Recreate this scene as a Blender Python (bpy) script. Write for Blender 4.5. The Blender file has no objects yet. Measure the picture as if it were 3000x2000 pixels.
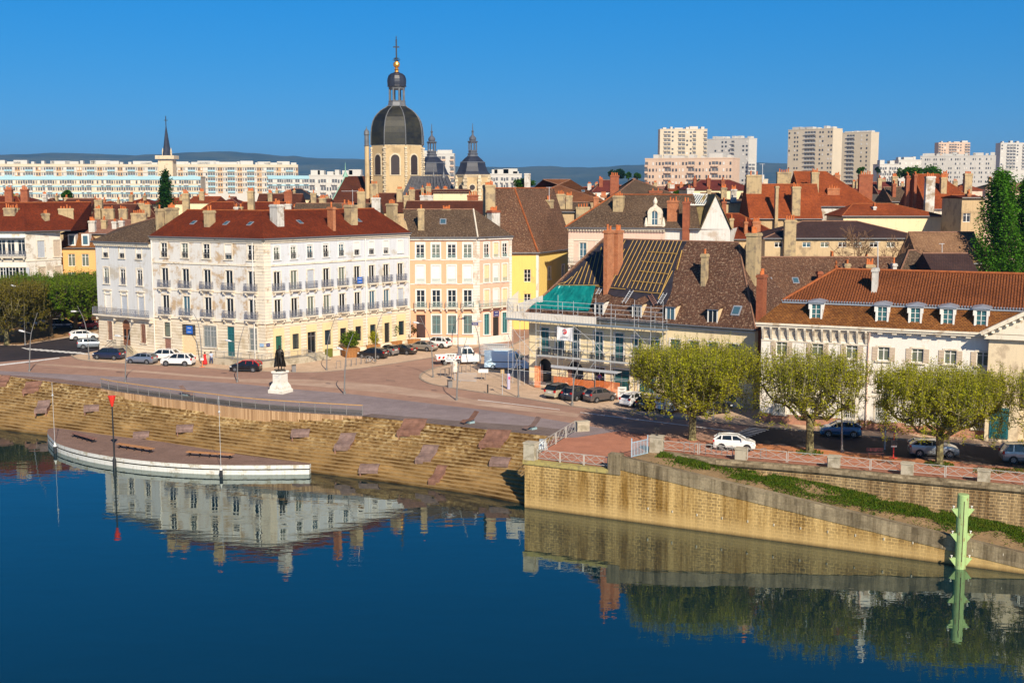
import bpy, math, random
from math import sin, cos, pi, radians, atan, hypot
from mathutils import Vector, Matrix, noise
from mathutils.geometry import tessellate_polygon
random.seed(7)
R = random.random
def rr(a, b): return a+(b-a)*random.random()
sc = bpy.context.scene
COL = sc.collection
# ---------------------------------------------------------------- camera
FPX, CXP, CYP, HC = 3571.0, 1500.0, 1000.0, 24.0
TH = atan(455/3571)
cd = bpy.data.cameras.new('camera'); cam = bpy.data.objects.new('camera', cd); COL.objects.link(cam)
cd.sensor_width = 36; cd.lens = 36*FPX/3000; cd.clip_end = 40000; cd.clip_start = 1
cam.location = (0, 0, HC); cam.rotation_euler = (pi/2-TH, 0, 0)
sc.camera = cam
# ---------------------------------------------------------------- light
SUN = Vector((0.31, -0.95, 0.0)).normalized(); SEL = radians(33.5)
SUNV = Vector((SUN.x*cos(SEL), SUN.y*cos(SEL), sin(SEL)))
SKYLIFT, SKYSAT = .27, 1.5
w = bpy.data.worlds.new("World"); sc.world = w; w.use_nodes = True
nt = w.node_tree; bg = nt.nodes['Background']
sky = nt.nodes.new('ShaderNodeTexSky'); sky.sky_type = 'NISHITA'; sky.sun_disc = False
sky.sun_elevation = SEL; sky.sun_rotation = math.atan2(SUN.x, SUN.y)
sky.air_density = 1.0; sky.dust_density = 0.3; sky.ozone_density = 1.3; sky.altitude = 0
tc = nt.nodes.new('ShaderNodeTexCoord'); vm = nt.nodes.new('ShaderNodeVectorMath'); vm.operation = 'MULTIPLY_ADD'
vm.inputs[1].default_value = (1, 1, 1.8); vm.inputs[2].default_value = (0, 0, SKYLIFT)
vn = nt.nodes.new('ShaderNodeVectorMath'); vn.operation = 'NORMALIZE'
nt.links.new(tc.outputs['Generated'], vm.inputs[0]); nt.links.new(vm.outputs[0], vn.inputs[0]); nt.links.new(vn.outputs[0], sky.inputs[0])
hs = nt.nodes.new('ShaderNodeHueSaturation'); hs.inputs['Saturation'].default_value = SKYSAT
sx_ = nt.nodes.new('ShaderNodeSeparateXYZ'); nt.links.new(tc.outputs['Generated'], sx_.inputs[0])
rp_ = nt.nodes.new('ShaderNodeValToRGB'); e_ = rp_.color_ramp.elements; e_[0].position = 0; e_[0].color = (1.5, .98, .78, 1); e_[1].position = .16; e_[1].color = (.75, 1.15, 1.15, 1); e3_ = rp_.color_ramp.elements.new(.42); e3_.color = (.34, .42, .50, 1)
nt.links.new(sx_.outputs[2], rp_.inputs[0])
mm_ = nt.nodes.new('ShaderNodeMix'); mm_.data_type = 'RGBA'; mm_.blend_type = 'MULTIPLY'; mm_.inputs[0].default_value = 1
nt.links.new(sky.outputs[0], hs.inputs['Color']); nt.links.new(hs.outputs[0], mm_.inputs[6]); nt.links.new(rp_.outputs[0], mm_.inputs[7]); nt.links.new(mm_.outputs[2], bg.inputs[0])
bg.inputs[1].default_value = 0.14
sd = bpy.data.lights.new('sun', 'SUN'); sd.energy = 5.0; sd.angle = radians(0.5); sd.color = (1.0, 0.87, 0.68)
so = bpy.data.objects.new('sun', sd); COL.objects.link(so)
so.rotation_euler = (SUNV).to_track_quat('Z', 'Y').to_euler(); so.location = (60, -60, 120)
sc.view_settings.view_transform = 'Standard'; sc.view_settings.look = 'None'
sc.view_settings.exposure = 0.45; sc.view_settings.gamma = 1.0; sc.view_settings.use_curve_mapping = False
sc.cycles.max_bounces = 6; sc.cycles.transparent_max_bounces = 12; sc.cycles.volume_bounces = 0
sc.cycles.use_denoising = True; sc.cycles.sample_clamp_indirect = 6
# ---------------------------------------------------------------- pixel <-> world measuring helpers (3000 x 2000 photo)
_c, _s = cos(TH), sin(TH)
def ray(px, py):
    v = (CYP-py)/FPX
    return Vector(((px-CXP)/FPX, _c+v*_s, -_s+v*_c))
def G(px, py, z=0.0):
    d = ray(px, py); t = (z-HC)/d.z
    return Vector((d.x*t, d.y*t, z))
def zat(py, Y):
    d = ray(CXP, py); return HC+Y*d.z/d.y
def P(px, py, Y):
    d = ray(px, py); t = Y/d.y
    return Vector((d.x*t, Y, HC+d.z*t))
def LN(px, A, B, py=900):
    """plan point on line AB seen at pixel column px"""
    d = ray(px, py); k = d.x/d.y
    dx, dy = B[0]-A[0], B[1]-A[1]
    t = (k*A[1]-A[0])/(dx-k*dy)
    return Vector((A[0]+dx*t, A[1]+dy*t, 0))
def PY(px, Y, py=900): return P(px, py, Y).xy.to_3d()
# ---------------------------------------------------------------- materials
MATS = {}
class N:
    def __init__(s, name):
        s.m = bpy.data.materials.new(name); s.m.use_nodes = True; s.t = s.m.node_tree; s.b = s.t.nodes['Principled BSDF']
        s.uvn = None
    def add(s, ty, **kw):
        n = s.t.nodes.new('ShaderNode'+ty)
        for k, v in kw.items():
            if k in n.inputs: n.inputs[k].default_value = v
            else: setattr(n, k, v)
        return n
    def l(s, a, b): s.t.links.new(a, b)
    def uv(s, sx=1, sy=1, rot=0, obj=False):
        c = s.add('TexCoord'); mp = s.add('Mapping'); mp.inputs['Scale'].default_value = (sx, sy, sx)
        mp.inputs['Rotation'].default_value = (0, 0, rot)
        s.l(c.outputs['Object' if obj else 'UV'], mp.inputs['Vector']); return mp.outputs[0]
    def noise(s, vec, scale=1, detail=4, rough=.6):
        n = s.add('TexNoise'); n.inputs['Scale'].default_value = scale; n.inputs['Detail'].default_value = detail
        n.inputs['Roughness'].default_value = rough; s.l(vec, n.inputs['Vector']); return n.outputs['Fac']
    def ramp(s, fac, p0, p1, c0=(0, 0, 0, 1), c1=(1, 1, 1, 1)):
        r = s.add('ValToRGB'); e = r.color_ramp.elements; e[0].position = p0; e[1].position = p1; e[0].color = c0; e[1].color = c1
        s.l(fac, r.inputs[0]); return r.outputs[0]
    def mix(s, fac, a, b, mode='MIX'):
        n = s.add('Mix', data_type='RGBA', blend_type=mode)
        for i, v in ((0, fac), (6, a), (7, b)):
            if isinstance(v, (int, float)): n.inputs[i].default_value = v
            elif isinstance(v, tuple): n.inputs[i].default_value = v if len(v) == 4 else v+(1,)
            else: s.l(v, n.inputs[i])
        return n.outputs[2]
    def bump(s, h, strength=.3, dist=.05, prev=None):
        n = s.add('Bump'); n.inputs['Strength'].default_value = strength; n.inputs['Distance'].default_value = dist
        s.l(h, n.inputs['Height'])
        if prev: s.l(prev, n.inputs['Normal'])
        return n.outputs[0]
    def done(s, col=None, rough=.8, normal=None, metal=0, spec=None):
        if col is not None:
            if isinstance(col, tuple): s.b.inputs['Base Color'].default_value = col if len(col) == 4 else col+(1,)
            else: s.l(col, s.b.inputs['Base Color'])
        s.b.inputs['Roughness'].default_value = rough; s.b.inputs['Metallic'].default_value = metal
        if spec is None and rough > .7: spec = .12
        if spec is not None: s.b.inputs['Specular IOR Level'].default_value = spec
        if normal is not None: s.l(normal, s.b.inputs['Normal'])
        return s.m
def mulc(c, k): return tuple(min(1, x*k) for x in c[:3])
def plaster(name, c, stain=None, amt=.5, scale=.35, streak=.35, seed=0):
    """painted render: worn patches, vertical rain streaks, fine grain"""
    if name in MATS: return MATS[name]
    m = N(name); v = m.uv(); vo = m.add('VectorMath', operation='ADD'); m.l(v, vo.inputs[0]); vo.inputs[1].default_value = (seed*7.3, seed*3.1, 0); v = vo.outputs[0]
    stain = stain or mulc(c, .62)
    a = m.noise(v, scale, 9, .68); p = m.ramp(a, .62-.22*amt, .68-.16*amt)
    base = m.mix(p, c, stain)
    mp = m.add('Mapping'); m.l(v, mp.inputs[0]); mp.inputs['Scale'].default_value = (2.2, .16, 1)
    st = m.ramp(m.noise(mp.outputs[0], 1.6, 5, .65), .48, .78)
    base = m.mix(m.mix(1.0, st, (streak,)*3, 'MULTIPLY'), base, mulc(stain, .6))
    f = m.noise(v, 9, 3, .7); base = m.mix(.5, base, m.ramp(f, .2, .8, (.72, .72, .72, 1), (1.1, 1.1, 1.1, 1)), 'MULTIPLY')
    MATS[name] = m.done(base, .88, m.bump(f, .25, .02)); return MATS[name]
def rustic(name, c, stain, bw=.9, bh=.42, mortar=(.2, .17, .12), msz=.02):
    """stone courses"""
    if name in MATS: return MATS[name]
    m = N(name); v = m.uv()
    b = m.add('TexBrick'); m.l(v, b.inputs['Vector']); b.inputs['Scale'].default_value = 1
    b.inputs['Brick Width'].default_value = bw; b.inputs['Row Height'].default_value = bh; b.inputs['Mortar Size'].default_value = msz
    b.inputs['Color1'].default_value = c+(1,); b.inputs['Color2'].default_value = mulc(c, .86)+(1,); b.inputs['Mortar'].default_value = mortar+(1,)
    p = m.ramp(m.noise(v, .5, 9, .68), .5, .68)
    col = m.mix(p, b.outputs['Color'], m.mix(1.0, b.outputs['Color'], stain, 'MULTIPLY'))
    f = m.noise(v, 7, 3, .7); col = m.mix(.5, col, m.ramp(f, .2, .8, (.6, .6, .6, 1), (1.15, 1.15, 1.15, 1)), 'MULTIPLY')
    h = m.bump(b.outputs['Fac'], .6, -.02); h = m.bump(f, .2, .02, h)
    MATS[name] = m.done(col, .9, h); return MATS[name]
def tiles(name, c1, c2, c3=None, moss=.3, row=.3, wid=.22):
    """weathered clay tile roof in rows, lichen speckle"""
    if name in MATS: return MATS[name]
    m = N(name); v = m.uv(); c3 = c3 or (.3, .28, .22)
    b = m.add('TexBrick'); m.l(v, b.inputs['Vector']); b.inputs['Scale'].default_value = 1
    b.inputs['Brick Width'].default_value = wid; b.inputs['Row Height'].default_value = row; b.inputs['Mortar Size'].default_value = .022; 
    b.inputs['Color1'].default_value = c1+(1,); b.inputs['Color2'].default_value = c2+(1,); b.inputs['Mortar'].default_value = mulc(c2, .45)+(1,)
    big = m.ramp(m.noise(v, .28, 8, .7), .35, .65)
    col = m.mix(big, b.outputs['Color'], m.mix(1.0, b.outputs['Color'], (.62, .6, .62), 'MULTIPLY'))
    sp = m.ramp(m.noise(v, 3.6, 5, .75), .60-.1*moss, .66-.04*moss)
    col = m.mix(m.mix(1.0, sp, (moss,)*3, 'MULTIPLY'), col, c3)
    s2 = m.ramp(m.noise(v, 2.1, 6, .8), .30, .42, (.45, .42, .4, 1), (1, 1, 1, 1)); col = m.mix(.7, col, s2, 'MULTIPLY')
    wv = m.add('TexWave', wave_type='BANDS', bands_direction='Y', wave_profile='SAW'); wv.inputs['Scale'].default_value = .5/row/3.1416*3.1416/1.0
    m.l(v, wv.inputs['Vector'])
    h = m.bump(b.outputs['Fac'], .5, -.03); h = m.bump(m.noise(v, 5, 3, .7), .5, .05, h)
    MATS[name] = m.done(col, .85, h); return MATS[name]
def brick(name, c=(.42, .13, .05), c2=(.5, .2, .08), mortar=(.45, .35, .25)):
    if name in MATS: return MATS[name]
    m = N(name); v = m.uv()
    b = m.add('TexBrick'); m.l(v, b.inputs['Vector']); b.inputs['Scale'].default_value = 1
    b.inputs['Brick Width'].default_value = .3; b.inputs['Row Height'].default_value = .1; b.inputs['Mortar Size'].default_value = .012
    b.inputs['Color1'].default_value = c+(1,); b.inputs['Color2'].default_value = c2+(1,); b.inputs['Mortar'].default_value = mortar+(1,)
    n = m.noise(v, 1.3, 6, .7); col = m.mix(.7, b.outputs['Color'], m.ramp(n, .3, .7, (.5, .45, .45, 1), (1.15, 1.1, 1, 1)), 'MULTIPLY')
    MATS[name] = m.done(col, .9, m.bump(b.outputs['Fac'], .4, -.01)); return MATS[name]
def plain(name, c, rough=.6, metal=0, var=.15, scale=4, spec=None):
    if name in MATS: return MATS[name]
    m = N(name); v = m.uv(obj=True)
    n = m.noise(v, scale, 4, .6)
    col = m.mix(1.0, c, m.ramp(n, .3, .7, (1-var,)*3+(1,), (1+var,)*3+(1,)), 'MULTIPLY')
    MATS[name] = m.done(col, rough, None, metal, spec); return MATS[name]
def ground(name, c, c2, scale=.12, fine=6, streak=0, rough=.9, speck=.25, fx=1, fy=1, rot=0, joint=None):
    if name in MATS: return MATS[name]
    m = N(name); v = m.uv(fx, fy, rot)
    a = m.ramp(m.noise(v, scale, 8, .62), .35, .68); col = m.mix(a, c, c2)
    if joint:
        b = m.add('TexBrick'); m.l(m.uv(1, 1, rot), b.inputs['Vector']); b.inputs['Scale'].default_value = 1
        b.inputs['Brick Width'].default_value = joint[0]; b.inputs['Row Height'].default_value = joint[1]; b.inputs['Mortar Size'].default_value = joint[2]
        b.inputs['Color1'].default_value = (1, 1, 1, 1); b.inputs['Color2'].default_value = (.9, .9, .9, 1); b.inputs['Mortar'].default_value = (joint[3],)*3+(1,)
        col = m.mix(1.0, col, b.outputs['Color'], 'MULTIPLY')
    f = m.noise(m.uv(), fine, 3, .7); col = m.mix(1.0, col, m.ramp(f, .25, .75, (1-speck,)*3+(1,), (1+speck*.6,)*3+(1,)), 'MULTIPLY')
    f2 = m.ramp(m.noise(m.uv(), .6, 6, .7), .4, .7, (.84, .83, .82, 1), (1.05, 1.05, 1.05, 1)); col = m.mix(1.0, col, f2, 'MULTIPLY')
    MATS[name] = m.done(col, rough, m.bump(f, .15, .01)); return MATS[name]
def leafmat(name, c, c2, sc_=.5):
    if name in MATS: return MATS[name]
    m = N(name); v = m.uv(obj=True)
    col = m.mix(m.ramp(m.noise(v, sc_, 5, .7), .35, .65), c, c2)
    g = m.add('NewGeometry'); rnd = m.ramp(g.outputs['Random Per Island'], 0, 1, (.72, .72, .72, 1), (1.22, 1.2, 1.1, 1)); col = m.mix(1.0, col, rnd, 'MULTIPLY')
    d = m.add('BsdfDiffuse'); t = m.add('BsdfTranslucent'); mx = m.add('MixShader'); mx.inputs[0].default_value = .35
    m.l(col, d.inputs[0]); m.l(m.mix(1.0, col, (1.2, 1.15, .5), 'MULTIPLY'), t.inputs[0]); m.l(d.outputs[0], mx.inputs[1]); m.l(t.outputs[0], mx.inputs[2])
    m.l(mx.outputs[0], m.t.nodes['Material Output'].inputs[0]); MATS[name] = m.m; return m.m
def gloss(name, c, rough=.15, spec=.5, coat=0):
    if name in MATS: return MATS[name]
    m = N(name); m.done(c, rough, None, 0, spec); m.b.inputs['Coat Weight'].default_value = coat; m.b.inputs['Coat Roughness'].default_value = .08
    MATS[name] = m.m; return m.m
# ---------------------------------------------------------------- mesh builder
OFF = {}
class MB:
    def __init__(s): s.v = []; s.f = []; s.mi = []; s.k = 0; s.sm = False
    def mat(s, i): s.k = i; return s
    def face(s, pts):
        n = len(s.v); s.v += [Vector(p) for p in pts]; s.f.append(tuple(range(n, n+len(pts)))); s.mi.append(s.k); return s
    def idx(s, verts, faces):
        n = len(s.v); s.v += [Vector(p) for p in verts]
        for f in faces: s.f.append(tuple(i+n for i in f)); s.mi.append(s.k)
        return s
    def hexa(s, b, t):
        """b, t: 4 bottom, 4 top points (ccw seen from above)"""
        return s.idx(list(b)+list(t), [(3, 2, 1, 0), (4, 5, 6, 7), (0, 1, 5, 4), (1, 2, 6, 5), (2, 3, 7, 6), (3, 0, 4, 7)])
    def box(s, c, sz, rz=0, M=None):
        hx, hy, hz = sz[0]/2, sz[1]/2, sz[2]/2
        pts = [Vector((x*hx, y*hy, z*hz)) for z in (-1, 1) for x, y in ((-1, -1), (1, -1), (1, 1), (-1, 1))]
        if M is None: M = Matrix.Rotation(rz, 3, 'Z')
        pts = [M @ p+Vector(c) for p in pts]
        return s.hexa(pts[:4], pts[4:])
    def obox(s, o, d, n, u0, u1, w0, w1, z0, z1):
        """box in facade coords: o origin, d along, n outward; u along, w outward"""
        q = lambda u, w_, z: Vector((o[0]+d[0]*u+n[0]*w_, o[1]+d[1]*u+n[1]*w_, z))
        return s.hexa([q(u0, w1, z0), q(u1, w1, z0), q(u1, w0, z0), q(u0, w0, z0)], [q(u0, w1, z1), q(u1, w1, z1), q(u1, w0, z1), q(u0, w0, z1)])
    def bar(s, a, b, w_=.05, h=None):
        a = Vector(a); b = Vector(b); h = h or w_; d = (b-a)
        if d.length < 1e-6: return s
        d.normalize(); up = Vector((0, 0, 1)) if abs(d.z) < .95 else Vector((0, 1, 0))
        x = d.cross(up).normalized()*w_/2; y = x.cross(d).normalized()*h/2
        return s.hexa([a-x-y, a+x-y, a+x+y, a-x+y], [b-x-y, b+x-y, b+x+y, b-x+y])
    def tube(s, pts, rad, n=8, cap=True):
        pts = [Vector(p) for p in pts]
        if not isinstance(rad, (list, tuple)): rad = [rad]*len(pts)
        base = len(s.v); prev = None
        for i, p in enumerate(pts):
            d = (pts[min(i+1, len(pts)-1)]-pts[max(i-1, 0)]).normalized()
            if prev is None:
                up = Vector((0, 0, 1)) if abs(d.z) < .9 else Vector((1, 0, 0)); x = d.cross(up).normalized()
            else: x = (prev-d*prev.dot(d)).normalized()
            prev = x; y = d.cross(x)
            for k in range(n): a = 2*pi*k/n; s.v.append(p+(x*cos(a)+y*sin(a))*rad[i])
        for i in range(len(pts)-1):
            for k in range(n):
                a = base+i*n+k; b = base+i*n+(k+1) % n; s.f.append((a, b, b+n, a+n)); s.mi.append(s.k)
        if cap:
            s.f.append(tuple(base+k for k in reversed(range(n)))); s.mi.append(s.k)
            e = base+(len(pts)-1)*n; s.f.append(tuple(e+k for k in range(n))); s.mi.append(s.k)
        return s
    def lathe(s, c, prof, n=12, rot=0, cap=True):
        """prof: (r, z) list from bottom to top"""
        base = len(s.v); c = Vector(c)
        for r, z in prof:
            for k in range(n): a = rot+2*pi*k/n; s.v.append(c+Vector((r*cos(a), r*sin(a), z)))
        for i in range(len(prof)-1):
            for k in range(n):
                a = base+i*n+k; b = base+i*n+(k+1) % n; s.f.append((a, b, b+n, a+n)); s.mi.append(s.k)
        if cap:
            s.f.append(tuple(base+k for k in reversed(range(n)))); s.mi.append(s.k)
            e = base+(len(prof)-1)*n; s.f.append(tuple(e+k for k in range(n))); s.mi.append(s.k)
        return s
    def cyl(s, c, r, h, n=10, r2=None): return s.lathe(c, [(r, 0), (r2 if r2 is not None else r, h)], n)
    def prism(s, poly, z0, z1):
        """poly: plan points ccw"""
        n = len(poly); v = [Vector((p[0], p[1], z0)) for p in poly]+[Vector((p[0], p[1], z1)) for p in poly]
        fs = [(i, (i+1) % n, (i+1) % n+n, i+n) for i in range(n)]
        tr = tessellate_polygon([[Vector((p[0], p[1], 0)) for p in poly]])
        for a, b, c in tr:
            cr = (v[b]-v[a]).cross(v[c]-v[a]).z
            if cr < 0: a, b, c = c, b, a
            fs.append((a+n, b+n, c+n)); fs.append((c, b, a))
        return s.idx(v, fs)
    def sheet(s, poly, z=None):
        v = [Vector((p[0], p[1], p[2] if z is None else z)) for p in poly]; fs = []
        for a, b, c in tessellate_polygon([[Vector((p.x, p.y, 0)) for p in v]]):
            if (v[b]-v[a]).cross(v[c]-v[a]).z < 0: a, b, c = c, b, a
            fs.append((a, b, c))
        return s.idx(v, fs)
    def build(s, name, mats, parent=None, smooth=False, loc=None):
        me = bpy.data.meshes.new(name); off = Vector((0, 0, 0))
        if parent is not None: off = OFF.get(parent.name, off)
        elif loc is not None: off = Vector(loc)
        me.from_pydata([(p-off)[:] for p in s.v], [], s.f)
        if not isinstance(mats, (list, tuple)): mats = [mats]
        for m in mats: me.materials.append(m)
        if len(mats) > 1: me.polygons.foreach_set('material_index', [min(i, len(mats)-1) for i in s.mi])
        me.update(); uvl = me.uv_layers.new(name='UVMap'); uv = []
        vs = s.v
        for p in me.polygons:
            n_ = p.normal
            if abs(n_.z) > .995 or n_.length < .5:
                for i in p.vertices: q = vs[i]; uv += (q.x, q.y)
            else:
                h = hypot(n_.x, n_.y); tx, ty = -n_.y/h, n_.x/h
                sx, sy, sz = -n_.z*ty*1, n_.z*tx*1, n_.x*ty-n_.y*tx
                # s = n x t
                sx, sy, sz = n_.y*0-n_.z*ty, n_.z*tx-n_.x*0, n_.x*ty-n_.y*tx
                for i in p.vertices: q = vs[i]; uv += (q.x*tx+q.y*ty, q.x*sx+q.y*sy+q.z*sz)
        uvl.data.foreach_set('uv', uv)
        if smooth: me.polygons.foreach_set('use_smooth', [True]*len(me.polygons))
        o = bpy.data.objects.new(name, me); COL.objects.link(o)
        if parent is not None: o.parent = parent; OFF[o.name] = off
        else: o.location = off; OFF[o.name] = off
        return o
def tag(o, label=None, cat=None, group=None, kind=None):
    if label: o['label'] = label
    if cat: o['category'] = cat
    if group: o['group'] = group
    if kind: o['kind'] = kind
    return o
def thing(name, label, cat, loc=(0, 0, 0), rz=0, group=None):
    o = bpy.data.objects.new(name, None); COL.objects.link(o); o.location = loc; o.rotation_euler = (0, 0, rz); o.empty_display_size = .5
    OFF[o.name] = Vector(loc) if rz == 0 else Vector((0, 0, 0)); return tag(o, label, cat, group)
KIDS = {}
def children(o): return [c for c in list(o.children)]
def copy_tree(o, parent=None):
    c = o.copy(); COL.objects.link(c)
    if parent: c.parent = parent
    for ch in children(o): copy_tree(ch, c)
    return c
def struct(name, mb, mat, **k): return tag(mb.build(name, mat, **k), kind='structure')
def setmat(o, names, m):
    for c in children(o):
        if c.name.split('.')[0] in names:
            c.data = c.data.copy(); c.data.materials[0] = m
# ---------------------------------------------------------------- palette
WZ = -4.3
M_pave = ground('pavement_stone', (.60, .43, .30), (.66, .49, .35), .1, 5, speck=.12, joint=(1.2, .6, .025, .86))
M_road = ground('asphalt_reddish', (.43, .265, .195), (.33, .205, .16), .07, 7, speck=.15, fx=.35, fy=1.3, rot=.45)
M_light = ground('asphalt_worn_pale', (.56, .41, .32), (.40, .26, .19), .16, 7, speck=.15, fx=.3, fy=1.6, rot=.45)
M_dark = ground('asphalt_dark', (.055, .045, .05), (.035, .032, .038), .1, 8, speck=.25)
M_plaza = ground('plaza_grey_setts', (.34, .28, .285), (.27, .22, .23), .12, 6, speck=.15, fx=.5, joint=(.6, .3, .02, .8))
M_pink = ground('pink_asphalt', (.50, .22, .14), (.42, .19, .13), .2, 6, speck=.15)
M_orange = ground('orange_gravel', (.62, .25, .10), (.45, .19, .10), .25, 8, speck=.3)
M_dirt = ground('dusty_earth', (.42, .25, .12), (.30, .17, .08), .2, 6, speck=.3)
M_white = plain('road_paint', (.75, .73, .7), .7, var=.2, scale=3)
M_kerb = rustic('kerb_stone', (.42, .34, .27), (.7, .7, .7), 1.0, .3, (.2, .17, .14))
M_deck = ground('grey_timber_deck', (.21, .16, .15), (.28, .22, .20), .3, 4, speck=.2, rot=.3, joint=(4, .14, .02, .35))
M_rdeck = ground('reddish_timber_deck', (.34, .22, .175), (.28, .185, .15), .4, 4, speck=.2, rot=.25, joint=(3, .16, .022, .35))
M_step = None
def stepmat():
    m = N('river_step_stone'); v = m.uv(obj=True)
    sx = m.add('SeparateXYZ'); m.l(v, sx.inputs[0])
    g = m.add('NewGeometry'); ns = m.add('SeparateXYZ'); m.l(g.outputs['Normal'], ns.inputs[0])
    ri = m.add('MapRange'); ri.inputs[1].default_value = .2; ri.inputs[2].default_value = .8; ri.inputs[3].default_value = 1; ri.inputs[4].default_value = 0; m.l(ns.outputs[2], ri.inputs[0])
    big = m.ramp(m.noise(v, .25, 7, .65), .35, .65); col = m.mix(big, (.41, .28, .13), (.30, .20, .09))
    mr = m.add('MapRange'); mr.inputs[1].default_value = -3.4; mr.inputs[2].default_value = -.5; m.l(sx.outputs[2], mr.inputs[0])
    cell = m.add('TexVoronoi'); cell.inputs['Scale'].default_value = 3.2; m.l(v, cell.inputs['Vector']); cs_ = m.add('SeparateColor'); m.l(cell.outputs['Color'], cs_.inputs[0])
    sp = m.ramp(cs_.outputs[0], .55, .62); patch = m.ramp(m.noise(v, .35, 6, .7), .40, .58)
    f = m.mix(1.0, m.mix(1.0, sp, mr.outputs[0], 'MULTIPLY'), patch, 'MULTIPLY'); col = m.mix(f, col, (.68, .56, .33))
    sp2 = m.ramp(cs_.outputs[1], .30, .38, (.42, .34, .26, 1), (1, 1, 1, 1)); col = m.mix(1.0, col, m.mix(m.mix(1.0, mr.outputs[0], (.8,)*3, 'MULTIPLY'), (1, 1, 1), sp2), 'MULTIPLY')
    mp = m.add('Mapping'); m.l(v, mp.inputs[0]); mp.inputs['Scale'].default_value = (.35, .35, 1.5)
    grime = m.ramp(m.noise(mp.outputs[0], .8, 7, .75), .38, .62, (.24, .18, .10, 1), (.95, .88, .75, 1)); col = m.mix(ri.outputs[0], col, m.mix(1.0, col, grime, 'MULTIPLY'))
    dk = m.add('MapRange'); dk.inputs[1].default_value = -4.35; dk.inputs[2].default_value = -3.95; dk.inputs[3].default_value = .3; dk.inputs[4].default_value = 1; m.l(sx.outputs[2], dk.inputs[0])
    col = m.mix(1.0, col, dk.outputs[0], 'MULTIPLY')
    return m.done(col, .9, m.bump(m.noise(v, 6, 4, .7), .5, .04))
M_step = stepmat()
def quaymat(name, c, c2, bw, bh, stain=(.45, .36, .2), zt=-.5, big=.35, tide=True):
    m = N(name); v = m.uv(); vo = m.uv(obj=True)
    b = m.add('TexBrick'); m.l(v, b.inputs['Vector']); b.inputs['Scale'].default_value = 1; b.inputs['Brick Width'].default_value = bw; b.inputs['Row Height'].default_value = bh
    b.inputs['Mortar Size'].default_value = .03; b.inputs['Color1'].default_value = c+(1,); b.inputs['Color2'].default_value = mulc(c, .66)+(1,); b.inputs['Mortar'].default_value = mulc(c2, 1.1 if tide else 1.3)+(1,); b.offset = .42
    mp = m.add('Mapping'); m.l(v, mp.inputs[0]); mp.inputs['Scale'].default_value = (1, .25, 1)
    st = m.ramp(m.noise(mp.outputs[0], big, 8, .7), .42, .62); col = m.mix(m.mix(1.0, st, ((.8 if tide else .45),)*3, 'MULTIPLY'), b.outputs['Color'], c2)
    mp2 = m.add('Mapping'); m.l(v, mp2.inputs[0]); mp2.inputs['Scale'].default_value = (1.6, .12, 1); mp2.inputs['Location'].default_value = (11, 4, 0)
    dk = m.ramp(m.noise(mp2.outputs[0], .6, 7, .72), .38, .60, stain+(1,), (1.1, 1.08, 1.0, 1)); col = m.mix(1.0, col, dk, 'MULTIPLY')
    f = m.noise(v, 5, 5, .75); col = m.mix(1.0, col, m.ramp(f, .25, .75, (.62, .6, .56, 1), (1.15, 1.13, 1.1, 1)), 'MULTIPLY')
    if tide:
        sx = m.add('SeparateXYZ'); m.l(vo, sx.inputs[0]); t = m.add('MapRange'); t.inputs[1].default_value = WZ; t.inputs[2].default_value = WZ+.3; t.inputs[3].default_value = .3; t.inputs[4].default_value = 1; t2 = m.add('MapRange'); t2.inputs[1].default_value = WZ+.6; t2.inputs[2].default_value = WZ+1.5; t2.inputs[3].default_value = .6; t2.inputs[4].default_value = 0; m.l(sx.outputs[2], t2.inputs[0]); col = m.mix(t2.outputs[0], col, (.50, .345, .15))
        m.l(sx.outputs[2], t.inputs[0]); col = m.mix(1.0, col, t.outputs[0], 'MULTIPLY')
    h = m.bump(b.outputs['Fac'], .5, -.03); return m.done(col, .9, m.bump(f, .4, .03, h))
M_quay = quaymat('quay_wall_ochre', (.40, .285, .14), (.58, .41, .185), .48, .26)
M_quay2 = quaymat('upper_quay_wall', (.30, .235, .155), (.47, .35, .20), .52, .25, (.45, .38, .30), tide=False)
M_cop = quaymat('coping_stone', (.37, .31, .225), (.24, .205, .15), 1.5, .575, (.38, .35, .30), big=.8, tide=False)
M_block = plaster('old_ashlar', (.46, .41, .32), (.30, .26, .19), .6, .8, .3)
M_moss = plaster('lichen_stone', (.40, .33, .12), (.25, .2, .1), .6, 1.2, .2)
M_metal = plain('painted_steel_grey', (.22, .21, .21), .5, .3, .1)
M_galv = plain('galvanised_steel', (.48, .50, .53), .5, .1, .1)
M_lampm = plain('lamp_pole_steel', (.24, .235, .23), .45, .4, .1)
M_black = plain('black_paint', (.02, .02, .022), .45, 0, .1)
M_wood = ground('light_slat_wood', (.40, .25, .14), (.30, .18, .10), .8, 5, speck=.3, joint=(.22, 40, .03, .3))
M_rail = plain('handrail_timber', (.50, .28, .10), .6, 0, .15)
M_brwood = plain('brown_timber', (.24, .12, .09), .7, 0, .25, 3)
M_fence = plain('fence_paint_grey', (.42, .41, .38), .5, .1, .1)
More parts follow.
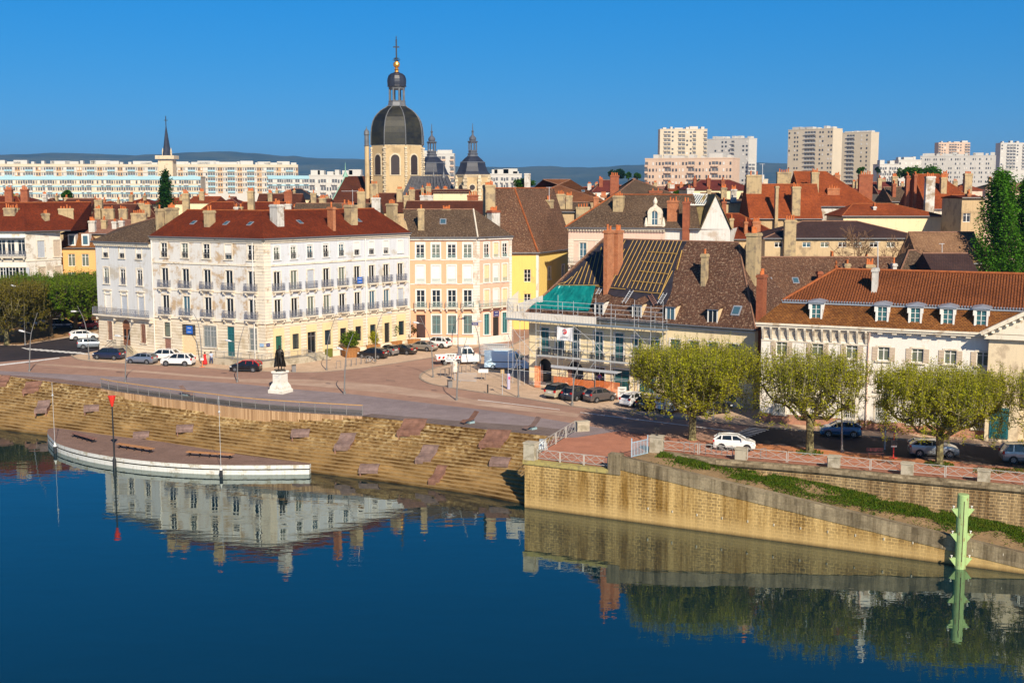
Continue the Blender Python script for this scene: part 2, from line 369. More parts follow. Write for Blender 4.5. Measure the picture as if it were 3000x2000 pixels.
# ---------------------------------------------------------------- plan lines (measured on the photograph, world metres)
TOP = [G(-500, 1056), G(-250, 1078), G(0, 1099), G(296, 1137), G(680, 1178), G(1062, 1219), G(1320, 1246), G(1577, 1273), G(1650, 1283)]
BOT = [G(-500, 1219, WZ), G(-250, 1240, WZ), G(0, 1262, WZ), G(230, 1292, WZ), G(540, 1336, WZ), G(865, 1383, WZ), G(1118, 1414, WZ), G(1386, 1452, WZ), G(1560, 1487, WZ)]
def resample(pl, n):
    L = [0]
    for a, b in zip(pl, pl[1:]): L.append(L[-1]+(b-a).length)
    out = []
    for i in range(n):
        t = L[-1]*i/(n-1); k = 0
        while k < len(pl)-2 and L[k+1] < t: k += 1
        out.append(pl[k].lerp(pl[k+1], (t-L[k])/(L[k+1]-L[k])))
    return out
TOPs = resample(TOP, 60); BOTs = resample(BOT, 60)
QW0 = G(1537, 1486, WZ); QW1 = G(3000, 1681, WZ)                    # river face of the right quay
qd = (QW1-QW0); qd.z = 0; QL = qd.length; qd.normalize(); qn = Vector((qd.y, -qd.x, 0))
def QP(u, w_=0, z=0): return Vector((QW0.x+qd.x*u+qn.x*w_, QW0.y+qd.y*u+qn.y*w_, z))
def QU(px, py=1400):
    p = LN(px, QW0, QW1, py); return (p-QW0).dot(qd)*1.0 if False else ((p.x-QW0.x)*qd.x+(p.y-QW0.y)*qd.y)
COP = [G(1895, 1322), G(2100, 1351), G(2425, 1377), G(2636, 1399), G(2865, 1419), G(3000, 1431), G(3400, 1470), G(4200, 1560)]
TB = G(1700, 1262)                                                   # stone block at the back of the terrace
# ---------------------------------------------------------------- ground and water
m = N('river_water'); v = m.uv(obj=True)
mp = m.add('Mapping'); m.l(v, mp.inputs[0]); mp.inputs['Scale'].default_value = (.5, 1.25, 1)
n1 = m.noise(mp.outputs[0], .55, 3, .55); n2 = m.noise(mp.outputs[0], .09, 2, .5)
h = m.bump(n1, .012, 1.0); h = m.bump(n2, .02, 1.0, h)
m.b.inputs['IOR'].default_value = 3.4; m.b.inputs['Specular Tint'].default_value = (.86, 1.0, .93, 1)
M_water = m.done((.001, .018, .026), .01, h)
mb = MB(); mb.sheet([(-500, -150), (500, -150), (500, 175), (-500, 175)], WZ); struct('river', mb, M_water)
mb = MB(); mb.sheet([(-500, -150), (500, -150), (500, 175), (-500, 175)], WZ-2.5); struct('river_bed', mb, ground('river_mud', (.05, .05, .02), (.04, .04, .02)))
def inset(p, q, k): return p.lerp(q, k)
edge = [Vector((-600, TOP[0].y+120, 0))]+TOP[:-1]+[G(1655, 1284), QP(.9, -.3)+Vector((0, .5, 0)), QP(QU(1905)-.4, -.5), COP[0]+Vector((0, .3, 0))]+COP[1:]+[Vector((400, 20, 0))]
gpoly = [Vector((p.x, p.y, -.012)) for p in edge]+[Vector((12000, 20, -.012)), Vector((12000, 12500, -.012)), Vector((-12000, 12500, -.012)), Vector((-12000, 300, -.012))]
mb = MB(); mb.sheet(gpoly); struct('ground', mb, M_pave)
# steps down to the river
NS = 18; mb = MB(); rows = []
for k in range(NS+4):
    t = k/NS; z = WZ*t
    rows.append((z, [a.lerp(Vector((b.x, b.y, 0)), t) for a, b in zip(TOPs, BOTs)]))
for k in range(len(rows)-1):
    z0, r0 = rows[k]; z1, r1 = rows[k+1]
    for i in range(59):
        a, b, c, d = r0[i], r0[i+1], r1[i+1], r1[i]
        mb.face([(a.x, a.y, z1-.02+.0), (d.x, d.y, z1-.02), (c.x, c.y, z1-.02), (b.x, b.y, z1-.02)])       # tread
        mb.face([(a.x, a.y, z1-.02), (b.x, b.y, z1-.02), (b.x, b.y, z0-.02), (a.x, a.y, z0-.02)])  # riser
struct('river_steps', mb, M_step)
# flat surfaces on the plaza
def px(pts, z=0): return [G(a, b, z) for a, b in pts]
def smooth_line(pts, n=6):
    out = []
    for i in range(len(pts)-1):
        p0 = pts[max(i-1, 0)]; p1 = pts[i]; p2 = pts[i+1]; p3 = pts[min(i+2, len(pts)-1)]
        for k in range(n):
            t = k/n; out.append(.5*((2*p1)+(p2-p0)*t+(2*p0-5*p1+4*p2-p3)*t*t+(3*p1-p0-3*p2+p3)*t*t*t))
    return out+[pts[-1]]
far_a = [(-500, 1010), (0, 1022), (120, 1025), (190, 1046)]
pav1 = smooth_line(px([(207, 1040), (225, 1052), (300, 1061), (472, 1071), (590, 1077), (700, 1085), (891, 1091), (1019, 1083), (1115, 1071), (1200, 1058), (1290, 1043), (1400, 1018), (1470, 990), (1520, 955)]))
isl = smooth_line(px([(1700, 950), (1560, 985), (1440, 1035), (1338, 1062), (1274, 1077), (1236, 1092), (1228, 1107), (1245, 1119), (1274, 1128), (1338, 1139), (1449, 1156), (1528, 1166), (1687, 1192), (1880, 1215), (2150, 1243), (2265, 1254), (2521, 1277), (2751, 1296), (3000, 1313), (3500, 1350)]))
plz = smooth_line(px([(3000, 1375), (2827, 1352), (2655, 1342), (2500, 1326), (2425, 1320), (2291, 1306), (2207, 1300), (2100, 1296), (1990, 1285), (1815, 1262), (1591, 1225), (1449, 1204), (1178, 1172), (1019, 1153), (853, 1139), (700, 1124), (500, 1111), (300, 1101), (0, 1086), (-500, 1060)]))
road = px([(-500, 1012), (100, 1040), (190, 1046)])+pav1+isl+plz
mb = MB(); mb.sheet(road, -.004); struct('road', mb, M_road)
# worn pale tyre bands and the dark asphalt street on the right
mb = MB(); mb.sheet(smooth_line(px([(700, 1110), (900, 1112), (1100, 1125), (1250, 1145), (1440, 1178), (1700, 1212)]))+smooth_line(px([(1690, 1222), (1440, 1192), (1250, 1164), (1100, 1148), (900, 1130), (700, 1118)])), .002); struct('worn_road_band', mb, M_light)
mb = MB(); mb.sheet(smooth_line(px([(100, 1063), (330, 1078), (600, 1100), (700, 1106)]))+smooth_line(px([(700, 1111), (600, 1106), (330, 1084), (100, 1068)])), .002); struct('worn_road_stripe', mb, M_light)
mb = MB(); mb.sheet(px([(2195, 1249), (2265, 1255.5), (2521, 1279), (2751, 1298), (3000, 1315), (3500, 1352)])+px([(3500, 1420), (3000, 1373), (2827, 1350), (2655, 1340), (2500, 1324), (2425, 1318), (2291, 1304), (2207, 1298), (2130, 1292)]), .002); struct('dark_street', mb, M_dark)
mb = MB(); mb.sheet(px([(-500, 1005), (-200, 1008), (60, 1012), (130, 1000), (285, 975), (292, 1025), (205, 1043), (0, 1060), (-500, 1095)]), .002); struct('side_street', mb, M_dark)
mb = MB()
for a, b, w_, h_ in ((120, 1075, 60, 3), (560, 1095, 45, 4), (905, 1105, 40, 5), (1130, 1110, 26, 6), (1300, 1168, 34, 4), (1570, 1205, 44, 5), (430, 1090, 8, 2), (980, 1128, 10, 2.5), (1195, 1160, 11, 3)): mb.sheet(px([(a, b), (a+w_, b+w_*.09), (a+w_*1.12, b+w_*.09+h_), (a+w_*.1, b+h_)]), .0005)
struct('road_repairs', mb, ground('asphalt_patch', (.33, .21, .165), (.27, .18, .14), .5, 7))
# grey stone plaza along the river steps
plp = list(reversed(plz[plz.index(min(plz, key=lambda p: (p-G(1815, 1262)).length)):]))
mb = MB(); mb.sheet([G(-500, 1057)]+TOP[1:-1]+[G(1690, 1283), G(1860, 1272)]+list(reversed(plp)), .006); struct('plaza', mb, M_plaza)
mb = MB(); mb.sheet(px([(1062, 1219), (1320, 1245), (1577, 1272), (1620, 1277), (1690, 1262), (1560, 1249), (1320, 1231), (1090, 1212)]), .03); struct('timber_boardwalk', mb, M_deck)
mb = MB(); mb.sheet(px([(0, 1099), (150, 1117), (296, 1136), (300, 1125), (150, 1108), (0, 1097)]), .03); mb.sheet(px([(-300, 1075), (0, 1099), (0, 1096), (-300, 1072)]), .034); struct('timber_edge', mb, M_rdeck)
# terrace and riverside walk in pink asphalt
mb = MB(); mb.sheet([G(1618, 1284), G(1690, 1281), G(1815, 1262), G(1990, 1284), G(2120, 1294)]+px([(2207, 1298), (2291, 1304), (2425, 1318), (2655, 1340), (3000, 1373), (3500, 1420)])+[Vector((p.x, p.y+.5, 0)) for p in reversed(COP[:7])]+[QP(QU(1800)-.2, -.6), QP(.7, -.6)], .010); struct('riverside_walk', mb, M_pink)
mb = MB(); mb.sheet(px([(2207, 1300), (2291, 1306), (2425, 1320), (2655, 1342), (2827, 1354), (2740, 1362), (2560, 1350), (2330, 1330), (2180, 1318)]), .014); struct('gravel_strip', mb, M_orange)
mb = MB(); mb.sheet(px([(-500, 1000), (-100, 1005), (60, 1009), (250, 976), (285, 968), (285, 930), (-500, 940)]), .010); struct('earth_parking', mb, M_dirt)
# kerbs: real steps
def kerb(line, name, w_=.3, h_=.12):
    mb = MB()
    for a, b in zip(line, line[1:]):
        d = (b-a); 
        if d.length < .05: continue
        d.normalize(); n_ = Vector((-d.y, d.x, 0))*w_
        mb.hexa([a-Vector((0, 0, .1)), b-Vector((0, 0, .1)), b+n_-Vector((0, 0, .1)), a+n_-Vector((0, 0, .1))], [a+Vector((0, 0, h_)), b+Vector((0, 0, h_)), b+n_+Vector((0, 0, h_)), a+n_+Vector((0, 0, h_))])
    return struct(name, mb, M_kerb)
kerb(pav1, 'kerb', .25, .05); kerb(isl[6:], 'island_kerb', .28, .06)
kerb(px([(3400, 1343), (3000, 1314), (2751, 1297), (2521, 1278), (2265, 1255)]), 'far_kerb', -.3, .12)
# painted markings
mb = MB()
for i in range(11):
    x = 62+i*16.5; y = 1018.5+i*1.3
    mb.sheet(px([(x, y), (x+9, y), (x+34+i, y+7+.1*i), (x+25+i, y+7+.1*i)]), .008)
mb.sheet(px([(-200, 1079), (0, 1067), (100, 1056), (172, 1047), (176, 1049), (100, 1059), (0, 1071), (-200, 1083)]), .008)
struct('road_markings', mb, M_white)
mb = MB()
for i in range(8):
    t = i/8; t2 = t+.055; L_ = lambda a, b, k: (a[0]+(b[0]-a[0])*k, a[1]+(b[1]-a[1])*k); mb.sheet(px([L_((2195, 1251), (2137, 1276), t), L_((2195, 1251), (2137, 1276), t2), L_((2254, 1258), (2177, 1287), t2), L_((2254, 1258), (2177, 1287), t)]), .008)
mb.sheet(px([(1400, 1170), (1640, 1199), (1640, 1200.3), (1400, 1171.5)]), .009); mb.sheet(px([(1700, 1207), (2150, 1262), (2150, 1264), (1700, 1208.5)]), .009)
struct('crossing_markings', mb, M_white)
# ---------------------------------------------------------------- right quay
zpar = lambda u: {True: 1.4-.125*(u-QU(1783))}[True]
uA = QU(1783); uE = QL+90
RW = .55
mb = MB()
ub = [-.4, uA]; q = QP
mb.hexa([q(-.0, 0, WZ-2.6), q(uA, 0, WZ-2.6), q(uA, -2.5, WZ-2.6), q(0, -2.5, WZ-2.6)], [q(0, 0, -.32), q(uA, 0, -.32), q(uA, -2.5, -.32), q(0, -2.5, -.32)])
mb.hexa([q(0, -2.4, WZ-2.6), q(.9, -2.4, WZ-2.6), q(.9, -14, WZ-2.6), q(-.6, -14, WZ-2.6)], [q(0, -2.4, -.32), q(.9, -2.4, -.32), q(.9, -14, -.32), q(-.6, -14, -.32)])
NU = 26; us = [uA+(uE-uA)*i/NU for i in range(NU+1)]
for a, b in zip(us, us[1:]):
    za, zb = zpar(a)-1.15, zpar(b)-1.15
    mb.hexa([q(a, 0, WZ-2.6), q(b, 0, WZ-2.6), q(b, -RW, WZ-2.6), q(a, -RW, WZ-2.6)], [q(a, 0, max(za, WZ-2.5)), q(b, 0, max(zb, WZ-2.5)), q(b, -RW, max(zb, WZ-2.5)), q(a, -RW, max(za, WZ-2.5))])
qw = thing('quay_wall', 'tall ochre stone quay wall dropping from the terrace and ramp to the water', 'wall', q(0, 0, 0))
mb.build('wall', M_quay, qw)
mb = MB()
mb.hexa([q(-.15, .12, -.32), q(uA, .12, -.32), q(uA, -.7, -.32), q(-.15, -.7, -.32)], [q(-.15, .12, .02), q(uA, .12, .02), q(uA, -.7, .02), q(-.15, -.7, .02)])
mb.build('terrace_coping', M_moss, qw)
mb = MB()
mb.hexa([q(uA-.05, .1, -.35), q(uA+1.1, .1, -.35), q(uA+1.1, -.75, -.35), q(uA-.05, -.75, -.35)], [q(uA-.05, .1, zpar(uA)), q(uA+1.1, .1, zpar(uA)), q(uA+1.1, -.75, zpar(uA)), q(uA-.05, -.75, zpar(uA))])
for a, b in zip(us, us[1:]):
    a2 = max(a, uA+1.1)
    if b <= a2: continue
    za, zb = zpar(a2), zpar(b)
    mb.hexa([q(a2, .06, za-1.15), q(b, .06, zb-1.15), q(b, -RW-.04, zb-1.15), q(a2, -RW-.04, za-1.15)], [q(a2, .06, za-.03), q(b, .06, zb-.03), q(b, -RW-.04, zb-.03), q(a2, -RW-.04, za-.03)])
mb.build('parapet', M_cop, qw)
mb = MB()
for i in range(26):
    u = QU(1900)+i*2.15; z = max(WZ+.6, WZ+1.35-.004*i); mb.lathe(q(u, .0, z), [(.0, -.1), (.07, -.1), (.07, .1), (0, .1)], 8)
mb.build('mooring_stud', M_block, qw)
# ramp surface and upper wall
def rampz(u): return min(0, zpar(u)-1.15)
def copU(p): return (p.x-QW0.x)*qd.x+(p.y-QW0.y)*qd.y
mb = MB(); mg = MB(); NR = 30
cops = resample(COP, 60)
for a, b in zip(cops, cops[1:]):
    ua, ub_ = copU(a), copU(b)
    if ub_ < uA: continue
    pa, pb = q(ua, -RW, rampz(ua)-.0), q(ub_, -RW, rampz(ub_)-.0)
    ma, mb_ = pa.lerp(Vector((a.x, a.y, rampz(ua)+.15)), .55), pb.lerp(Vector((b.x, b.y, rampz(ub_)+.15)), .55)
    A2, B2 = Vector((a.x, a.y, rampz(ua)+.55*min(1, max(0, (ua-uA-4)/12)))), Vector((b.x, b.y, rampz(ub_)+.55*min(1, max(0, (ub_-uA-4)/12))))
    mb.face([pa, pb, mb_, ma]); mb.face([ma, mb_, B2, A2])
struct('ramp', mb, ground('ramp_earth', (.36, .24, .13), (.24, .17, .09), .4, 6, speck=.3))
uw = thing('retaining_wall', 'upper stone retaining wall with rounded coping below the riverside walk', 'wall', COP[0])
mb = MB(); mc = MB(); rl = MB()
for a, b in zip(cops, cops[1:]):
    d = (b-a).normalized(); n_ = Vector((-d.y, d.x, 0))
    mb.hexa([(a.x, a.y, -7), (b.x, b.y, -7), (b+n_*.8).xy.to_3d()+Vector((0, 0, -7)), (a+n_*.8).xy.to_3d()+Vector((0, 0, -7))], [(a.x, a.y, -.25), (b.x, b.y, -.25), b+n_*.8+Vector((0, 0, -.25)), a+n_*.8+Vector((0, 0, -.25))])
    prof = [(-.14, -.36), (-.26, -.22), (-.26, .02), (-.14, .16), (.25, .2), (.6, .16), (.6, -.3)]
    L0 = [a+n_*w_+Vector((0, 0, z)) for w_, z in prof]; L1 = [b+n_*w_+Vector((0, 0, z)) for w_, z in prof]
    k = len(prof)
    mc.idx(L0+L1, [(i, i+k, (i+1) % k+k, (i+1) % k) for i in range(k)]+[tuple(range(k)), tuple(reversed(range(k, 2*k)))])
mb.build('wall', M_quay2, uw); mc.build('coping', M_cop, uw)
# bollard pillars and x-braced fence panels on the coping
pill = [(1925, 1327), (2173, 1351), (2446, 1375), (2661, 1396), (2886, 1417), (3130, 1441)]
PP = [G(a, b) for a, b in pill]
pp0 = None
names = ['under the iron lantern bracket, leftmost of the row', 'in front of the white hatchback', 'nearest the red bench', 'right of the red sign post', 'with the thin blue pipe down its face', 'at the right edge of the picture']
for i, p in enumerate(PP):
    d = (PP[min(i+1, 5)]-PP[max(i-1, 0)]).normalized(); mb = MB(); rz = math.atan2(d.y, d.x); c = p+Vector((0, .3, 0))
    wd = .95 if i else 1.15; mb.box(c+Vector((0, 0, .55 if i else .75)), (wd, .8, 1.0 if i else 1.45), rz); mb.box(c+Vector((0, 0, 1.10 if i else 1.52)), (wd+.1, .9, .12), rz)
    t = thing('stone_pillar', 'grey block pillar of the quay railing, '+names[i], 'pillar', c, 0, 'stone pillars along the quay railing'); mb.build('block', M_block, t)
def xpanel(mb, a, b, h=.95, base=.2, wires=True):
    mb.bar(a+Vector((0, 0, h)), b+Vector((0, 0, h)), .05); mb.bar(a+Vector((0, 0, base)), b+Vector((0, 0, base)), .045)
    for k in (0, 1): q_ = a.lerp(b, k); mb.bar(q_+Vector((0, 0, .0)), q_+Vector((0, 0, h)), .055)
    n = 2
    for k in range(n):
        s0, s1 = a.lerp(b, k/n), a.lerp(b, (k+1)/n)
        mb.bar(s0+Vector((0, 0, base)), s1+Vector((0, 0, h)), .03); mb.bar(s0+Vector((0, 0, h)), s1+Vector((0, 0, base)), .03)
    m0, m1 = a.lerp(b, .5), b
    mb.bar(a+Vector((0, 0, (h+base)/2)), b+Vector((0, 0, (h+base)/2)), .02)
fnm = ['between the lantern pillar and its right neighbour', 'in front of the first slender plane tree', 'in front of the red bench', 'in front of the silver hatchback', 'right of the pillar with the blue pipe']
for i in range(5):
    t = thing('quay_railing', 'crossed bar railing '+fnm[i], 'railing', PP[i], 0, 'crossed bar railings along the quay')
    a, b = PP[i].lerp(PP[i+1], .07)+Vector((0, .3, .2)), PP[i].lerp(PP[i+1], .93)+Vector((0, .3, .2)); mid = a.lerp(b, .5)
    for x, y in ((a, a.lerp(b, .49)), (a.lerp(b, .51), b)): mb = MB(); xpanel(mb, x, y); mb.build('panel', M_fence, t)
# terrace fences
tf = thing('terrace_railing', 'grey iron railing along the river edge of the pink terrace', 'railing', q(1, -.5))
for k in range(3):
    a, b = q(1+k*(uA-1.2)/3, -.45, .02), q(1+(k+1)*(uA-1.2)/3-.1, -.45, .02); mb = MB(); xpanel(mb, a, b); mb.build('panel', M_fence, tf)
tg = thing('step_side_railing', 'grey iron railing climbing beside the river steps to the back block', 'railing', G(1570, 1320))
A_ = q(.35, -1.2, .0); B_ = Vector((TB.x-.5, TB.y-.4, 0))
for k in range(4): mb = MB(); xpanel(mb, A_.lerp(B_, k/4+.01), A_.lerp(B_, (k+1)/4-.01), 1.1); mb.build('panel', M_fence, tg)
t = thing('corner_pillar', 'square stone pillar at the front corner of the terrace over the steps', 'pillar', q(.4, -.5)); mb = MB(); mb.box(q(.4, -.45, .75), (1.05, .95, 1.45), math.atan2(qd.y, qd.x)); mb.box(q(.4, -.45, 1.53), (1.15, 1.05, .12), math.atan2(qd.y, qd.x)); mb.build('block', M_block, t)
t = thing('end_block', 'pale stone end block behind the terrace railing', 'pillar', TB); mb = MB(); mb.box(TB+Vector((.2, 0, .45)), (1.3, .6, .95), .35); mb.box(TB+Vector((.2, 0, .96)), (1.4, .7, .1), .35); mb.build('block', M_block, t)
gt = thing('metal_gate', 'pale blue barred metal gate standing open beside the lantern pillar', 'gate', G(1870, 1335)); mb = MB()
ga, gb = G(1850, 1340), G(1897, 1329); mb.bar(ga+Vector((0, 0, 1.35)), gb+Vector((0, 0, 1.35)), .06); mb.bar(ga+Vector((0, 0, .1)), gb+Vector((0, 0, .1)), .06)
for k in range(12): p = ga.lerp(gb, k/11); mb.bar(p+Vector((0, 0, .05)), p+Vector((0, 0, 1.4 if k % 11 else 1.75)), .05 if k % 11 else .09)
mb.build('bars', plain('pale_blue_paint', (.30, .42, .52), .5), gt)
# lantern bracket on the pillar
t = thing('iron_brazier', 'small black iron lantern cradle on top of the leftmost quay pillar', 'lantern', PP[0]+Vector((0, .3, 1.58))); mb = MB(); c = PP[0]+Vector((0, .3, 1.58))
mb.tube([c, c+Vector((0, 0, .3))], .03, 6); mb.lathe(c, [(.16, 0), (.02, .1)], 8)
for k in range(6): a = k*pi/3; mb.tube([c+Vector((0, 0, .25)), c+Vector((.25*cos(a), .25*sin(a), .45)), c+Vector((.3*cos(a), .3*sin(a), .7))], .018, 5)
mb.tube([c+Vector((.3*cos(a), .3*sin(a), .68)) for a in [k*pi/6 for k in range(13)]], .02, 5); mb.build('cradle', M_black, t)
# grass on the ramp
mb = MB()
gr = random.Random(3)
for i in range(13000):
    a = gr.uniform(1.5, 34) if i % 4 else gr.uniform(12, 34); k = int(a); 
    if k >= len(cops)-1: continue
    p = cops[k].lerp(cops[k+1], a-k); u = copU(p)
    if u < uA+2: continue
    pr = q(u, -RW, rampz(u)); s_ = min(1, (u-uA)/14); tt = (max(0, 1-abs(gr.gauss(0, .13))) if u < uA+9 else min(1, max(.45, gr.gauss(.80, .15)))) if i % 9 else 1-gr.random()*.75
    dens = noise.noise(Vector((u*.35, tt*3, 0)))
    if dens < (.0 if u < uA+12 else -.15) and gr.random() < .9: continue
    g_ = Vector((p.x, p.y, rampz(u)+.5*s_)).lerp(pr, 1-tt) if tt > 0 else pr
    hh = gr.uniform(.06, .22)*(1.2 if tt > .75 else .55)*(1+.5*max(0, dens)); 
    for j in range(3):
        an = gr.uniform(0, 2*pi); w_ = gr.uniform(.04, .09); o_ = g_+Vector((gr.uniform(-.2, .2), gr.uniform(-.2, .2), 0)); d_ = Vector((cos(an), sin(an), 0)); l_ = Vector((gr.uniform(-.12, .12), gr.uniform(-.12, .12), hh))
        mb.face([o_-d_*w_, o_+d_*w_, o_+l_])
tag(mb.build('grass', leafmat('ramp_grass', (.05, .12, .010), (.12, .15, .02), 1.6)), kind='stuff')
mb = MB()
for (a_, b_) in ((2372, 1326), (2751, 1360)):
    c = G(a_, b_)
    for i in range(500):
        an = gr.uniform(0, 2*pi); r_ = gr.uniform(.3, 1.25); o_ = c+Vector((r_*cos(an), r_*sin(an), .01)); d_ = Vector((cos(an*7), sin(an*7), 0))*.05; mb.face([o_-d_, o_+d_, o_+Vector((0, 0, gr.uniform(.08, .2)))])
for i in range(2500):
    c = G(gr.uniform(2830, 3300), gr.uniform(1366, 1376)); c = G(2850+gr.random()*450, 0+1368+gr.random()*8+gr.random()*12) ; d_ = Vector((cos(i), sin(i), 0))*.06; mb.face([c-d_, c+d_, c+Vector((0, 0, gr.uniform(.04, .12)))])
tag(mb.build('walk_grass', MATS['ramp_grass']), kind='stuff')
# ---------------------------------------------------------------- building materials
C_cream = (.62, .54, .40)
M_b1 = plaster('worn_white_plaster', (.63, .62, .60), (.46, .34, .22), .55, .42, .35, 1)
M_b1r = plaster('pale_blue_white_plaster', (.58, .605, .65), (.48, .45, .40), .3, .3, .25, 2)
M_b0 = plaster('grey_white_plaster', (.60, .61, .62), (.48, .44, .38), .35, .3, .35, 3)
M_rust = rustic('rusticated_cream_stone', (.78, .69, .55), (.72, .66, .55), 30, .42, (.40, .30, .20), .03)
M_trim = plaster('cream_stone_trim', (.74, .67, .55), (.48, .38, .27), .35, .7, .3)
M_yel = plaster('yellow_shop_plaster', (.74, .58, .33), (.62, .48, .28), .25, .5, .2)
M_peach = plaster('peach_plaster', (.72, .40, .25), (.60, .33, .2), .25, .4, .2, 4)
M_pinkp = plaster('pink_plaster', (.72, .52, .42), (.55, .40, .32), .3, .4, .2)
M_yellow = plaster('yellow_plaster', (.76, .56, .18), (.60, .45, .18), .2, .4, .25, 5)
M_cream = plaster('cream_plaster', (.82, .68, .43), (.62, .50, .32), .25, .4, .25, 6)
M_white_p = plaster('white_plaster', (.74, .70, .63), (.50, .42, .33), .4, .4, .35, 7)
M_beige = plaster('beige_plaster', (.52, .38, .22), (.33, .24, .15), .5, .4, .5, 8)
M_dirtyw = plaster('dirty_white_plaster', (.60, .58, .54), (.32, .25, .18), .75, .5, .5, 9)
M_orangep = plaster('orange_plaster', (.76, .44, .17), (.62, .38, .18), .25, .4, .2, 10)
M_winf = plain('white_window_frame', (.72, .70, .66), .5, 0, .05)
M_glass = gloss('window_glass_dark', (.012, .014, .016), .06, .6)
M_glass2 = gloss('window_glass_curtain', (.13, .15, .12), .08, .5)
M_glass3 = gloss('window_glass_blue', (.05, .11, .15), .06, .7)
M_glass4 = gloss('window_glass_teal', (.02, .10, .11), .08, .6)
M_roller = plain('white_roller_shutter', (.70, .68, .64), .6, 0, .05)
M_shut = plain('grey_blue_shutter', (.42, .45, .50), .6, 0, .1)
M_shutb = plain('beige_shutter', (.52, .42, .32), .6, 0, .1)
M_shutc = plain('cream_shutter', (.72, .55, .33), .6, 0, .1)
M_iron = plain('balcony_iron', (.16, .17, .22), .5, .2, .15)
M_ironb = plain('window_guard_iron', (.03, .03, .04), .5, .2, .1)
M_ironp = plain('pale_green_ironwork', (.30, .40, .38), .5, .1, .15)
M_zinc = plain('zinc_sheet', (.42, .45, .50), .45, .5, .12)
M_gutter = plain('gutter_grey', (.16, .17, .19), .5, .4, .1)
M_door = plain('brown_door_wood', (.20, .08, .04), .5, 0, .15)
M_dgreen = plain('green_door_paint', (.02, .10, .07), .4, 0, .1)
M_dteal = plain('teal_door_paint', (.02, .13, .16), .4, 0, .1)
M_ddark = plain('dark_doorway', (.02, .018, .016), .5)
T_red = tiles('red_brown_tile', (.22, .040, .012), (.135, .028, .012), (.30, .16, .10), .15, .32)
T_brown = tiles('brown_mossy_tile', (.15, .095, .058), (.095, .062, .042), (.30, .23, .16), .7, .3)
T_choc = tiles('chocolate_tile', (.135, .043, .024), (.10, .034, .020), (.2, .1, .07), .2, .32)
T_dark = tiles('dark_brown_tile', (.085, .048, .042), (.062, .038, .036), (.16, .12, .1), .15, .36)
T_orange = tiles('orange_tile', (.37, .088, .026), (.26, .062, .022), (.35, .16, .07), .2, .34)
T_tan = tiles('tan_tile', (.33, .185, .10), (.25, .14, .08), (.42, .28, .17), .6, .25)
T_speck = tiles('speckled_brown_tile', (.19, .095, .055), (.125, .065, .042), (.38, .27, .18), .65, .28)
T_pinkt = tiles('faded_pink_tile', (.36, .18, .13), (.28, .14, .10), (.35, .25, .2), .3, .34)
T_mans = tiles('mansard_tile', (.30, .125, .035), (.17, .065, .022), (.12, .07, .03), .5, .2, .3)
T_slate = tiles('blue_slate', (.030, .038, .055), (.022, .028, .042), (.06, .07, .08), .2, .25, .3)
M_ridge = plain('terracotta_ridge', (.28, .085, .03), .8, 0, .3, 2)
M_ridgeb = plain('brown_ridge', (.22, .12, .08), .85, 0, .3, 2)
M_brick = brick('orange_brick', (.40, .105, .03), (.48, .15, .05))
M_brickd = brick('dark_red_brick', (.30, .075, .035), (.36, .10, .045), (.3, .18, .12))
M_pot = plain('terracotta_pot', (.50, .15, .05), .8, 0, .25, 3)
M_chim = plaster('chimney_render', (.46, .35, .20), (.27, .21, .14), .6, .7, .6, 11)
M_chimw = plaster('chimney_render_white', (.58, .56, .52), (.36, .32, .27), .5, .7, .6, 12)
GL = [M_glass, M_glass, M_glass, M_glass2, M_glass3]
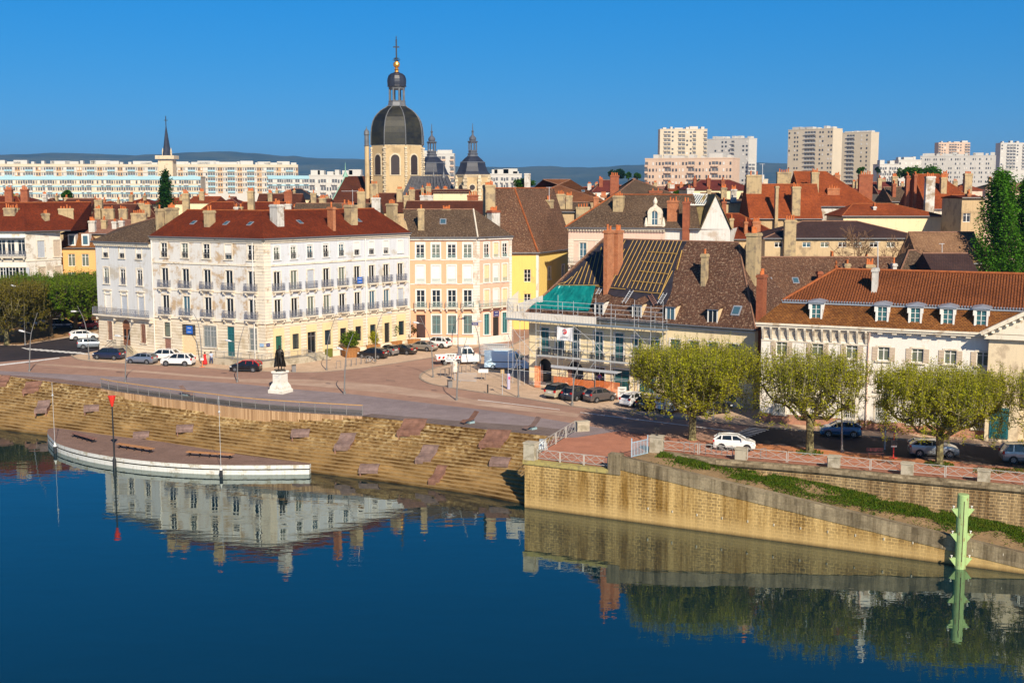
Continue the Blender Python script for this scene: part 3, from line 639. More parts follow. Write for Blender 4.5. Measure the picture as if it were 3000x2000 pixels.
# ---------------------------------------------------------------- facade toolkit
class Fac:
    """a wall face from A to B (left to right seen from outside), with real openings"""
    def __init__(s, bld, A, B, z0, z1):
        s.b = bld; s.A = Vector((A[0], A[1], 0)); B = Vector((B[0], B[1], 0)); s.d = (B-s.A); s.L = s.d.length; s.d.normalize(); s.n = Vector((s.d.y, -s.d.x, 0))
        s.z0 = z0; s.z1 = z1; s.ops = []
    def q(s, u, w_, z): return Vector((s.A.x+s.d.x*u+s.n.x*w_, s.A.y+s.d.y*u+s.n.y*w_, z))
    def u(s, px, py=900):
        p = LN(px, s.A, s.A+s.d*s.L, py); return (p-s.A).dot(s.d)
    def z(s, py, u=None): p = s.q(s.L/2 if u is None else u, 0, 0); return zat(py, p.y)
    def wall(s, mb, rev=.22, splitz=None, m_lo=0, m_hi=1):
        us = sorted({0, s.L}|{o[0] for o in s.ops}|{o[1] for o in s.ops}); zs = sorted({s.z0, s.z1}|({splitz} if splitz else set())|{o[2] for o in s.ops}|{o[3] for o in s.ops})
        for a, b in zip(us, us[1:]):
            if b-a < 1e-4: continue
            for c, e in zip(zs, zs[1:]):
                if e-c < 1e-4: continue
                mu, mz = (a+b)/2, (c+e)/2
                if any(o[0] < mu < o[1] and o[2] < mz < o[3] for o in s.ops): continue
                mb.mat(m_lo if (splitz and mz < splitz) else m_hi if splitz else m_lo)
                mb.face([s.q(a, 0, c), s.q(b, 0, c), s.q(b, 0, e), s.q(a, 0, e)])
        for o in s.ops:
            a, b, c, e = o[:4]
            mb.mat(m_lo if (splitz and (c+e)/2 < splitz) else (m_hi if splitz else m_lo))
            mb.face([s.q(a, 0, c), s.q(a, 0, e), s.q(a, -rev, e), s.q(a, -rev, c)]); mb.face([s.q(b, 0, e), s.q(b, 0, c), s.q(b, -rev, c), s.q(b, -rev, e)])
            mb.face([s.q(a, 0, e), s.q(b, 0, e), s.q(b, -rev, e), s.q(a, -rev, e)]); mb.face([s.q(a, -rev, c), s.q(b, -rev, c), s.q(b, 0, c), s.q(a, 0, c)])
            if len(o) > 4 and o[4] == 'arch':
                n = 8; r = (b-a)/2; m_ = (a+b)/2
                for k in range(n):
                    t0, t1 = pi-pi*k/n, pi-pi*(k+1)/n
                    p0, p1 = (m_+r*cos(t0), e-r+r*sin(t0)), (m_+r*cos(t1), e-r+r*sin(t1))
                    mb.face([s.q(p0[0], 0, p0[1]), s.q(p1[0], 0, p1[1]), s.q(p1[0], 0, e), s.q(p0[0], 0, e)])
                    mb.face([s.q(p0[0], 0, p0[1]), s.q(p0[0], -rev, p0[1]), s.q(p1[0], -rev, p1[1]), s.q(p1[0], 0, p1[1])])
    def opening(s, uc, w_, za, zb, shape=None): s.ops.append((uc-w_/2, uc+w_/2, za, zb) + ((shape,) if shape else ()))
    def window(s, uc, w_, za, zb, frame=None, glass=None, tr=1, surround=None, half=0, closed=None, shape=None, rev=.22, sill=True, bars=None, shutters=None, leafs=2, name='window', bn=0):
        """frame mesh with pane sub-part; half: share of opening covered by a roller shutter"""
        s.opening(uc, w_, za, zb, shape); a, b = uc-w_/2, uc+w_/2; B_ = s.b
        if closed:
            mb = MB(); mb.mat(0)
            n = 2 if closed is not M_roller else 1
            for k in range(n):
                x0, x1 = a+(b-a)*k/n, a+(b-a)*(k+1)/n; mb.obox(s.A, s.d, s.n, x0+.01, x1-.01, -.12, -.07, za, zb)
            nn = max(4, int((zb-za)/.24))
            for k in range(nn): zz = za+(zb-za)*(k+.5)/nn; mb.obox(s.A, s.d, s.n, a+.05, b-.05, -.07, -.055, zz-.03, zz+.03)
            if surround: s.sur(mb, a, b, za, zb, sill, 1)
            return mb.build('shuttered_window', [closed, surround or M_trim], B_)
        mb = MB(); f = .07
        if glass is None: glass = random.choice(GL)
        W = lambda x0, x1, y0, y1, w0=-.17, w1=-.11: mb.obox(s.A, s.d, s.n, x0, x1, w0, w1, y0, y1)
        W(a, a+f, za, zb); W(b-f, b, za, zb); W(a+f, b-f, zb-f, zb); W(a+f, b-f, za, za+f*1.2)
        if leafs == 2: W(uc-.055, uc+.055, za+f*1.2, zb-f)
        elif leafs > 2:
            for k in range(1, leafs): x = a+(b-a)*k/leafs; W(x-.03, x+.03, za+f*1.2, zb-f)
        for k in range(tr):
            zz = za+(zb-za)*(k+1)/(tr+1) if tr > 1 else zb-(zb-za)*.24
            if leafs == 2: W(a+f, uc-.055, zz-.025, zz+.025, -.165, -.115); W(uc+.055, b-f, zz-.025, zz+.025, -.165, -.115)
            else: W(a+f, b-f, zz-.03, zz+.03, -.168, -.112)
        if surround: s.sur(mb, a, b, za, zb, sill, 1)
        wo = mb.build(name, [frame or M_winf, surround or M_trim], B_)
        g = MB(); g.face([s.q(a, -.15, za), s.q(b, -.15, za), s.q(b, -.15, zb), s.q(a, -.15, zb)]); g.build('pane', glass, wo)
        if half:
            r = MB(); r.obox(s.A, s.d, s.n, a+.01, b-.01, -.09, -.05, zb-(zb-za)*half, zb-.01); r.build('roller_shutter', M_roller, wo)
        if bars:
            r = MB(); nb = max(3, int(w_/.17))
            for k in range(nb+1): x = a+.03+(b-a-.06)*k/nb; r.obox(s.A, s.d, s.n, x-.018, x+.018, .04, .08, za, zb)
            for zz in (za+.15, (za+zb)/2, zb-.15): r.obox(s.A, s.d, s.n, a, b, .05, .07, zz-.02, zz+.02)
            r.build('window_grille', bars, wo)
        if shutters:
            for sg in (-1, 1):
                r = MB(); x0 = (a-w_*.5) if sg < 0 else b; r.obox(s.A, s.d, s.n, x0+.02, x0+w_*.5-.02, .02, .06, za, zb)
                nn = int((zb-za)/.25)
                for k in range(nn): zz = za+(zb-za)*(k+.5)/nn; r.obox(s.A, s.d, s.n, x0+.06, x0+w_*.5-.06, .06, .075, zz-.04, zz+.04)
                r.build('shutter', shutters, wo)
        return wo
    def sur(s, mb, a, b, za, zb, sill, k):
        mb.mat(k); t = .17; p = .05
        mb.obox(s.A, s.d, s.n, a-t, a, 0, p, za, zb+t); mb.obox(s.A, s.d, s.n, b, b+t, 0, p, za, zb+t); mb.obox(s.A, s.d, s.n, a, b, 0, p, zb, zb+t)
        if sill: mb.obox(s.A, s.d, s.n, a-t-.06, b+t+.06, 0, .16, za-.14, za)
        mb.mat(0)
    def guard(s, uc, w_, z, m_=None, h=.8, parent=None):
        mb = MB(); a, b = uc-w_/2, uc+w_/2
        for zz in (z+.03, z+h*.72, z+h): mb.obox(s.A, s.d, s.n, a, b, -.05, -.015, zz-.02, zz+.02)
        n = int(w_/.13)
        for k in range(n+1): x = a+.02+(b-a-.04)*k/n; mb.obox(s.A, s.d, s.n, x-.014, x+.014, -.045, -.02, z, z+h)
        for k in range(n): x = a+(b-a)*k/n; mb.bar(s.q(x, -.03, z+.1), s.q(x+(b-a)/n, -.03, z+h*.7), .018)
        return mb.build('window_guard', m_ or M_ironb, s.b)
    def balcony(s, uc, w_, z, m_=None, dep=.55, h=1.0, slabm=None, corb=2):
        mb = MB(); a, b = uc-w_/2, uc+w_/2
        mb.obox(s.A, s.d, s.n, a-.05, b+.05, 0, dep, z-.16, z); mb.obox(s.A, s.d, s.n, a, b, .005, dep-.08, z-.24, z-.16)
        for k in range(corb):
            x = a+.2+(b-a-.4)*k/max(1, corb-1); mb.obox(s.A, s.d, s.n, x-.11, x+.11, .003, dep-.12, z-.5, z-.24); mb.obox(s.A, s.d, s.n, x-.09, x+.09, .003, dep*.4, z-.68, z-.5)
        o = mb.build('balcony', slabm or M_trim, s.b)
        r = MB(); q = s.q; e = dep-.05
        segs = [(q(a, .02, 0), q(a, e, 0)), (q(a, e, 0), q(b, e, 0)), (q(b, e, 0), q(b, .02, 0))]
        for A_, B_ in segs:
            for zz, t in ((z+.08, .025), (z+h*.22, .02), (z+h*.8, .02), (z+h, .045)): r.bar(A_+Vector((0, 0, zz)), B_+Vector((0, 0, zz)), t)
            L = (B_-A_).length; n = max(2, int(L/.14))
            for k in range(n+1): p = A_.lerp(B_, k/n); r.bar(p+Vector((0, 0, z)), p+Vector((0, 0, z+h)), .026 if k % 4 else .035)
            for k in range(n): p0, p1 = A_.lerp(B_, k/n), A_.lerp(B_, (k+1)/n); sg = k % 2; r.bar(p0+Vector((0, 0, z+h*(.25 if sg else .75))), p1+Vector((0, 0, z+h*(.75 if sg else .25))), .022)
        r.build('railing', m_ or M_iron, o); return o
    def band(s, mb, z, h=.25, p=.1, u0=0, u1=None): mb.obox(s.A, s.d, s.n, u0, s.L if u1 is None else u1, .002, p, z, z+h)
    def box(s, mb, u0, u1, w0, w1, z0, z1): mb.obox(s.A, s.d, s.n, u0, u1, w0, w1, z0, z1)
def off_line(pts, w_):
    """offset an open plan polyline to its left (away from the camera when running left to right)"""
    out = []
    for i, p in enumerate(pts):
        ds = []
        if i > 0: ds.append((pts[i]-pts[i-1]).normalized())
        if i < len(pts)-1: ds.append((pts[i+1]-pts[i]).normalized())
        ns = [Vector((-d.y, d.x, 0)) for d in ds]
        if len(ns) == 1: out.append(p+ns[0]*w_)
        else:
            m_ = (ns[0]+ns[1]).normalized(); out.append(p+m_*(w_/max(.35, m_.dot(ns[0]))))
    return out
def roof(bld, front, ridge, back, mat, ze, name='roof', over=.45, ridgem=None, gut=True, gable=None, hips=True, zr=None, slab=.16):
    """front/back eave plan polylines at ze; ridge 3-D polyline. gable: wall material for vertical ends"""
    mb = MB(); F = [Vector((p.x, p.y, ze)) for p in front]; Bk = [Vector((p.x, p.y, ze)) for p in back]; Rg = [Vector(p) for p in ridge]
    n = len(F)
    up = Vector((0, 0, slab))
    def slope(a, b, c, d):
        mb.face([a, b, c, d])
    for i in range(n-1):
        slope(F[i], F[i+1], Rg[i+1], Rg[i]); slope(Bk[i+1], Bk[i], Rg[i], Rg[i+1])
    mb.face([Bk[0], F[0], Rg[0]]); mb.face([F[-1], Bk[-1], Rg[-1]])
    # soffit / edge
    lo = [p-up for p in F]; lob = [p-up for p in Bk]
    for i in range(n-1):
        mb.face([lo[i], lo[i+1], F[i+1], F[i]]); mb.face([lob[i+1], lob[i], Bk[i], Bk[i+1]]); mb.face([lo[i+1], lo[i], lob[i], lob[i+1]])
    mb.face([lob[0], lo[0], F[0], Bk[0]]); mb.face([lo[-1], lob[-1], Bk[-1], F[-1]])
    o = mb.build(name, mat, bld)
    r = MB()
    for a, b in zip(Rg, Rg[1:]):
        if (b-a).length > .1: r.tube([a, b], .13, 6)
    if hips:
        for a, b in ((F[0], Rg[0]), (F[-1], Rg[-1])): r.tube([a, b], .11, 6)
        for i in range(1, n-1): r.tube([F[i], Rg[i]], .11, 6)
    if r.v: r.build('ridge_tiles', ridgem or M_ridgeb, o)
    if gut:
        g = MB()
        for a, b in zip(F, F[1:]): d = (b-a).normalized(); nn = Vector((d.y, -d.x, 0)); g.tube([a+nn*.06-up*.3, b+nn*.06-up*.3], .09, 6)
        g.build('gutter', M_gutter, o)
    return o
def chimney(rf, c, w_, d_, z0, z1, mat=None, rz=0, pots=4, capm=None, potm=None, flash=True):
    mb = MB(); mb.mat(0).box((c[0], c[1], (z0+z1)/2), (w_, d_, z1-z0), rz)
    cp = .25 if z1-z0 > 2 else .18
    mb.mat(1).box((c[0], c[1], z1-cp*.5), (w_+.18, d_+.18, cp), rz); mb.box((c[0], c[1], z1+.05), (w_+.05, d_+.05, .1), rz)
    ax = Vector((cos(rz), sin(rz), 0)) if w_ >= d_ else Vector((-sin(rz), cos(rz), 0)); ln = max(w_, d_)
    mb.mat(2)
    for k in range(pots):
        p = Vector((c[0], c[1], z1+.1))+ax*(ln*.8*((k+.5)/pots-.5)); h = rr(.35, .75)
        mb.lathe(p, [(.13, 0), (.11, h*.8), (.15, h*.85), (.13, h)], 7)
    if flash: pass
    return mb.build('chimney', [mat or M_chim, capm or (mat or M_chim), potm or M_pot], rf)
def ctop(px, py, Y): return P(px, py, Y)
def chim_px(rf, px, pw, py_top, Y, zb, mat=None, pots=4, dep=1.1, rz=0, capm=None, potm=None):
    """chimney given by its picture column, width and top, at depth Y, running down to height zb"""
    w_ = pw*Y/FPX; zt = zat(py_top, Y); x = P(px, py_top, Y).x
    return chimney(rf, (x, Y+dep/2), w_, dep, min(zb, zt-1), zt-.55 if pots else zt-.1, mat, rz, pots, capm, potm)
def skylight(rf, p, n, w_=.8, h=1.1):
    """p on the roof plane, n its normal"""
    t = Vector((-n.y, n.x, 0)).normalized(); s_ = n.cross(t); n = n.normalized(); M = Matrix((t, s_, n)).transposed()
    mb = MB(); mb.box(p+n*.06, (w_, h, .12), M=M); o = mb.build('skylight', M_zinc, rf)
    g = MB(); g.box(p+n*.13, (w_*.75, h*.75, .03), M=M); g.build('pane', M_glass3, o)
def rplane(a, b, c): return (b-a).cross(c-a).normalized()
def plan(px_, Y): p = P(px_, 900, Y); return Vector((p.x, p.y, 0))
def walls_back(mb, poly, z0, z1):
    """plain faces along an open polyline (seen from its right side)"""
    for a, b in zip(poly, poly[1:]): mb.face([(a.x, a.y, z0), (b.x, b.y, z0), (b.x, b.y, z1), (a.x, a.y, z1)])
def chl(rf, line, off, px_, pw, top, zb, **k):
    o = off_line(line, off); seg = None
    for a, b in zip(o, o[1:]):
        p = LN(px_, a, b, top+30)
        if min(a.x, b.x)-1 <= p.x <= max(a.x, b.x)+1: seg = p; dd = b-a; break
    if seg is None: seg = LN(px_, o[0], o[-1], top+30); dd = o[-1]-o[0]
    rz = math.atan2(dd.y, dd.x); dep = k.pop('dep', 1.0)
    w_ = pw*seg.y/FPX; ang = math.atan2(seg.x, seg.y); a_ = abs(cos(rz+ang)); b_ = abs(sin(rz+ang))
    side = k.pop('side', False)
    if side: dep = max(.5, w_*1.0/max(.3, a_)); w_, dep = .75, dep    # long face runs back from the eave
    else: w_ = max(.5, (w_-dep*b_)/max(.3, a_))
    pots = k.pop('pots', 4); zt = zat(top, seg.y)
    return chimney(rf, seg, w_, dep, zb, zt-.5 if pots else zt-.1, k.pop('mat', None), rz, pots, **k)
# ======================================================== B1: four storey white corner building
L1, C1, R1 = plan(450, 171.5), plan(776, 162.5), plan(1200.5, 184)
E1 = 17.0
b1 = thing('apartment_building', 'four storey worn white corner building with red tiled roof and iron balconies', 'building', C1)
FL, FR = Fac(b1, L1, C1, 0, E1), Fac(b1, C1, R1, 0, E1)
ZR = [(2.0, 5.0), (6.25, 8.85), (10.0, 12.6), (14.15, 16.0)]
def shop(F, uc, w_, zb, m_, kind):
    if kind == 'door':
        F.opening(uc, w_, .9, zb); mb = MB(); F.box(mb, uc-w_/2, uc+w_/2, -.2, -.12, .9, zb)
        for k in (0, 1):
            for zz in (1.1, 2.2): F.box(mb, uc-w_/2+.1+k*w_/2, uc-.1+k*w_/2, -.12, -.095, zz, zz+.9)
        mb.build('door', m_, F.b)
# left (river) face: five bays
UL = [FL.u(260+v/3.408) for v in (772, 978, 1192, 1410, 1635)]
for i, u in enumerate(UL):
    FL.window(u, 1.15, 14.15, 16.15, surround=M_trim, tr=2, half=(.72 if i == 3 else 0)); 
    FL.guard(u, 1.1, 14.15)
    FL.window(u, 1.25, 9.95, 12.65, surround=M_trim, tr=0, glass=M_glass if i % 2 else None); FL.balcony(u, 2.0, 9.95)
    FL.window(u, 1.25, 6.15, 8.85, surround=M_trim, tr=0, glass=M_glass3 if i == 1 else M_glass); FL.balcony(u, 2.0, 6.15)
# ground floor: blocked window, shutter with a board, big window, teal door, barred window
FL.window(UL[0]+.1, 1.1, 3.0, 5.0, frame=M_ddark, glass=M_glass2, surround=M_trim, tr=1, leafs=1)
FL.opening(UL[0]+.1, 1.1, .35, 2.7); mb = MB(); FL.box(mb, UL[0]-.45, UL[0]+.65, -.15, -.08, .35, 2.7); mb.box(FL.q(UL[0]+.25, -.05, 1.2), (.7, .06, 1.3), math.atan2(FL.d.y, FL.d.x)); mb.build('boarded_door', M_brwood, b1)
FL.opening(UL[1]+.2, 2.5, .15, 4.9); mb = MB(); FL.box(mb, UL[1]-1.05, UL[1]+1.45, -.2, -.14, .15, 3.35)
for k in range(7): FL.box(mb, UL[1]-1.05, UL[1]+1.45, -.14, -.12, .3+k*.45, .33+k*.45)
mb.build('garage_door', M_shutc, b1)
mb = MB(); FL.box(mb, UL[1]-1.05, UL[1]+1.45, -.2, -.15, 3.35, 4.9); 
o_ = mb.build('louvre', M_ddark, b1); mb = MB()
for k in range(7): FL.box(mb, UL[1]-1.05, UL[1]+1.45, -.14, -.06, 3.45+k*.2, 3.5+k*.2)
mb.build('louvre_slats', M_metal, o_)
FL.window(UL[2]+.2, 2.35, 1.9, 4.95, frame=plain('pale_grey_frame', (.5, .52, .56), .5), glass=M_glass3, surround=M_trim, tr=1, leafs=4, bars=M_fence)
FL.opening(UL[3], 1.25, .9, 5.0); mb = MB(); u = UL[3]
for a_, c_ in ((u-.62, u-.5), (u+.5, u+.62), (u-.06, u+.0)): FL.box(mb, a_, c_, -.2, -.1, .9, 5.0)
for z_ in (.9, 3.9, 4.9): FL.box(mb, u-.62, u+.62, -.2, -.1, z_, z_+.12)
o_ = mb.build('entrance_door', M_dteal, b1); mb = MB(); mb.face([FL.q(u-.55, -.17, .9), FL.q(u+.55, -.17, .9), FL.q(u+.55, -.17, 5), FL.q(u-.55, -.17, 5)]); mb.build('pane', M_glass4, o_)
FL.window(UL[4], 1.35, 1.9, 5.0, glass=M_glass3, surround=M_trim, tr=3, bars=M_fence)
# right face: nine bays
UR = [FR.u(740+v/3.408) for v in (253, 420, 583, 742, 897, 1049, 1195, 1338, 1480)]
for i, u in enumerate(UR):
    if i < 5: FR.window(u, 1.0, 14.15, 16.0, surround=M_winf, tr=2, half=.12, glass=M_glass2 if i < 2 else None)
    elif i < 8: FR.window(u, 1.0, 14.15, 16.0, surround=M_winf, tr=0, half=(0, 0, 0, 0, 0, .62, .65, .78)[i])
    else: FR.window(u, 1.0, 14.15, 16.0, closed=M_roller, surround=M_winf)
    if i < 8: FR.guard(u, .95, 14.15)
    if i == 2: FR.window(u, 1.15, 9.95, 12.5, closed=M_shut, surround=M_trim)
    else: FR.window(u, 1.15, 9.95, 12.55, surround=M_trim, tr=0, glass=[M_glass, M_glass2, 0, M_glass, M_glass2, M_glass, M_glass, M_glass, M_glass][i])
    FR.balcony(u, 1.85, 9.95)
    if i == 8: FR.window(u, 1.15, 6.15, 8.8, closed=M_shut, surround=M_trim)
    else: FR.window(u, 1.15, 6.15, 8.8, surround=M_trim, tr=0, glass=[M_glass, M_glass, M_glass2, M_glass2, M_glass, M_glass, M_glass3, M_glass3][i])
    FR.balcony(u, 1.85, 6.15)
SH = [('door', M_dgreen), ('win', M_glass2), ('big', M_ddark), ('win', M_glass3), ('win', M_glass), ('win', M_glass), ('win', M_glass4), ('door', M_ddark), ('win', M_glass4)]
ym = MB()
for i, (u, (k, g)) in enumerate(zip(UR, SH)):
    zb = 3.85
    FR.box(ym, u-.95, u-(.78 if k == 'big' else .55), .02, .06, .9, zb+1.05); FR.box(ym, u+(.78 if k == 'big' else .55), u+.95, .02, .06, .9, zb+1.05)
    FR.box(ym, u-(.78 if k == 'big' else .55), u+(.78 if k == 'big' else .55), .02, .06, zb, zb+1.05)
    if k == 'win': FR.box(ym, u-.55, u+.55, .02, .06, .9, 1.75); FR.window(u, 1.1, 1.75, zb, frame=M_ironb, glass=g, tr=1, bars=M_ironb)
    elif k == 'door':
        FR.opening(u, 1.1, .9, zb); mb = MB(); FR.box(mb, u-.55, u+.55, -.2, -.13, .9, zb)
        for z_ in (1.1, 2.4): FR.box(mb, u-.4, u-.06, -.13, -.1, z_, z_+1.1); FR.box(mb, u+.06, u+.4, -.13, -.1, z_, z_+1.1)
        mb.build('door', g, b1)
    else:
        FR.opening(u, 1.56, .9, zb); mb = MB()
        for x_ in (-.78, -.03, .72): FR.box(mb, u+x_, u+x_+.06, -.2, -.12, .9, zb)
        FR.box(mb, u-.78, u+.78, -.2, -.12, 3.2, 3.27); o_ = mb.build('entrance_door', M_metal, b1); g2 = MB(); g2.face([FR.q(u-.78, -.18, .9), FR.q(u+.78, -.18, .9), FR.q(u+.78, -.18, zb), FR.q(u-.78, -.18, zb)]); g2.build('pane', M_glass, o_)
ym.build('shopfront_panels', M_yel, b1)
wl = MB(); FL.wall(wl, splitz=5.75, m_lo=0, m_hi=1)
wl2 = MB(); FR.wall(wl2, splitz=5.75, m_lo=0, m_hi=1)
bk = off_line([L1, C1, R1], 12.5)
walls_back(wl, [bk[0], L1], 0, E1); walls_back(wl, [R1, bk[2]], 0, E1); walls_back(wl, [bk[2], bk[1], bk[0]], 0, E1)
wl.build('wall', [M_rust, M_b1], b1); wl2.build('wall', [M_rust, M_b1r], b1)
tr_ = MB()
for F in (FL, FR):
    F.band(tr_, 5.62, .28, .16); F.band(tr_, 9.55, .2, .07); F.band(tr_, 13.3, .24, .12); F.band(tr_, 0, .7, .08); F.band(tr_, E1-.62, .3, .14); F.band(tr_, E1-.32, .32, .38)
tr_.build('string_course', M_trim, b1)
qn_ = MB()   # rusticated corner pier
for k in range(26):
    z_ = 5.95+k*.42
    if z_ > 16.2: break
    FL.box(qn_, FL.L-1.55+.0, FL.L+.03, .0, .06, z_, z_+.36); FR.box(qn_, -.03, 1.15, .0, .06, z_, z_+.36)
qn_.build('corner_pier', M_trim, b1)
dp = None
for F, u in ((FL, .12), (FL, FL.L-1.75), (FR, FR.u(740+1130/3.408)), (FR, FR.L-.12)): dp = MB(); dp.tube([F.q(u, .14, .8), F.q(u, .14, E1-.5)], .07, 6); dp.build('drainpipe', M_winf, b1)

fr = off_line([L1, C1, R1], -.5); rgp = off_line([L1, C1, R1], 6.2); bk2 = off_line([L1, C1, R1], 13)
rz1 = 20.6
rg = [LN(548, rgp[0], rgp[1], 617), rgp[1], LN(1096, rgp[1], rgp[2], 613)]
rg = [Vector((p.x, p.y, rz1)) for p in rg]
rf1 = roof(b1, fr, rg, bk2, T_red, E1+.05, ridgem=M_ridge, hips=False)
for (px_, pw, top, off, mat, pots, dp_, sd_) in ((468, 21, 603, 2.8, None, 1, 1.2, 0), (503, 40, 600, 5.0, None, 6, 1.3, 0), (614, 33, 608, 2.6, None, 2, 1.3, 0), (811, 41, 590, 3.0, M_chimw, 4, 1.6, 0), (971, 24, 598, 1.3, M_brick, 1, 1.2, 0), (1028, 39, 592, 2.7, None, 5, 1.5, 0), (1148, 33, 588, 5, None, 4, 1.5, 0)):
    chl(rf1, [L1, C1, R1], off, px_, pw, top, E1+.2, mat=mat, pots=pots, dep=dp_)
def sky_on(rf, line, off, zf, zr_, wid, pxs, w_=.7, h=1.0, seg=0):
    """skylights on the front slope; zf eave height, zr_ ridge height at distance wid"""
    a, b = line[seg], line[seg+1]; d = (b-a).normalized(); inn = Vector((-d.y, d.x, 0)); n = (Vector((0, 0, 1))*wid-inn*(zr_-zf)).normalized()
    for px_ in pxs:
        o = [a+inn*off, b+inn*off]; p = LN(px_, o[0], o[1], 650); p.z = zf+(zr_-zf)*off/wid; skylight(rf, p, n, w_, h)
sky_on(rf1, [L1, C1, R1], 3.0, E1+.3, rz1, 6.4, [567, 663, 733]); sky_on(rf1, [L1, C1, R1], 3.2, E1+.3, rz1, 6.4, [878, 1050], seg=1)
# name boards on the building
def board(name, label, F, u, z, w_, h, mat, lines=(), cat='sign', tmat=None, dep=.05, group=None, size=.2, off=.03):
    mb = MB(); F.box(mb, u-w_/2, u+w_/2, off, off+dep, z-h/2, z+h/2); loc = F.q(u, off, z); t = thing(name, label, cat, loc, 0, group); mb.build('panel', mat, t)
    for k, (tx, sz) in enumerate(lines):
        zz = z+h/2-h*(k+.5)/len(lines); text(t, tx, F.q(u, off+dep+.012, zz), F.d, sz, tmat or M_winf, loc)
    return t
def text(t, tx, c, d, size, mat, loc, up=Vector((0, 0, 1))):
    cu = bpy.data.curves.new('lettering', 'FONT'); cu.body = tx; cu.size = size; cu.align_x = 'CENTER'; cu.align_y = 'CENTER'; cu.extrude = .006; cu.offset = size*.02
    ob = bpy.data.objects.new('lettering', cu); COL.objects.link(ob); dg = bpy.context.evaluated_depsgraph_get(); me = bpy.data.meshes.new_from_object(ob.evaluated_get(dg))
    bpy.data.objects.remove(ob); me.name = 'lettering'; me.materials.clear(); me.materials.append(mat)
    n_ = d.cross(up).normalized(); M = Matrix((d, up, n_)).transposed().to_4x4()
    me.transform(Matrix.Translation(Vector(c)-Vector(loc)) @ M); o = bpy.data.objects.new('lettering', me); COL.objects.link(o); o.parent = t; return o
M_blue = plain('blue_sign_enamel', (.02, .12, .50), .4, 0, .05); M_navy = plain('navy_sign', (.02, .03, .16), .4, 0, .05)
board('estate_sign', 'blue estate agent board on the dark louvre above the garage door', FL, UL[1]+.35, 4.15, 1.1, 1.1, M_blue, [('À VENDRE', .22), ('IMMOBILIER', .16), ('03 85 00 00', .15)], off=-.03) if False else board('estate_sign', 'blue estate agent board on the dark louvre above the garage door', FL, UL[1]+.35, 4.15, 1.1, 1.1, M_blue, [('▬▬▬', .2), ('▬▬▬▬', .16)], off=-.03)
board('estate_sign', 'blue estate agent board hung on a second storey balcony railing', FR, UR[5], 10.55, .95, .9, M_blue, [('▬▬▬', .2), ('▬▬▬▬', .14)], off=.52, group=None)
board('street_plate', 'pale blue street name plate on the corner of the white building', FL, FL.L-.65, 2.75, .65, .42, plain('pale_blue_enamel', (.25, .42, .65), .4), [('▬▬▬', .12)])
board('street_plate', 'dark blue street name plate on the corner of the white building', FR, .35, 2.8, .6, .42, M_navy, [('▬▬▬', .12)])
# ramp and steps with railing round the corner
acc = thing('access_ramp', 'stone access ramp with dark steel railing round the corner of the white building', 'ramp', C1)
ra = FL.q(FL.L-8.2, 0, 0); rb = FL.q(FL.L+1.7, 1.9, 0)
mb = MB(); q1 = FL.q(FL.L-9.6, 1.9, 0); q2 = FL.q(FL.L-7.2, 1.9, 0)
w1 = [FL.q(FL.L-9.8, .0, 0), FL.q(FL.L-9.8, 2.0, 0), FL.q(FL.L-7.0, 2.0, 0), FL.q(FL.L-7.0, 0, 0)]
mb.hexa(w1, [p+Vector((0, 0, z_)) for p, z_ in zip(w1, (.05, .05, .85, .85))])
k2 = FR.q(-.3, 2.0, 0); corner = FL.q(FL.L+.9, 2.0, 0)
pl_ = [FL.q(FL.L-7.0, 0, 0), FL.q(FL.L-7.0, 2.0, 0), corner, FR.q(5.6, 2.0, 0), FR.q(5.6, 0, 0), C1]
mb.prism(pl_, -.1, .85)
for k in range(5): mb.obox(FR.A, FR.d, FR.n, 5.6+k*.35, 5.95+k*.35, 0, 1.9, -.1, .68-k*.17)
mb.build('platform', M_block, acc)
mb = MB(); path = [FL.q(FL.L-9.8, 1.95, 0), FL.q(FL.L-7.0, 1.95, .85), corner+Vector((0, 0, .85)), FR.q(5.6, 1.95, .85), FR.q(7.3, 1.95, .0)]
for a, b in zip(path, path[1:]):
    for h_ in (.15, .95): mb.bar(a+Vector((0, 0, h_)), b+Vector((0, 0, h_)), .045)
    n_ = max(2, int((b-a).length/.16))
    for k in range(n_+1): p = a.lerp(b, k/n_); mb.bar(p, p+Vector((0, 0, .95)), .02 if k % 9 else .06)
mb.build('railing', M_gutter, acc)
bs = thing('entrance_steps', 'stone steps up to the wide doorway between the yellow shop panels', 'steps', FR.q(UR[2], 0, 0)); mb = MB()
for k in range(5): FR.box(mb, UR[2]-1.5-.12*k, UR[2]+1.5+.12*k, 0.07 if k == 0 else .07+.3*k, .37+.3*k+.2, -.1, .85-k*.17)
mb.build('treads', M_block, bs)
# ======================================================== B0: narrow three bay building on the left
E0 = 16.0
L0 = plan(287, 178.0); R0 = Vector((L1.x, L1.y, 0))-(C1-L1).normalized()*.0
R0 = plan(449.5, 171.6)
b0 = thing('town_house', 'narrow three bay grey white house with long balcony and arched brown door', 'building', L0)
F0 = Fac(b0, L0, R0, 0, E0-.0)
U0 = [F0.u(260+v/3.408) for v in (190, 352, 520)]
for i, u in enumerate(U0):
    F0.window(u, 1.05, 13.75, 15.3, surround=M_trim, tr=0, half=.6, glass=M_glass); F0.guard(u, 1.0, 13.75, h=.7)
    F0.window(u, 1.15, 9.95, 12.3, surround=M_trim, tr=1, glass=M_glass if i else M_glass2, half=.08); F0.guard(u, 1.55, 9.95, M_iron, .9)
    u2 = u+.15
    F0.window(u2, 1.2, 5.55, 8.35, closed=M_roller if i == 0 else M_shut, surround=M_trim, sill=False)
hd = MB()
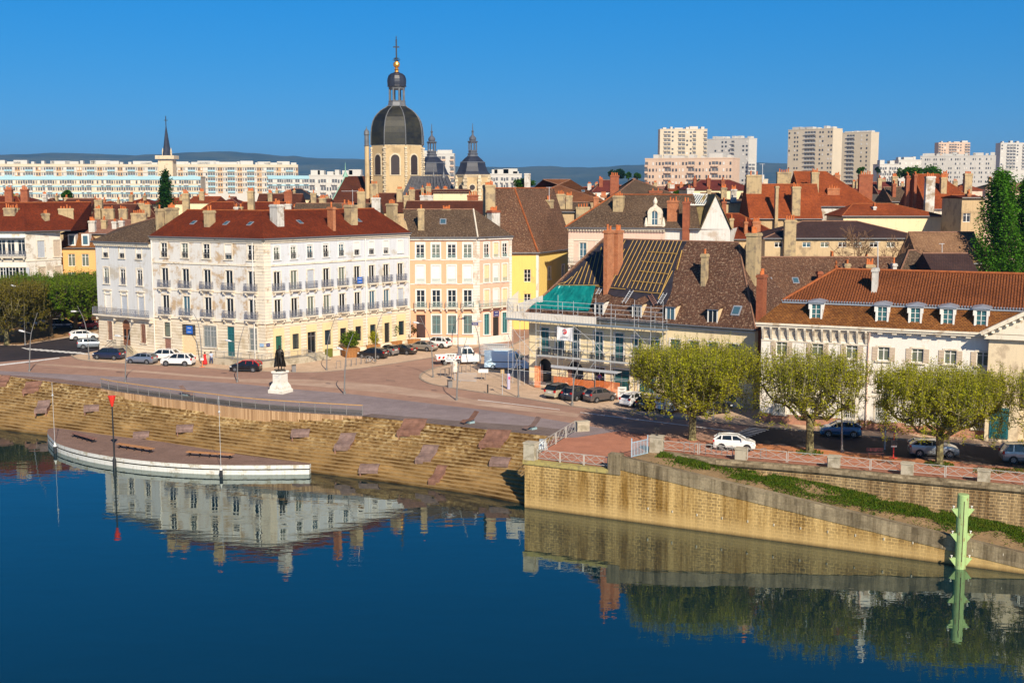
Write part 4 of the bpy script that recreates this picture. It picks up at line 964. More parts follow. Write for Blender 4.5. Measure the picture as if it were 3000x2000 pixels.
for u in U0: F0.box(hd, u-.75, u+1.05, .0, .22, 9.0, 9.14); F0.box(hd, u-.6, u+.9, .0, .12, 8.84, 9.0); F0.box(hd, u-.6, u-.4, .0, .16, 8.5, 8.84); F0.box(hd, u+.7, u+.9, .0, .16, 8.5, 8.84)
F0.band(hd, E0-.35, .35, .4); F0.band(hd, E0-.6, .2, .2)
for k in range(30): F0.box(hd, .15+k*F0.L/30, .35+k*F0.L/30, .2, .34, E0-.55, E0-.35)
F0.band(hd, 5.0, .2, .1); F0.band(hd, 0, .8, .06)
hd.build('cornice', M_trim, b0)
F0.window(U0[0]+.35, 1.0, 1.75, 4.5, surround=M_trim, tr=3, glass=M_glass2, shape='arch', bars=M_brwood, frame=M_brwood)
F0.window(U0[2]+.35, 1.0, 1.75, 4.5, surround=M_trim, tr=0, glass=gloss('brown_glass', (.06, .03, .015), .2), shape='arch', bars=M_brwood, frame=M_brwood)
ud = U0[1]+.25; F0.opening(ud, 1.7, 1.15, 4.9, 'arch'); mb = MB(); F0.box(mb, ud-.85, ud+.85, -.25, -.18, 1.15, 4.9); F0.box(mb, ud-.03, ud+.03, -.18, -.14, 1.15, 3.9); F0.box(mb, ud-.85, ud+.85, -.18, -.12, 3.85, 4.0)
o_ = mb.build('door', M_door, b0); mb = MB()
for k in (-1, 1): F0.box(mb, ud+k*.42-.2, ud+k*.42+.2, -.17, -.15, 2.0, 3.5)
mb.build('pane', M_glass, o_)
mb = MB(); F0.wall(mb, splitz=5.1); bk0 = off_line([L0, R0], 11); walls_back(mb, [bk0[0], L0], 0, E0); walls_back(mb, [R0, bk0[1], bk0[0]], 0, E0)
mb.build('wall', [M_rust, M_b0], b0)
mb = MB(); F0.box(mb, -.3, F0.L-.05, .003, .8, 5.3, 5.48); F0.box(mb, -.2, F0.L-.1, .003, .6, 5.15, 5.3)
for k in range(4): u = .3+k*(F0.L-.6)/3; F0.box(mb, u-.13, u+.13, .003, .55, 4.7, 5.15)
o_ = mb.build('long_balcony', M_trim, b0); r = MB()
for zz, t in ((5.56, .03), (5.75, .025), (6.3, .025), (6.5, .05)):
    r.bar(F0.q(-.25, .75, zz), F0.q(F0.L-.1, .75, zz), t); r.bar(F0.q(-.25, .02, zz), F0.q(-.25, .75, zz), t)
for k in range(64): p = F0.q(-.25+(F0.L+.15)*k/63, .75, 5.48); r.bar(p, p+Vector((0, 0, 1.02)), .028 if k % 16 else .1)
for k in range(63): a_ = F0.q(-.25+(F0.L+.15)*k/63, .75, 5.75+.55*(k % 2)); b_ = F0.q(-.25+(F0.L+.15)*(k+1)/63, .75, 5.75+.55*((k+1) % 2)); r.bar(a_, b_, .02)
r.build('railing', M_iron, o_)
rgz = 19.3
rf0 = roof(b0, off_line([L0-(R0-L0).normalized()*.45, R0], -.5), [Vector((*PY(352, 184).xy, 17.6)), Vector((*LN(452, *off_line([L0, R0], 5.8), 650).xy, rgz))], off_line([L0-(R0-L0).normalized()*.4, R0], 11.4), T_brown, E0+.05, ridgem=M_ridgeb, hips=False)
st = thing('double_stair', 'stone double stair with iron railing below the arched brown door', 'steps', F0.q(ud, 0, 0)); mb = MB(); F0.box(mb, ud-1.2, ud+1.2, .07, 1.5, -.1, 1.12)
for sg in (-1, 1):
    for k in range(6):
        a_, b_ = sorted((ud+sg*(1.2+.3*k), ud+sg*(1.5+.3*k))); F0.box(mb, a_, b_, .07, 1.5, -.1, .93-.17*k)
mb.build('stair', M_block, st); mb = MB()
for sg in (-1, 1):
    a_, b_ = F0.q(ud+sg*1.2, 1.45, 1.12), F0.q(ud+sg*3.0, 1.45, .05); c_ = F0.q(ud+sg*.5, 1.45, 1.12)
    for h_ in (.5, .95): mb.bar(a_+Vector((0, 0, h_)), b_+Vector((0, 0, h_)), .04); mb.bar(a_+Vector((0, 0, h_)), c_+Vector((0, 0, h_)), .04)
    for k in range(9): p = a_.lerp(b_, k/8); mb.bar(p, p+Vector((0, 0, .95)), .025)
    for k in range(6): p = a_.lerp(c_, k/5); mb.bar(p, p+Vector((0, 0, .95)), .025)
mb.build('railing', M_ironb, st)
# ======================================================== B2: peach building
E2 = 16.3
L2, C2, R2 = plan(1203, 184.2), plan(1397, 184.5), plan(1499, 189)
b2 = thing('peach_building', 'peach and white four storey building with pale green window ironwork', 'building', C2)
A2, B2 = Fac(b2, L2, C2, 0, E2), Fac(b2, C2, R2, 0, E2)
UA = [A2.u(700+v/3.136) for v in (1670, 1813, 1957, 2102)]; UB = [B2.u(x) for x in (1426, 1453, 1479)]
M_teal = plain('teal_blinds', (.10, .28, .30), .5)
for F, UU in ((A2, UA), (B2, UB)):
    ww = 1.25 if F is A2 else 1.0
    for i, u in enumerate(UU):
        cl = None
        F.window(u, ww, 13.2, 15.45, surround=M_winf, tr=2, glass=M_glass2 if i % 2 else M_glass, half=.1) if not (F is B2 and i == 1) else F.window(u, ww, 13.2, 15.45, surround=M_winf, closed=M_shutc)
        F.guard(u, ww, 13.2, M_ironp, .45)
        F.window(u, ww, 9.45, 12.1, surround=M_winf, closed=(M_roller if (F is A2 or i == 1) else M_shutc), sill=True); F.guard(u, ww, 9.45, M_ironp, .6)
        if F is A2: F.window(u, ww, 5.7, 8.35, surround=M_winf, tr=2, glass=M_glass); F.balcony(u, 1.9, 5.7, M_ironp, .6, .9, corb=2)
        else: F.window(u, ww, 5.7, 8.3, surround=M_winf, closed=M_shutc if i != 1 else M_roller)
        if F is A2 and i > 0: F.window(u, 1.3, 1.7, 4.55, surround=M_winf, tr=1, glass=M_glass4, bars=M_fence, frame=M_teal)
        if F is B2 and i != 1: F.window(u, 1.05, 1.4, 4.6, surround=M_winf, tr=1, glass=M_glass4, bars=None, frame=M_teal)
u = UA[0]; A2.opening(u, 1.35, .3, 4.6); mb = MB(); A2.box(mb, u-.67, u+.67, -.2, -.14, .3, 4.6); [A2.box(mb, u+k*.33-.25, u+k*.33+.25, -.14, -.11, z_, z_+1.1) for k in (-1, 1) for z_ in (.6, 1.9, 3.2)]; mb.build('door', plain('dark_brown_door', (.05, .02, .015), .5), b2)
u = UB[1]; B2.opening(u, 1.2, .3, 4.0); mb = MB(); B2.box(mb, u-.6, u+.6, -.2, -.14, .3, 4.0); mb.build('door', M_ddark, b2)
mb = MB(); A2.wall(mb); m2 = MB(); B2.wall(m2)
bk_ = off_line([L2, C2, R2], 12); walls_back(mb, [bk_[0], L2], 0, E2); walls_back(m2, [R2, bk_[2], bk_[1], bk_[0]], 0, E2)
mb.build('wall', M_peach, b2); m2.build('wall', plaster('salmon_plaster', (.74, .42, .31), (.6, .34, .26), .25, .4, .2), b2)
mb = MB()
for F in (A2, B2):
    for z_ in (5.35, 9.2, 12.85): F.band(mb, z_, .16, .06)
    F.band(mb, E2-.4, .4, .3); F.band(mb, 0, 1.1, .05)
for k in range(36):
    z_ = 1.15+k*.42
    if z_ > 15.6: break
    A2.box(mb, A2.L-.55, A2.L+.02, .0, .05, z_, z_+.38); B2.box(mb, -.02, .55, 0, .05, z_, z_+.38); B2.box(mb, B2.L-.5, B2.L, 0, .05, z_, z_+.38)
mb.build('quoins', M_white_p, b2)
B2.balcony(B2.L/2, B2.L-.6, 5.7, M_ironp, .8, 1.0, corb=4)
rp = off_line([L2, C2, R2], 6.5); rf2 = roof(b2, off_line([L2, C2, R2], -.45), [Vector((*LN(1180, rp[0], rp[1], 616).xy, 20.4)), Vector((*LN(1387, rp[0], rp[1], 616).xy, 20.4)), Vector((*LN(1390, rp[0], rp[1], 616).xy, 20.4))], off_line([L2, C2, R2], 12.5), T_brown, E2+.05, ridgem=M_ridgeb, hips=False)
r = MB(); r.tube([Vector((C2.x+.2, C2.y-.5, E2+.1)), Vector((*LN(1387, rp[0], rp[1], 616).xy, 20.45))], .13, 6); r.build('ridge_tiles', M_trim, rf2)
chl(rf2, [L2, C2, R2], 1.6, 1234, 19, 603, E2+.2, pots=1, dep=.8); chl(rf2, [L2, C2, R2], 7.5, 1433, 36, 534, 17, pots=5, dep=1.6); chl(rf2, [L2, C2, R2], 5.5, 1446, 38, 609, 17, pots=5, mat=M_chimw, capm=M_brickd, dep=1.2)
chl(rf2, [L2, C2, R2], 6.6, 1308, 26, 607, 19.5, pots=5, dep=.6)
sky_on(rf2, [L2, C2, R2], 3.4, E2+.2, 20.4, 6.5, [1298], 1.0, 1.5); 
board('shop_sign', 'dark blue shop sign above the door of the peach building', B2, UB[1], 4.5, 1.1, .85, M_navy, [('▬▬▬', .2), ('▬▬▬▬', .18)])
board('street_plate', 'dark blue street plates on the corner of the peach building', A2, A2.L-.3, 3.2, .95, .4, M_navy, [('▬▬ ▬▬', .14)])
# ======================================================== B3: yellow building under a big brown roof
E3 = 12.9
L3, C3, R3 = plan(1490, 200), plan(1576, 205), plan(1672, 219)
L3 = plan(1430, 204)
b3 = thing('yellow_building', 'yellow plastered building under a tall steep brown tiled roof', 'building', C3)
A3, B3 = Fac(b3, L3, C3, 0, E3), Fac(b3, C3, R3, 0, E3)
for px_ in (1545,):
    u = A3.u(px_)
    for z_ in (8.0, 3.9): A3.window(u, 1.15, z_, z_+2.1, surround=None, tr=2, glass=M_glass)
for px_ in (1609, 1649):
    u = B3.u(px_)
    B3.window(u, 1.15, 8.1, 10.2, surround=M_winf, tr=2, glass=M_glass2 if px_ < 1620 else M_glass4); B3.window(u, 1.2, 4.3, 6.2, surround=M_winf, tr=1, glass=M_glass3)
mb = MB(); A3.wall(mb); B3.wall(mb); bk_ = off_line([L3, C3, R3], 15); walls_back(mb, [R3, bk_[2], bk_[1], bk_[0], L3], 0, E3); mb.build('wall', M_yellow, b3)
mb = MB(); A3.box(mb, A3.L-.35, A3.L, 0, .05, 0, E3-.2); B3.box(mb, 0, .35, 0, .05, 0, E3-.2); A3.band(mb, E3-.3, .3, .25); B3.band(mb, E3-.3, .3, .25); mb.build('corner_strip', M_white_p, b3)
Yr = 212
ra_, rb_ = P(1448, 551, 208), P(1507, 551, Yr); rc_ = P(1622, 560, 222)
rf3 = roof(b3, off_line([L3, C3, R3], -.5), [Vector((ra_.x-1.0, ra_.y, ra_.z)), Vector((rb_.x, rb_.y, ra_.z)), Vector((rc_.x, rc_.y, ra_.z))], off_line([L3, C3, R3], 15.5), T_speck, E3+.05, ridgem=M_ridge, hips=False)
r = MB(); r.tube([Vector((C3.x, C3.y-.6, E3+.1)), Vector((rb_.x, rb_.y, ra_.z+.05))], .16, 6); r.build('ridge_tiles', M_ridge, rf3)
chl(rf3, [L3, C3, R3], 3.2, 1607, 30, 578, 14, pots=3, dep=1.4); sky_on(rf3, [L3, C3, R3], 2.4, E3+.2, ra_.z, 6.5, [1634], .9, 1.2, 1); sky_on(rf3, [L3, C3, R3], 4.6, E3+.2, ra_.z, 6.5, [1633], .7, 1.1, 1)
# ======================================================== B4: pale pink building with carved dormer
E4 = 17.3
L4, R4 = plan(1664, 199), plan(1946, 194); R4b = plan(2134, 191)
b4 = thing('ornate_building', 'pale pink classical building with carved stone dormer and white gable', 'building', L4)
A4 = Fac(b4, L4, R4, 0, E4); A4b = Fac(b4, R4, R4b, 0, E4)
for px_ in (1708, 1757, 1855, 1920):
    u = A4.u(px_, 705); A4.window(u, 1.15, 11.6, 14.9, surround=M_trim, tr=2, glass=M_glass3, sill=False)
    A4.window(u, 1.15, 6.6, 9.6, surround=M_trim, tr=2, glass=M_glass3)
mb = MB(); A4.wall(mb); mb.build('wall', M_pinkp, b4)
A4.balcony(A4.u(1708), 4.6, 11.5, M_fence, .9, 1.0, corb=3)
mb = MB(); A4b.wall(mb); bk_ = off_line([L4, R4, R4b], 13); walls_back(mb, [bk_[0], L4], 0, E4); 
G1 = plan(2049, 192.2); ap = P(2096, 573, 192); G2 = plan(2134, 191)
mb.face([(G1.x, G1.y-.05, E4), (G2.x, G2.y, E4), (ap.x, ap.y-.3, ap.z)]); walls_back(mb, [R4b, bk_[2], bk_[1], bk_[0]], 0, E4)
mb.build('wall', plaster('patched_white_plaster', (.70, .68, .64), (.52, .44, .36), .45, .25, .4, 13), b4)
mb = MB(); A4.band(mb, E4-.55, .2, .15); A4.band(mb, E4-.25, .25, .5); A4.band(mb, 15.2, .2, .1)
for k in range(34): A4.box(mb, .2+k*(A4.L-.5)/33, .42+k*(A4.L-.5)/33, .1, .42, E4-.5, E4-.25)
for x in (0, A4.L-.9): 
    for k in range(30): A4.box(mb, x, x+.9, 0, .06, .3+k*.5, .74+k*.5)
mb.build('cornice', M_trim, b4)
rp4 = off_line([L4, R4, R4b], 6.5)
zr4 = 22.6
rA = [Vector((*LN(1800, rp4[0], rp4[1], 575).xy, zr4)), Vector((*LN(1946, rp4[0], rp4[1], 575).xy, zr4)), Vector((*LN(2030, rp4[1], rp4[2], 575).xy, zr4))]
rf4 = roof(b4, off_line([L4-Vector((.4, 0, 0)), R4, G1], -.5), rA, off_line([L4-Vector((.4, 0, 0)), R4, G1], 13.4), T_speck if False else T_brown, E4+.05, ridgem=M_ridge, hips=False)
r = MB(); r.tube([Vector((L4.x-.6, L4.y-.5, E4+.1)), rA[0]], .15, 6); r.build('ridge_tiles', M_ridge, rf4)
mb = MB(); n_ = 7.5   # cross gable roof running back from the white gable
gl, gr, ga_ = Vector((G1.x-.3, G1.y-.5, E4-.1)), Vector((G2.x+.3, G2.y-.5, E4-.1)), Vector((ap.x, ap.y-.5, ap.z+.2))
bd = Vector((.25, 10, 0)); mb.face([gl, ga_, ga_+bd, gl+bd][::-1]); mb.face([ga_, gr, gr+bd, ga_+bd][::-1]); mb.face([gl-Vector((0, 0, .15)), ga_-Vector((0, 0, .15)), ga_, gl]); mb.face([ga_-Vector((0, 0, .15)), gr-Vector((0, 0, .15)), gr, ga_])
# left slope reaching the main roof
g2 = P(2000, 663, 192.5); g3 = P(2063, 573, 200)
mb.face([gl, Vector((g2.x, g2.y, E4)), Vector((g3.x, g3.y, zr4)), ga_+bd])
rg_ = mb.build('gable_roof', plaster('mossy_roof', (.24, .19, .085), (.15, .10, .06), .5, 1.5, .3), b4)
sk = MB(); a_, b_, c_, d_ = P(2009, 602, 197), P(2063, 602, 197), P(2082, 572, 201), P(2030, 570, 201)
sk.face([a_, b_, c_, d_]); sk.build('glass_roof', M_glass3, rg_); sk = MB()
for k in range(9): sk.bar(a_.lerp(b_, k/8)+Vector((0, -.05, .08)), d_.lerp(c_, k/8)+Vector((0, -.05, .08)), .12)
sk.bar(a_+Vector((0, -.05, .1)), b_+Vector((0, -.05, .1)), .18); sk.bar(d_+Vector((0, -.05, .1)), c_+Vector((0, -.05, .1)), .18); sk.build('glazing_bars', M_winf, rg_)
chl(rf4, [L4, R4, R4b], 3.4, 1813, 34, 566, E4+1, pots=4, dep=1.3); chl(rf4, [L4, R4, R4b], 1.5, 1972, 34, 580, E4+.1, pots=3, mat=M_brick, dep=1.2); chl(rf4, [L4, R4, R4b], -.3, 2011, 22, 583, E4-4, pots=2, mat=M_brickd, dep=.9)
# carved dormer
ud = A4.u(1918, 640); dm = MB(); zb = E4+.1
A4.box(dm, ud-1.5, ud+1.5, -.9, .1, zb, zb+.5); A4.box(dm, ud-1.1, ud-.5, -.9, .15, zb+.5, zb+2.2); A4.box(dm, ud+.5, ud+1.1, -.9, .15, zb+.5, zb+2.2)
c_ = A4.q(ud, -.35, zb+2.2); 
for k in range(10):
    t0, t1 = pi*k/10, pi*(k+1)/10; r0, r1 = .5, 1.15
    P4 = [A4.q(ud+r_*cos(t_), w_, zb+2.2+r_*sin(t_)*1.05) for w_ in (.18, -.9) for r_, t_ in ((r0, t0), (r1, t0), (r1, t1), (r0, t1))]
    dm.hexa(P4[:4], P4[4:])
dm.lathe(A4.q(ud, -.3, zb+3.35), [(.35, 0), (.4, .15), (.18, .3), (.3, .5), (.36, .8), (.2, 1.2), (.05, 1.5)], 10)
for sg in (-1, 1): dm.lathe(A4.q(ud+sg*1.4, -.1, zb), [(.3, 0), (.32, .5), (.2, 1.1), (.08, 1.6)], 8)
o_ = dm.build('dormer', M_trim, b4); dm = MB(); dm.face([A4.q(ud-.5, .0, zb+.5), A4.q(ud+.5, .0, zb+.5), A4.q(ud+.5, 0, zb+2.6), A4.q(ud-.5, 0, zb+2.6)]); o2 = dm.build('pane', M_glass3, o_)
dm = MB(); A4.box(dm, ud-.04, ud+.04, .0, .06, zb+.5, zb+2.6); A4.box(dm, ud-.5, ud+.5, .0, .05, zb+1.4, zb+1.46); A4.box(dm, ud-.5, ud-.42, .0, .06, zb+.5, zb+2.4); A4.box(dm, ud+.42, ud+.5, .0, .06, zb+.5, zb+2.4); dm.build('dormer_window', M_winf, o_)
# ======================================================== B5: old building being re-roofed, with scaffolding
E5 = 8.7
L5, R5 = plan(1550, 147), plan(2214, 130.6)
b5 = thing('old_house', 'cream old house with steep half stripped roof behind scaffolding', 'building', L5)
F5 = Fac(b5, L5, R5, 0, E5); d5, n5 = F5.d, F5.n
M_greyf = plain('dark_window_frame', (.10, .12, .13), .5)
ub5 = [F5.u(p) for p in (1597, 1641, 1686, 1754, 1815)]
for i, u in enumerate(ub5):
    F5.window(u, 1.15, 3.7, 7.1, frame=M_greyf, surround=M_white_p, tr=2, glass=[M_glass4, M_glass4, M_glass3, M_glass4, M_glass4][i], sill=False); F5.balcony(u, 1.7, 3.7, M_ironb, .35, .9, corb=0)
for p_ in (1867, 1920, 1980, 2036, 2092, 2150): F5.window(F5.u(p_), 1.2, 4.7, 6.9, frame=M_greyf, surround=M_white_p, tr=2, glass=M_glass4)
for p_, w_ in ((1597, 1.9), (1686, 2.3)):
    u = F5.u(p_); F5.opening(u, w_, .05, 3.35, 'arch'); mb = MB(); F5.box(mb, u-w_/2, u+w_/2, -.9, -.7, .05, 3.4); mb.build('doorway', M_ddark, b5)
    mb = MB(); F5.box(mb, u-w_/2, u-w_/2+.5, -.3, -.24, .05, 2.5); mb.build('door_leaf', M_brwood, b5)
for p_, w_ in ((1757, 1.5), (1822, 2.2), (1900, 2.2), (1985, 1.6), (2060, 2.2), (2140, 2.0)):
    F5.window(F5.u(p_), w_, .5, 2.9, frame=M_greyf, glass=M_glass4 if p_ > 1800 else M_glass, surround=M_white_p, tr=1, sill=False)
mb = MB(); F5.wall(mb, .25); bk_ = off_line([L5, R5], 14); walls_back(mb, [bk_[0], L5], 0, E5); walls_back(mb, [R5, bk_[1], bk_[0]], 0, E5); mb.build('wall', M_cream, b5)
mb = MB(); F5.band(mb, 3.35, .14, .06); F5.band(mb, E5-.5, .2, .15); F5.band(mb, 0, .5, .05); mb.build('string_course', M_trim, b5)
WR5 = 7.2; ZR5 = 17.6
ro = off_line([L5, R5], WR5); RL, RRt = LN(1768, ro[0], ro[1], 704), LN(2163, ro[0], ro[1], 704); RL.z = RRt.z = ZR5
e5 = off_line([L5-d5*.3, R5+d5*.3], -.55)
M_t5 = tiles('old_brown_speckled_tile', (.165, .082, .052), (.105, .055, .038), (.40, .29, .20), .7, .22)
rf5 = roof(b5, e5, [RL, RRt], off_line([L5-d5*.3, R5+d5*.3], 14.6), M_t5, E5, ridgem=M_ridgeb)
eA, eB = Vector((e5[0].x, e5[0].y, E5)), Vector((e5[1].x, e5[1].y, E5)); pn5 = (eB-eA).cross(RL-eA).normalized()
if pn5.z < 0: pn5 = -pn5
def on5(px_, py_, off=0):
    d = ray(px_, py_); o = Vector((0, 0, HC)); t = ((eA+pn5*off)-o).dot(pn5)/d.dot(pn5); return o+d*t
M_memb = plain('black_roof_membrane', (.022, .020, .028), .55, 0, .4, 1.2)
mb = MB(); pts = [(1762, 712), (1829, 700), (2013, 705.5), (1985, 760), (1975, 800), (1968, 850), (1962, 868), (1950, 893), (1905, 895), (1850, 872), (1800, 868), (1750, 845), (1630, 839)]
mb.sheet([on5(a, b, .06) for a, b in pts]); lo = [on5(a, b, .0) for a, b in pts]; up_ = [on5(a, b, .06) for a, b in pts]
for i in range(len(pts)): j = (i+1) % len(pts); mb.face([lo[i], up_[i], up_[j], lo[j]])
mm = mb.build('roof_membrane', M_memb, rf5)
M_batt = plain('new_pine_batten', (.48, .30, .08), .7, 0, .15)
def batt(a, b, par, w_=.09): mb = MB(); mb.bar(on5(*a, .11), on5(*b, .11), w_, .06); return mb
bt = MB(); 
for k in range(15):   # long battens running from the ridge down
    t = k/14; xt = 1832+t*165; xb = 1762+t*175; s_ = .0 if k != 1 else .5
    bt2 = (on5(xt, 703+t*3, .11), on5(xb+ (0), 833+t*24, .11)); a_ = bt2[0].lerp(bt2[1], 0 if k > 1 else .2*k); bt.bar(a_, bt2[1], .065, .05)
for k in range(9):    # on the left part, behind the big stack
    t = k/8; xt = 1768-(1768-1640)*(1-t)*.88; yt = 704+(833-704)*(1-t)*.88; bt.bar(on5(xt+8, yt+6, .11), on5(1636+t*118, 832, .11), .065, .05)
for (x0, y0, x1, y1) in ((1895, 737, 1985, 743), (1880, 765, 1968, 772), (1870, 793, 1958, 802), (1852, 822, 1941, 831), (1635, 835, 1755, 835), (1745, 838, 1832, 847), (1855, 852, 1940, 860), (1970, 793, 1928, 876), (1998, 733, 1983, 790)): bt.bar(on5(x0, y0, .17), on5(x1, y1, .17), .085, .06)
bt.build('battens', M_batt, rf5)
# teal tarpaulin, rippled
mb = MB(); nx, ny = 26, 14; gr5 = []
M_tarp = plain('teal_tarpaulin', (.005, .17, .16), .35, 0, .25, .8)
for j in range(ny+1):
    for i in range(nx+1):
        s_, t_ = i/nx, j/ny; xl = 1633+(1550-1633)*t_; xr = 1745+(1726-1745)*t_; yy = 836+(902-836)*t_+s_*8*t_
        x_ = xl+(xr-xl)*s_; gr5.append(on5(x_, yy, .15+.14*noise.noise(Vector((x_*.045, yy*.06, 0)))+.08*noise.noise(Vector((x_*.15+yy*.1, yy*.05, 4)))+.12*t_))
mb.idx(gr5, [(j*(nx+1)+i, (j+1)*(nx+1)+i, (j+1)*(nx+1)+i+1, j*(nx+1)+i+1) for j in range(ny) for i in range(nx)])
tarp = tag(mb.build('tarpaulin', M_tarp, None, loc=gr5[0]), 'rumpled teal tarpaulin covering the lower left of the stripped roof', 'tarpaulin')
# dormers
for k, p_ in enumerate((1757, 1868, 1966, 2090)):
    u = F5.u(p_, 905); z0_ = E5+.25; mb = MB(); w_ = .62
    fz = E5+1.9; wd = -(-.3); slope_ = (ZR5-E5)/(WR5+.55)
    def wq(uu, ww, zz): return F5.q(uu, ww, zz)
    back = -.55+ (fz-E5)/slope_+.5
    for sg in (-1, 1): mb.face([wq(u+sg*w_, .15, z0_), wq(u+sg*w_, .15, fz), wq(u+sg*w_, -back, fz)][::sg])
    mb.mat(1); F5.box(mb, u-w_, u-w_+.14, .1, .18, z0_, fz); F5.box(mb, u+w_-.14, u+w_, .1, .18, z0_, fz); F5.box(mb, u-w_+.14, u+w_-.14, .1, .18, fz-.14, fz); F5.box(mb, u-w_+.14, u+w_-.14, .1, .2, z0_, z0_+.15)
    F5.box(mb, u-.03, u+.03, .1, .17, z0_+.15, fz-.14)
    o_ = mb.build('dormer', [M_shutc if k else M_white_p, M_winf], rf5); g = MB(); g.face([wq(u-w_+.1, .13, z0_), wq(u+w_-.1, .13, z0_), wq(u+w_-.1, .13, fz), wq(u-w_+.1, .13, fz)]); g.build('pane', M_glass3 if k == 2 else M_glass, o_)
    g = MB(); bb = back+.9; F_ = [wq(u-w_-.25, .4, fz), wq(u+w_+.25, .4, fz)]; B_ = [wq(u-w_-.1, -bb, fz+.75), wq(u+w_+.1, -bb, fz+.75)]; T_ = wq(u, .05, fz+.55); T2 = wq(u, -bb, fz+.95)
    g.face([F_[0], F_[1], T_]); g.face([F_[1], B_[1], T2, T_]); g.face([B_[0], F_[0], T_, T2]); g.face([F_[1], F_[0], B_[0], B_[1]]); g.build('dormer_roof', M_t5, o_)
def sk5(px_, py_, w_=.9, h=1.3): skylight(rf5, on5(px_, py_), pn5, w_, h)
sk5(2158, 911, 1.0, 1.3)
chl(rf5, [L5, R5], 2.4, 1784, 27, 664, E5+1.2, mat=M_brick, pots=2, dep=1.6, capm=M_brick); chl(rf5, [L5, R5], 4.2, 1811, 30, 664, E5+3, mat=M_brick, pots=3, dep=1.3, capm=M_brick)
chl(rf5, [L5, R5], 3.4, 2065, 22, 733, E5+2, pots=1, dep=.8); chl(rf5, [L5+d5*2, R5+d5*2], 6.0, 2209, 44, 672, E5, pots=4, dep=1.6); chl(rf5, [L5+d5*2, R5+d5*2], 1.4, 2232, 30, 793, E5-5, mat=M_brickd, pots=3, dep=1.1, potm=M_pot)
# scaffolding
scf = thing('scaffolding', 'galvanised tube scaffolding with boarded platform round the house being re-roofed', 'scaffolding', F5.q(0, 1.2, 0))
pxs = [1511, 1551, 1591, 1655, 1700, 1765, 1810, 1878, 1926, 1961]
us5 = [F5.u(p, 900) for p in pxs]; us5[0] = -2.0; us5[1] = -.3
mb = MB()
for i, u in enumerate(us5):
    top = (11.3 if i % 2 else 10.7)
    for w_ in (.55, 1.55): mb.tube([F5.q(u, w_, .02), F5.q(u, w_, top if w_ > 1 else top-.9)], .035, 6)
mb.build('standard', M_galv, scf) if False else None
for i, u in enumerate(us5):
    top = (11.3 if i % 2 else 10.7)
    for w_ in (.55, 1.55): s_ = MB(); s_.tube([F5.q(u, w_, .02), F5.q(u, w_, top if w_ > 1 else top-.9)], .027, 6); s_.build('standard', M_galv, scf)
mb = MB(); uL, uR = us5[0], us5[-1]
for z_ in (9.0, 9.5, 10.0, 10.5):
    mb.bar(F5.q(uL, 1.58, z_), F5.q(uR, 1.58, z_), .045)
for z_ in (1.9, 3.9, 4.9, 5.9, 6.9): mb.bar(F5.q(uL if z_ < 3 else us5[2], 1.58, z_), F5.q(uR, 1.58, z_), .045); mb.bar(F5.q(us5[2], .52, z_), F5.q(uR, .52, z_), .04)
for i, u in enumerate(us5):
    for z_ in (1.9, 3.9, 5.9, 7.9, 9.0): mb.bar(F5.q(u, .5, z_), F5.q(u, 1.6, z_), .04)
for i in range(len(us5)-1):
    if i in (0, 3, 4, 7): mb.bar(F5.q(us5[i], 1.6, .2), F5.q(us5[i+1], 1.6, 3.8), .035); mb.bar(F5.q(us5[i], 1.6, 7.8), F5.q(us5[i+1], 1.6, 5.9), .035)
    if i in (1, 5): mb.bar(F5.q(us5[i+1], 1.6, 3.9), F5.q(us5[i], 1.6, 5.9), .035)
mb.build('ledgers', M_galv, scf)
mb = MB(); F5.box(mb, uL-.3, uR+.2, .45, 1.75, 7.95, 8.05); F5.box(mb, uL-.3, uR+.2, 1.75, 1.79, 8.0, 8.2); mb.build('top_platform', plain('blue_grey_deck', (.22, .27, .32), .6, .2), scf)
mb = MB(); F5.box(mb, us5[2], uR, .6, 1.5, 3.85, 3.92); mb.build('lower_platform', M_galv, scf)
mb = MB(); F5.box(mb, F5.u(1648), F5.u(1842), 1.5, 2.5, 2.85, 2.93); F5.box(mb, F5.u(1648), F5.u(1842), 2.5, 2.54, 2.8, 3.1); mb.build('protective_canopy', M_galv, scf)
mb = MB(); nb = 64; ub_ = F5.u(1773)
for k in range(nb):   # corrugated white boards
    a_, c_ = uL-.2+(ub_-uL)*k/nb, uL-.2+(ub_-uL)*(k+1)/nb; w_ = 1.66+.03*(k % 2); F5.box(mb, a_, c_, w_, w_+.02, 8.15, 9.0)
mb.build('edge_boards', M_white_p, scf)
mb = MB()
for k in range(22): a_ = F5.q(uL+.2+k*.0, 0, 0); F5.box(mb, uL-.2, uL-.17, 1.6-k*.12, 1.66-k*.12, 8.6, 10.2+k*.05)
for k in range(26): u_ = uL+.1+k*.14; F5.box(mb, u_, u_+.12, -.4, -.36-.02*(k % 2), 8.3, 9.8+k*.045)
mb.build('side_boards', M_white_p, scf)
M_onet = plain('orange_safety_net', (.80, .22, .06), .7)
for (p0, p1, z0_, z1_) in ((1589, 1605, .1, 2.6), (1645, 1700, .2, 1.6), (1706, 1762, .1, 1.5), (1768, 1838, .1, 1.6)):
    s_ = MB(); u0, u1 = F5.u(p0), F5.u(p1); n_ = int((u1-u0)/.16)+1
    for k in range(n_+1): x = u0+(u1-u0)*k/n_; F5.box(s_, x-.025, x+.025, 1.62, 1.64, z0_, z1_)
    m_ = int((z1_-z0_)/.14)
    for k in range(m_+1): zz = z0_+(z1_-z0_)*k/m_; F5.box(s_, u0, u1, 1.62, 1.635, zz-.025, zz+.025)
    s_.build('safety_net', M_onet, scf)
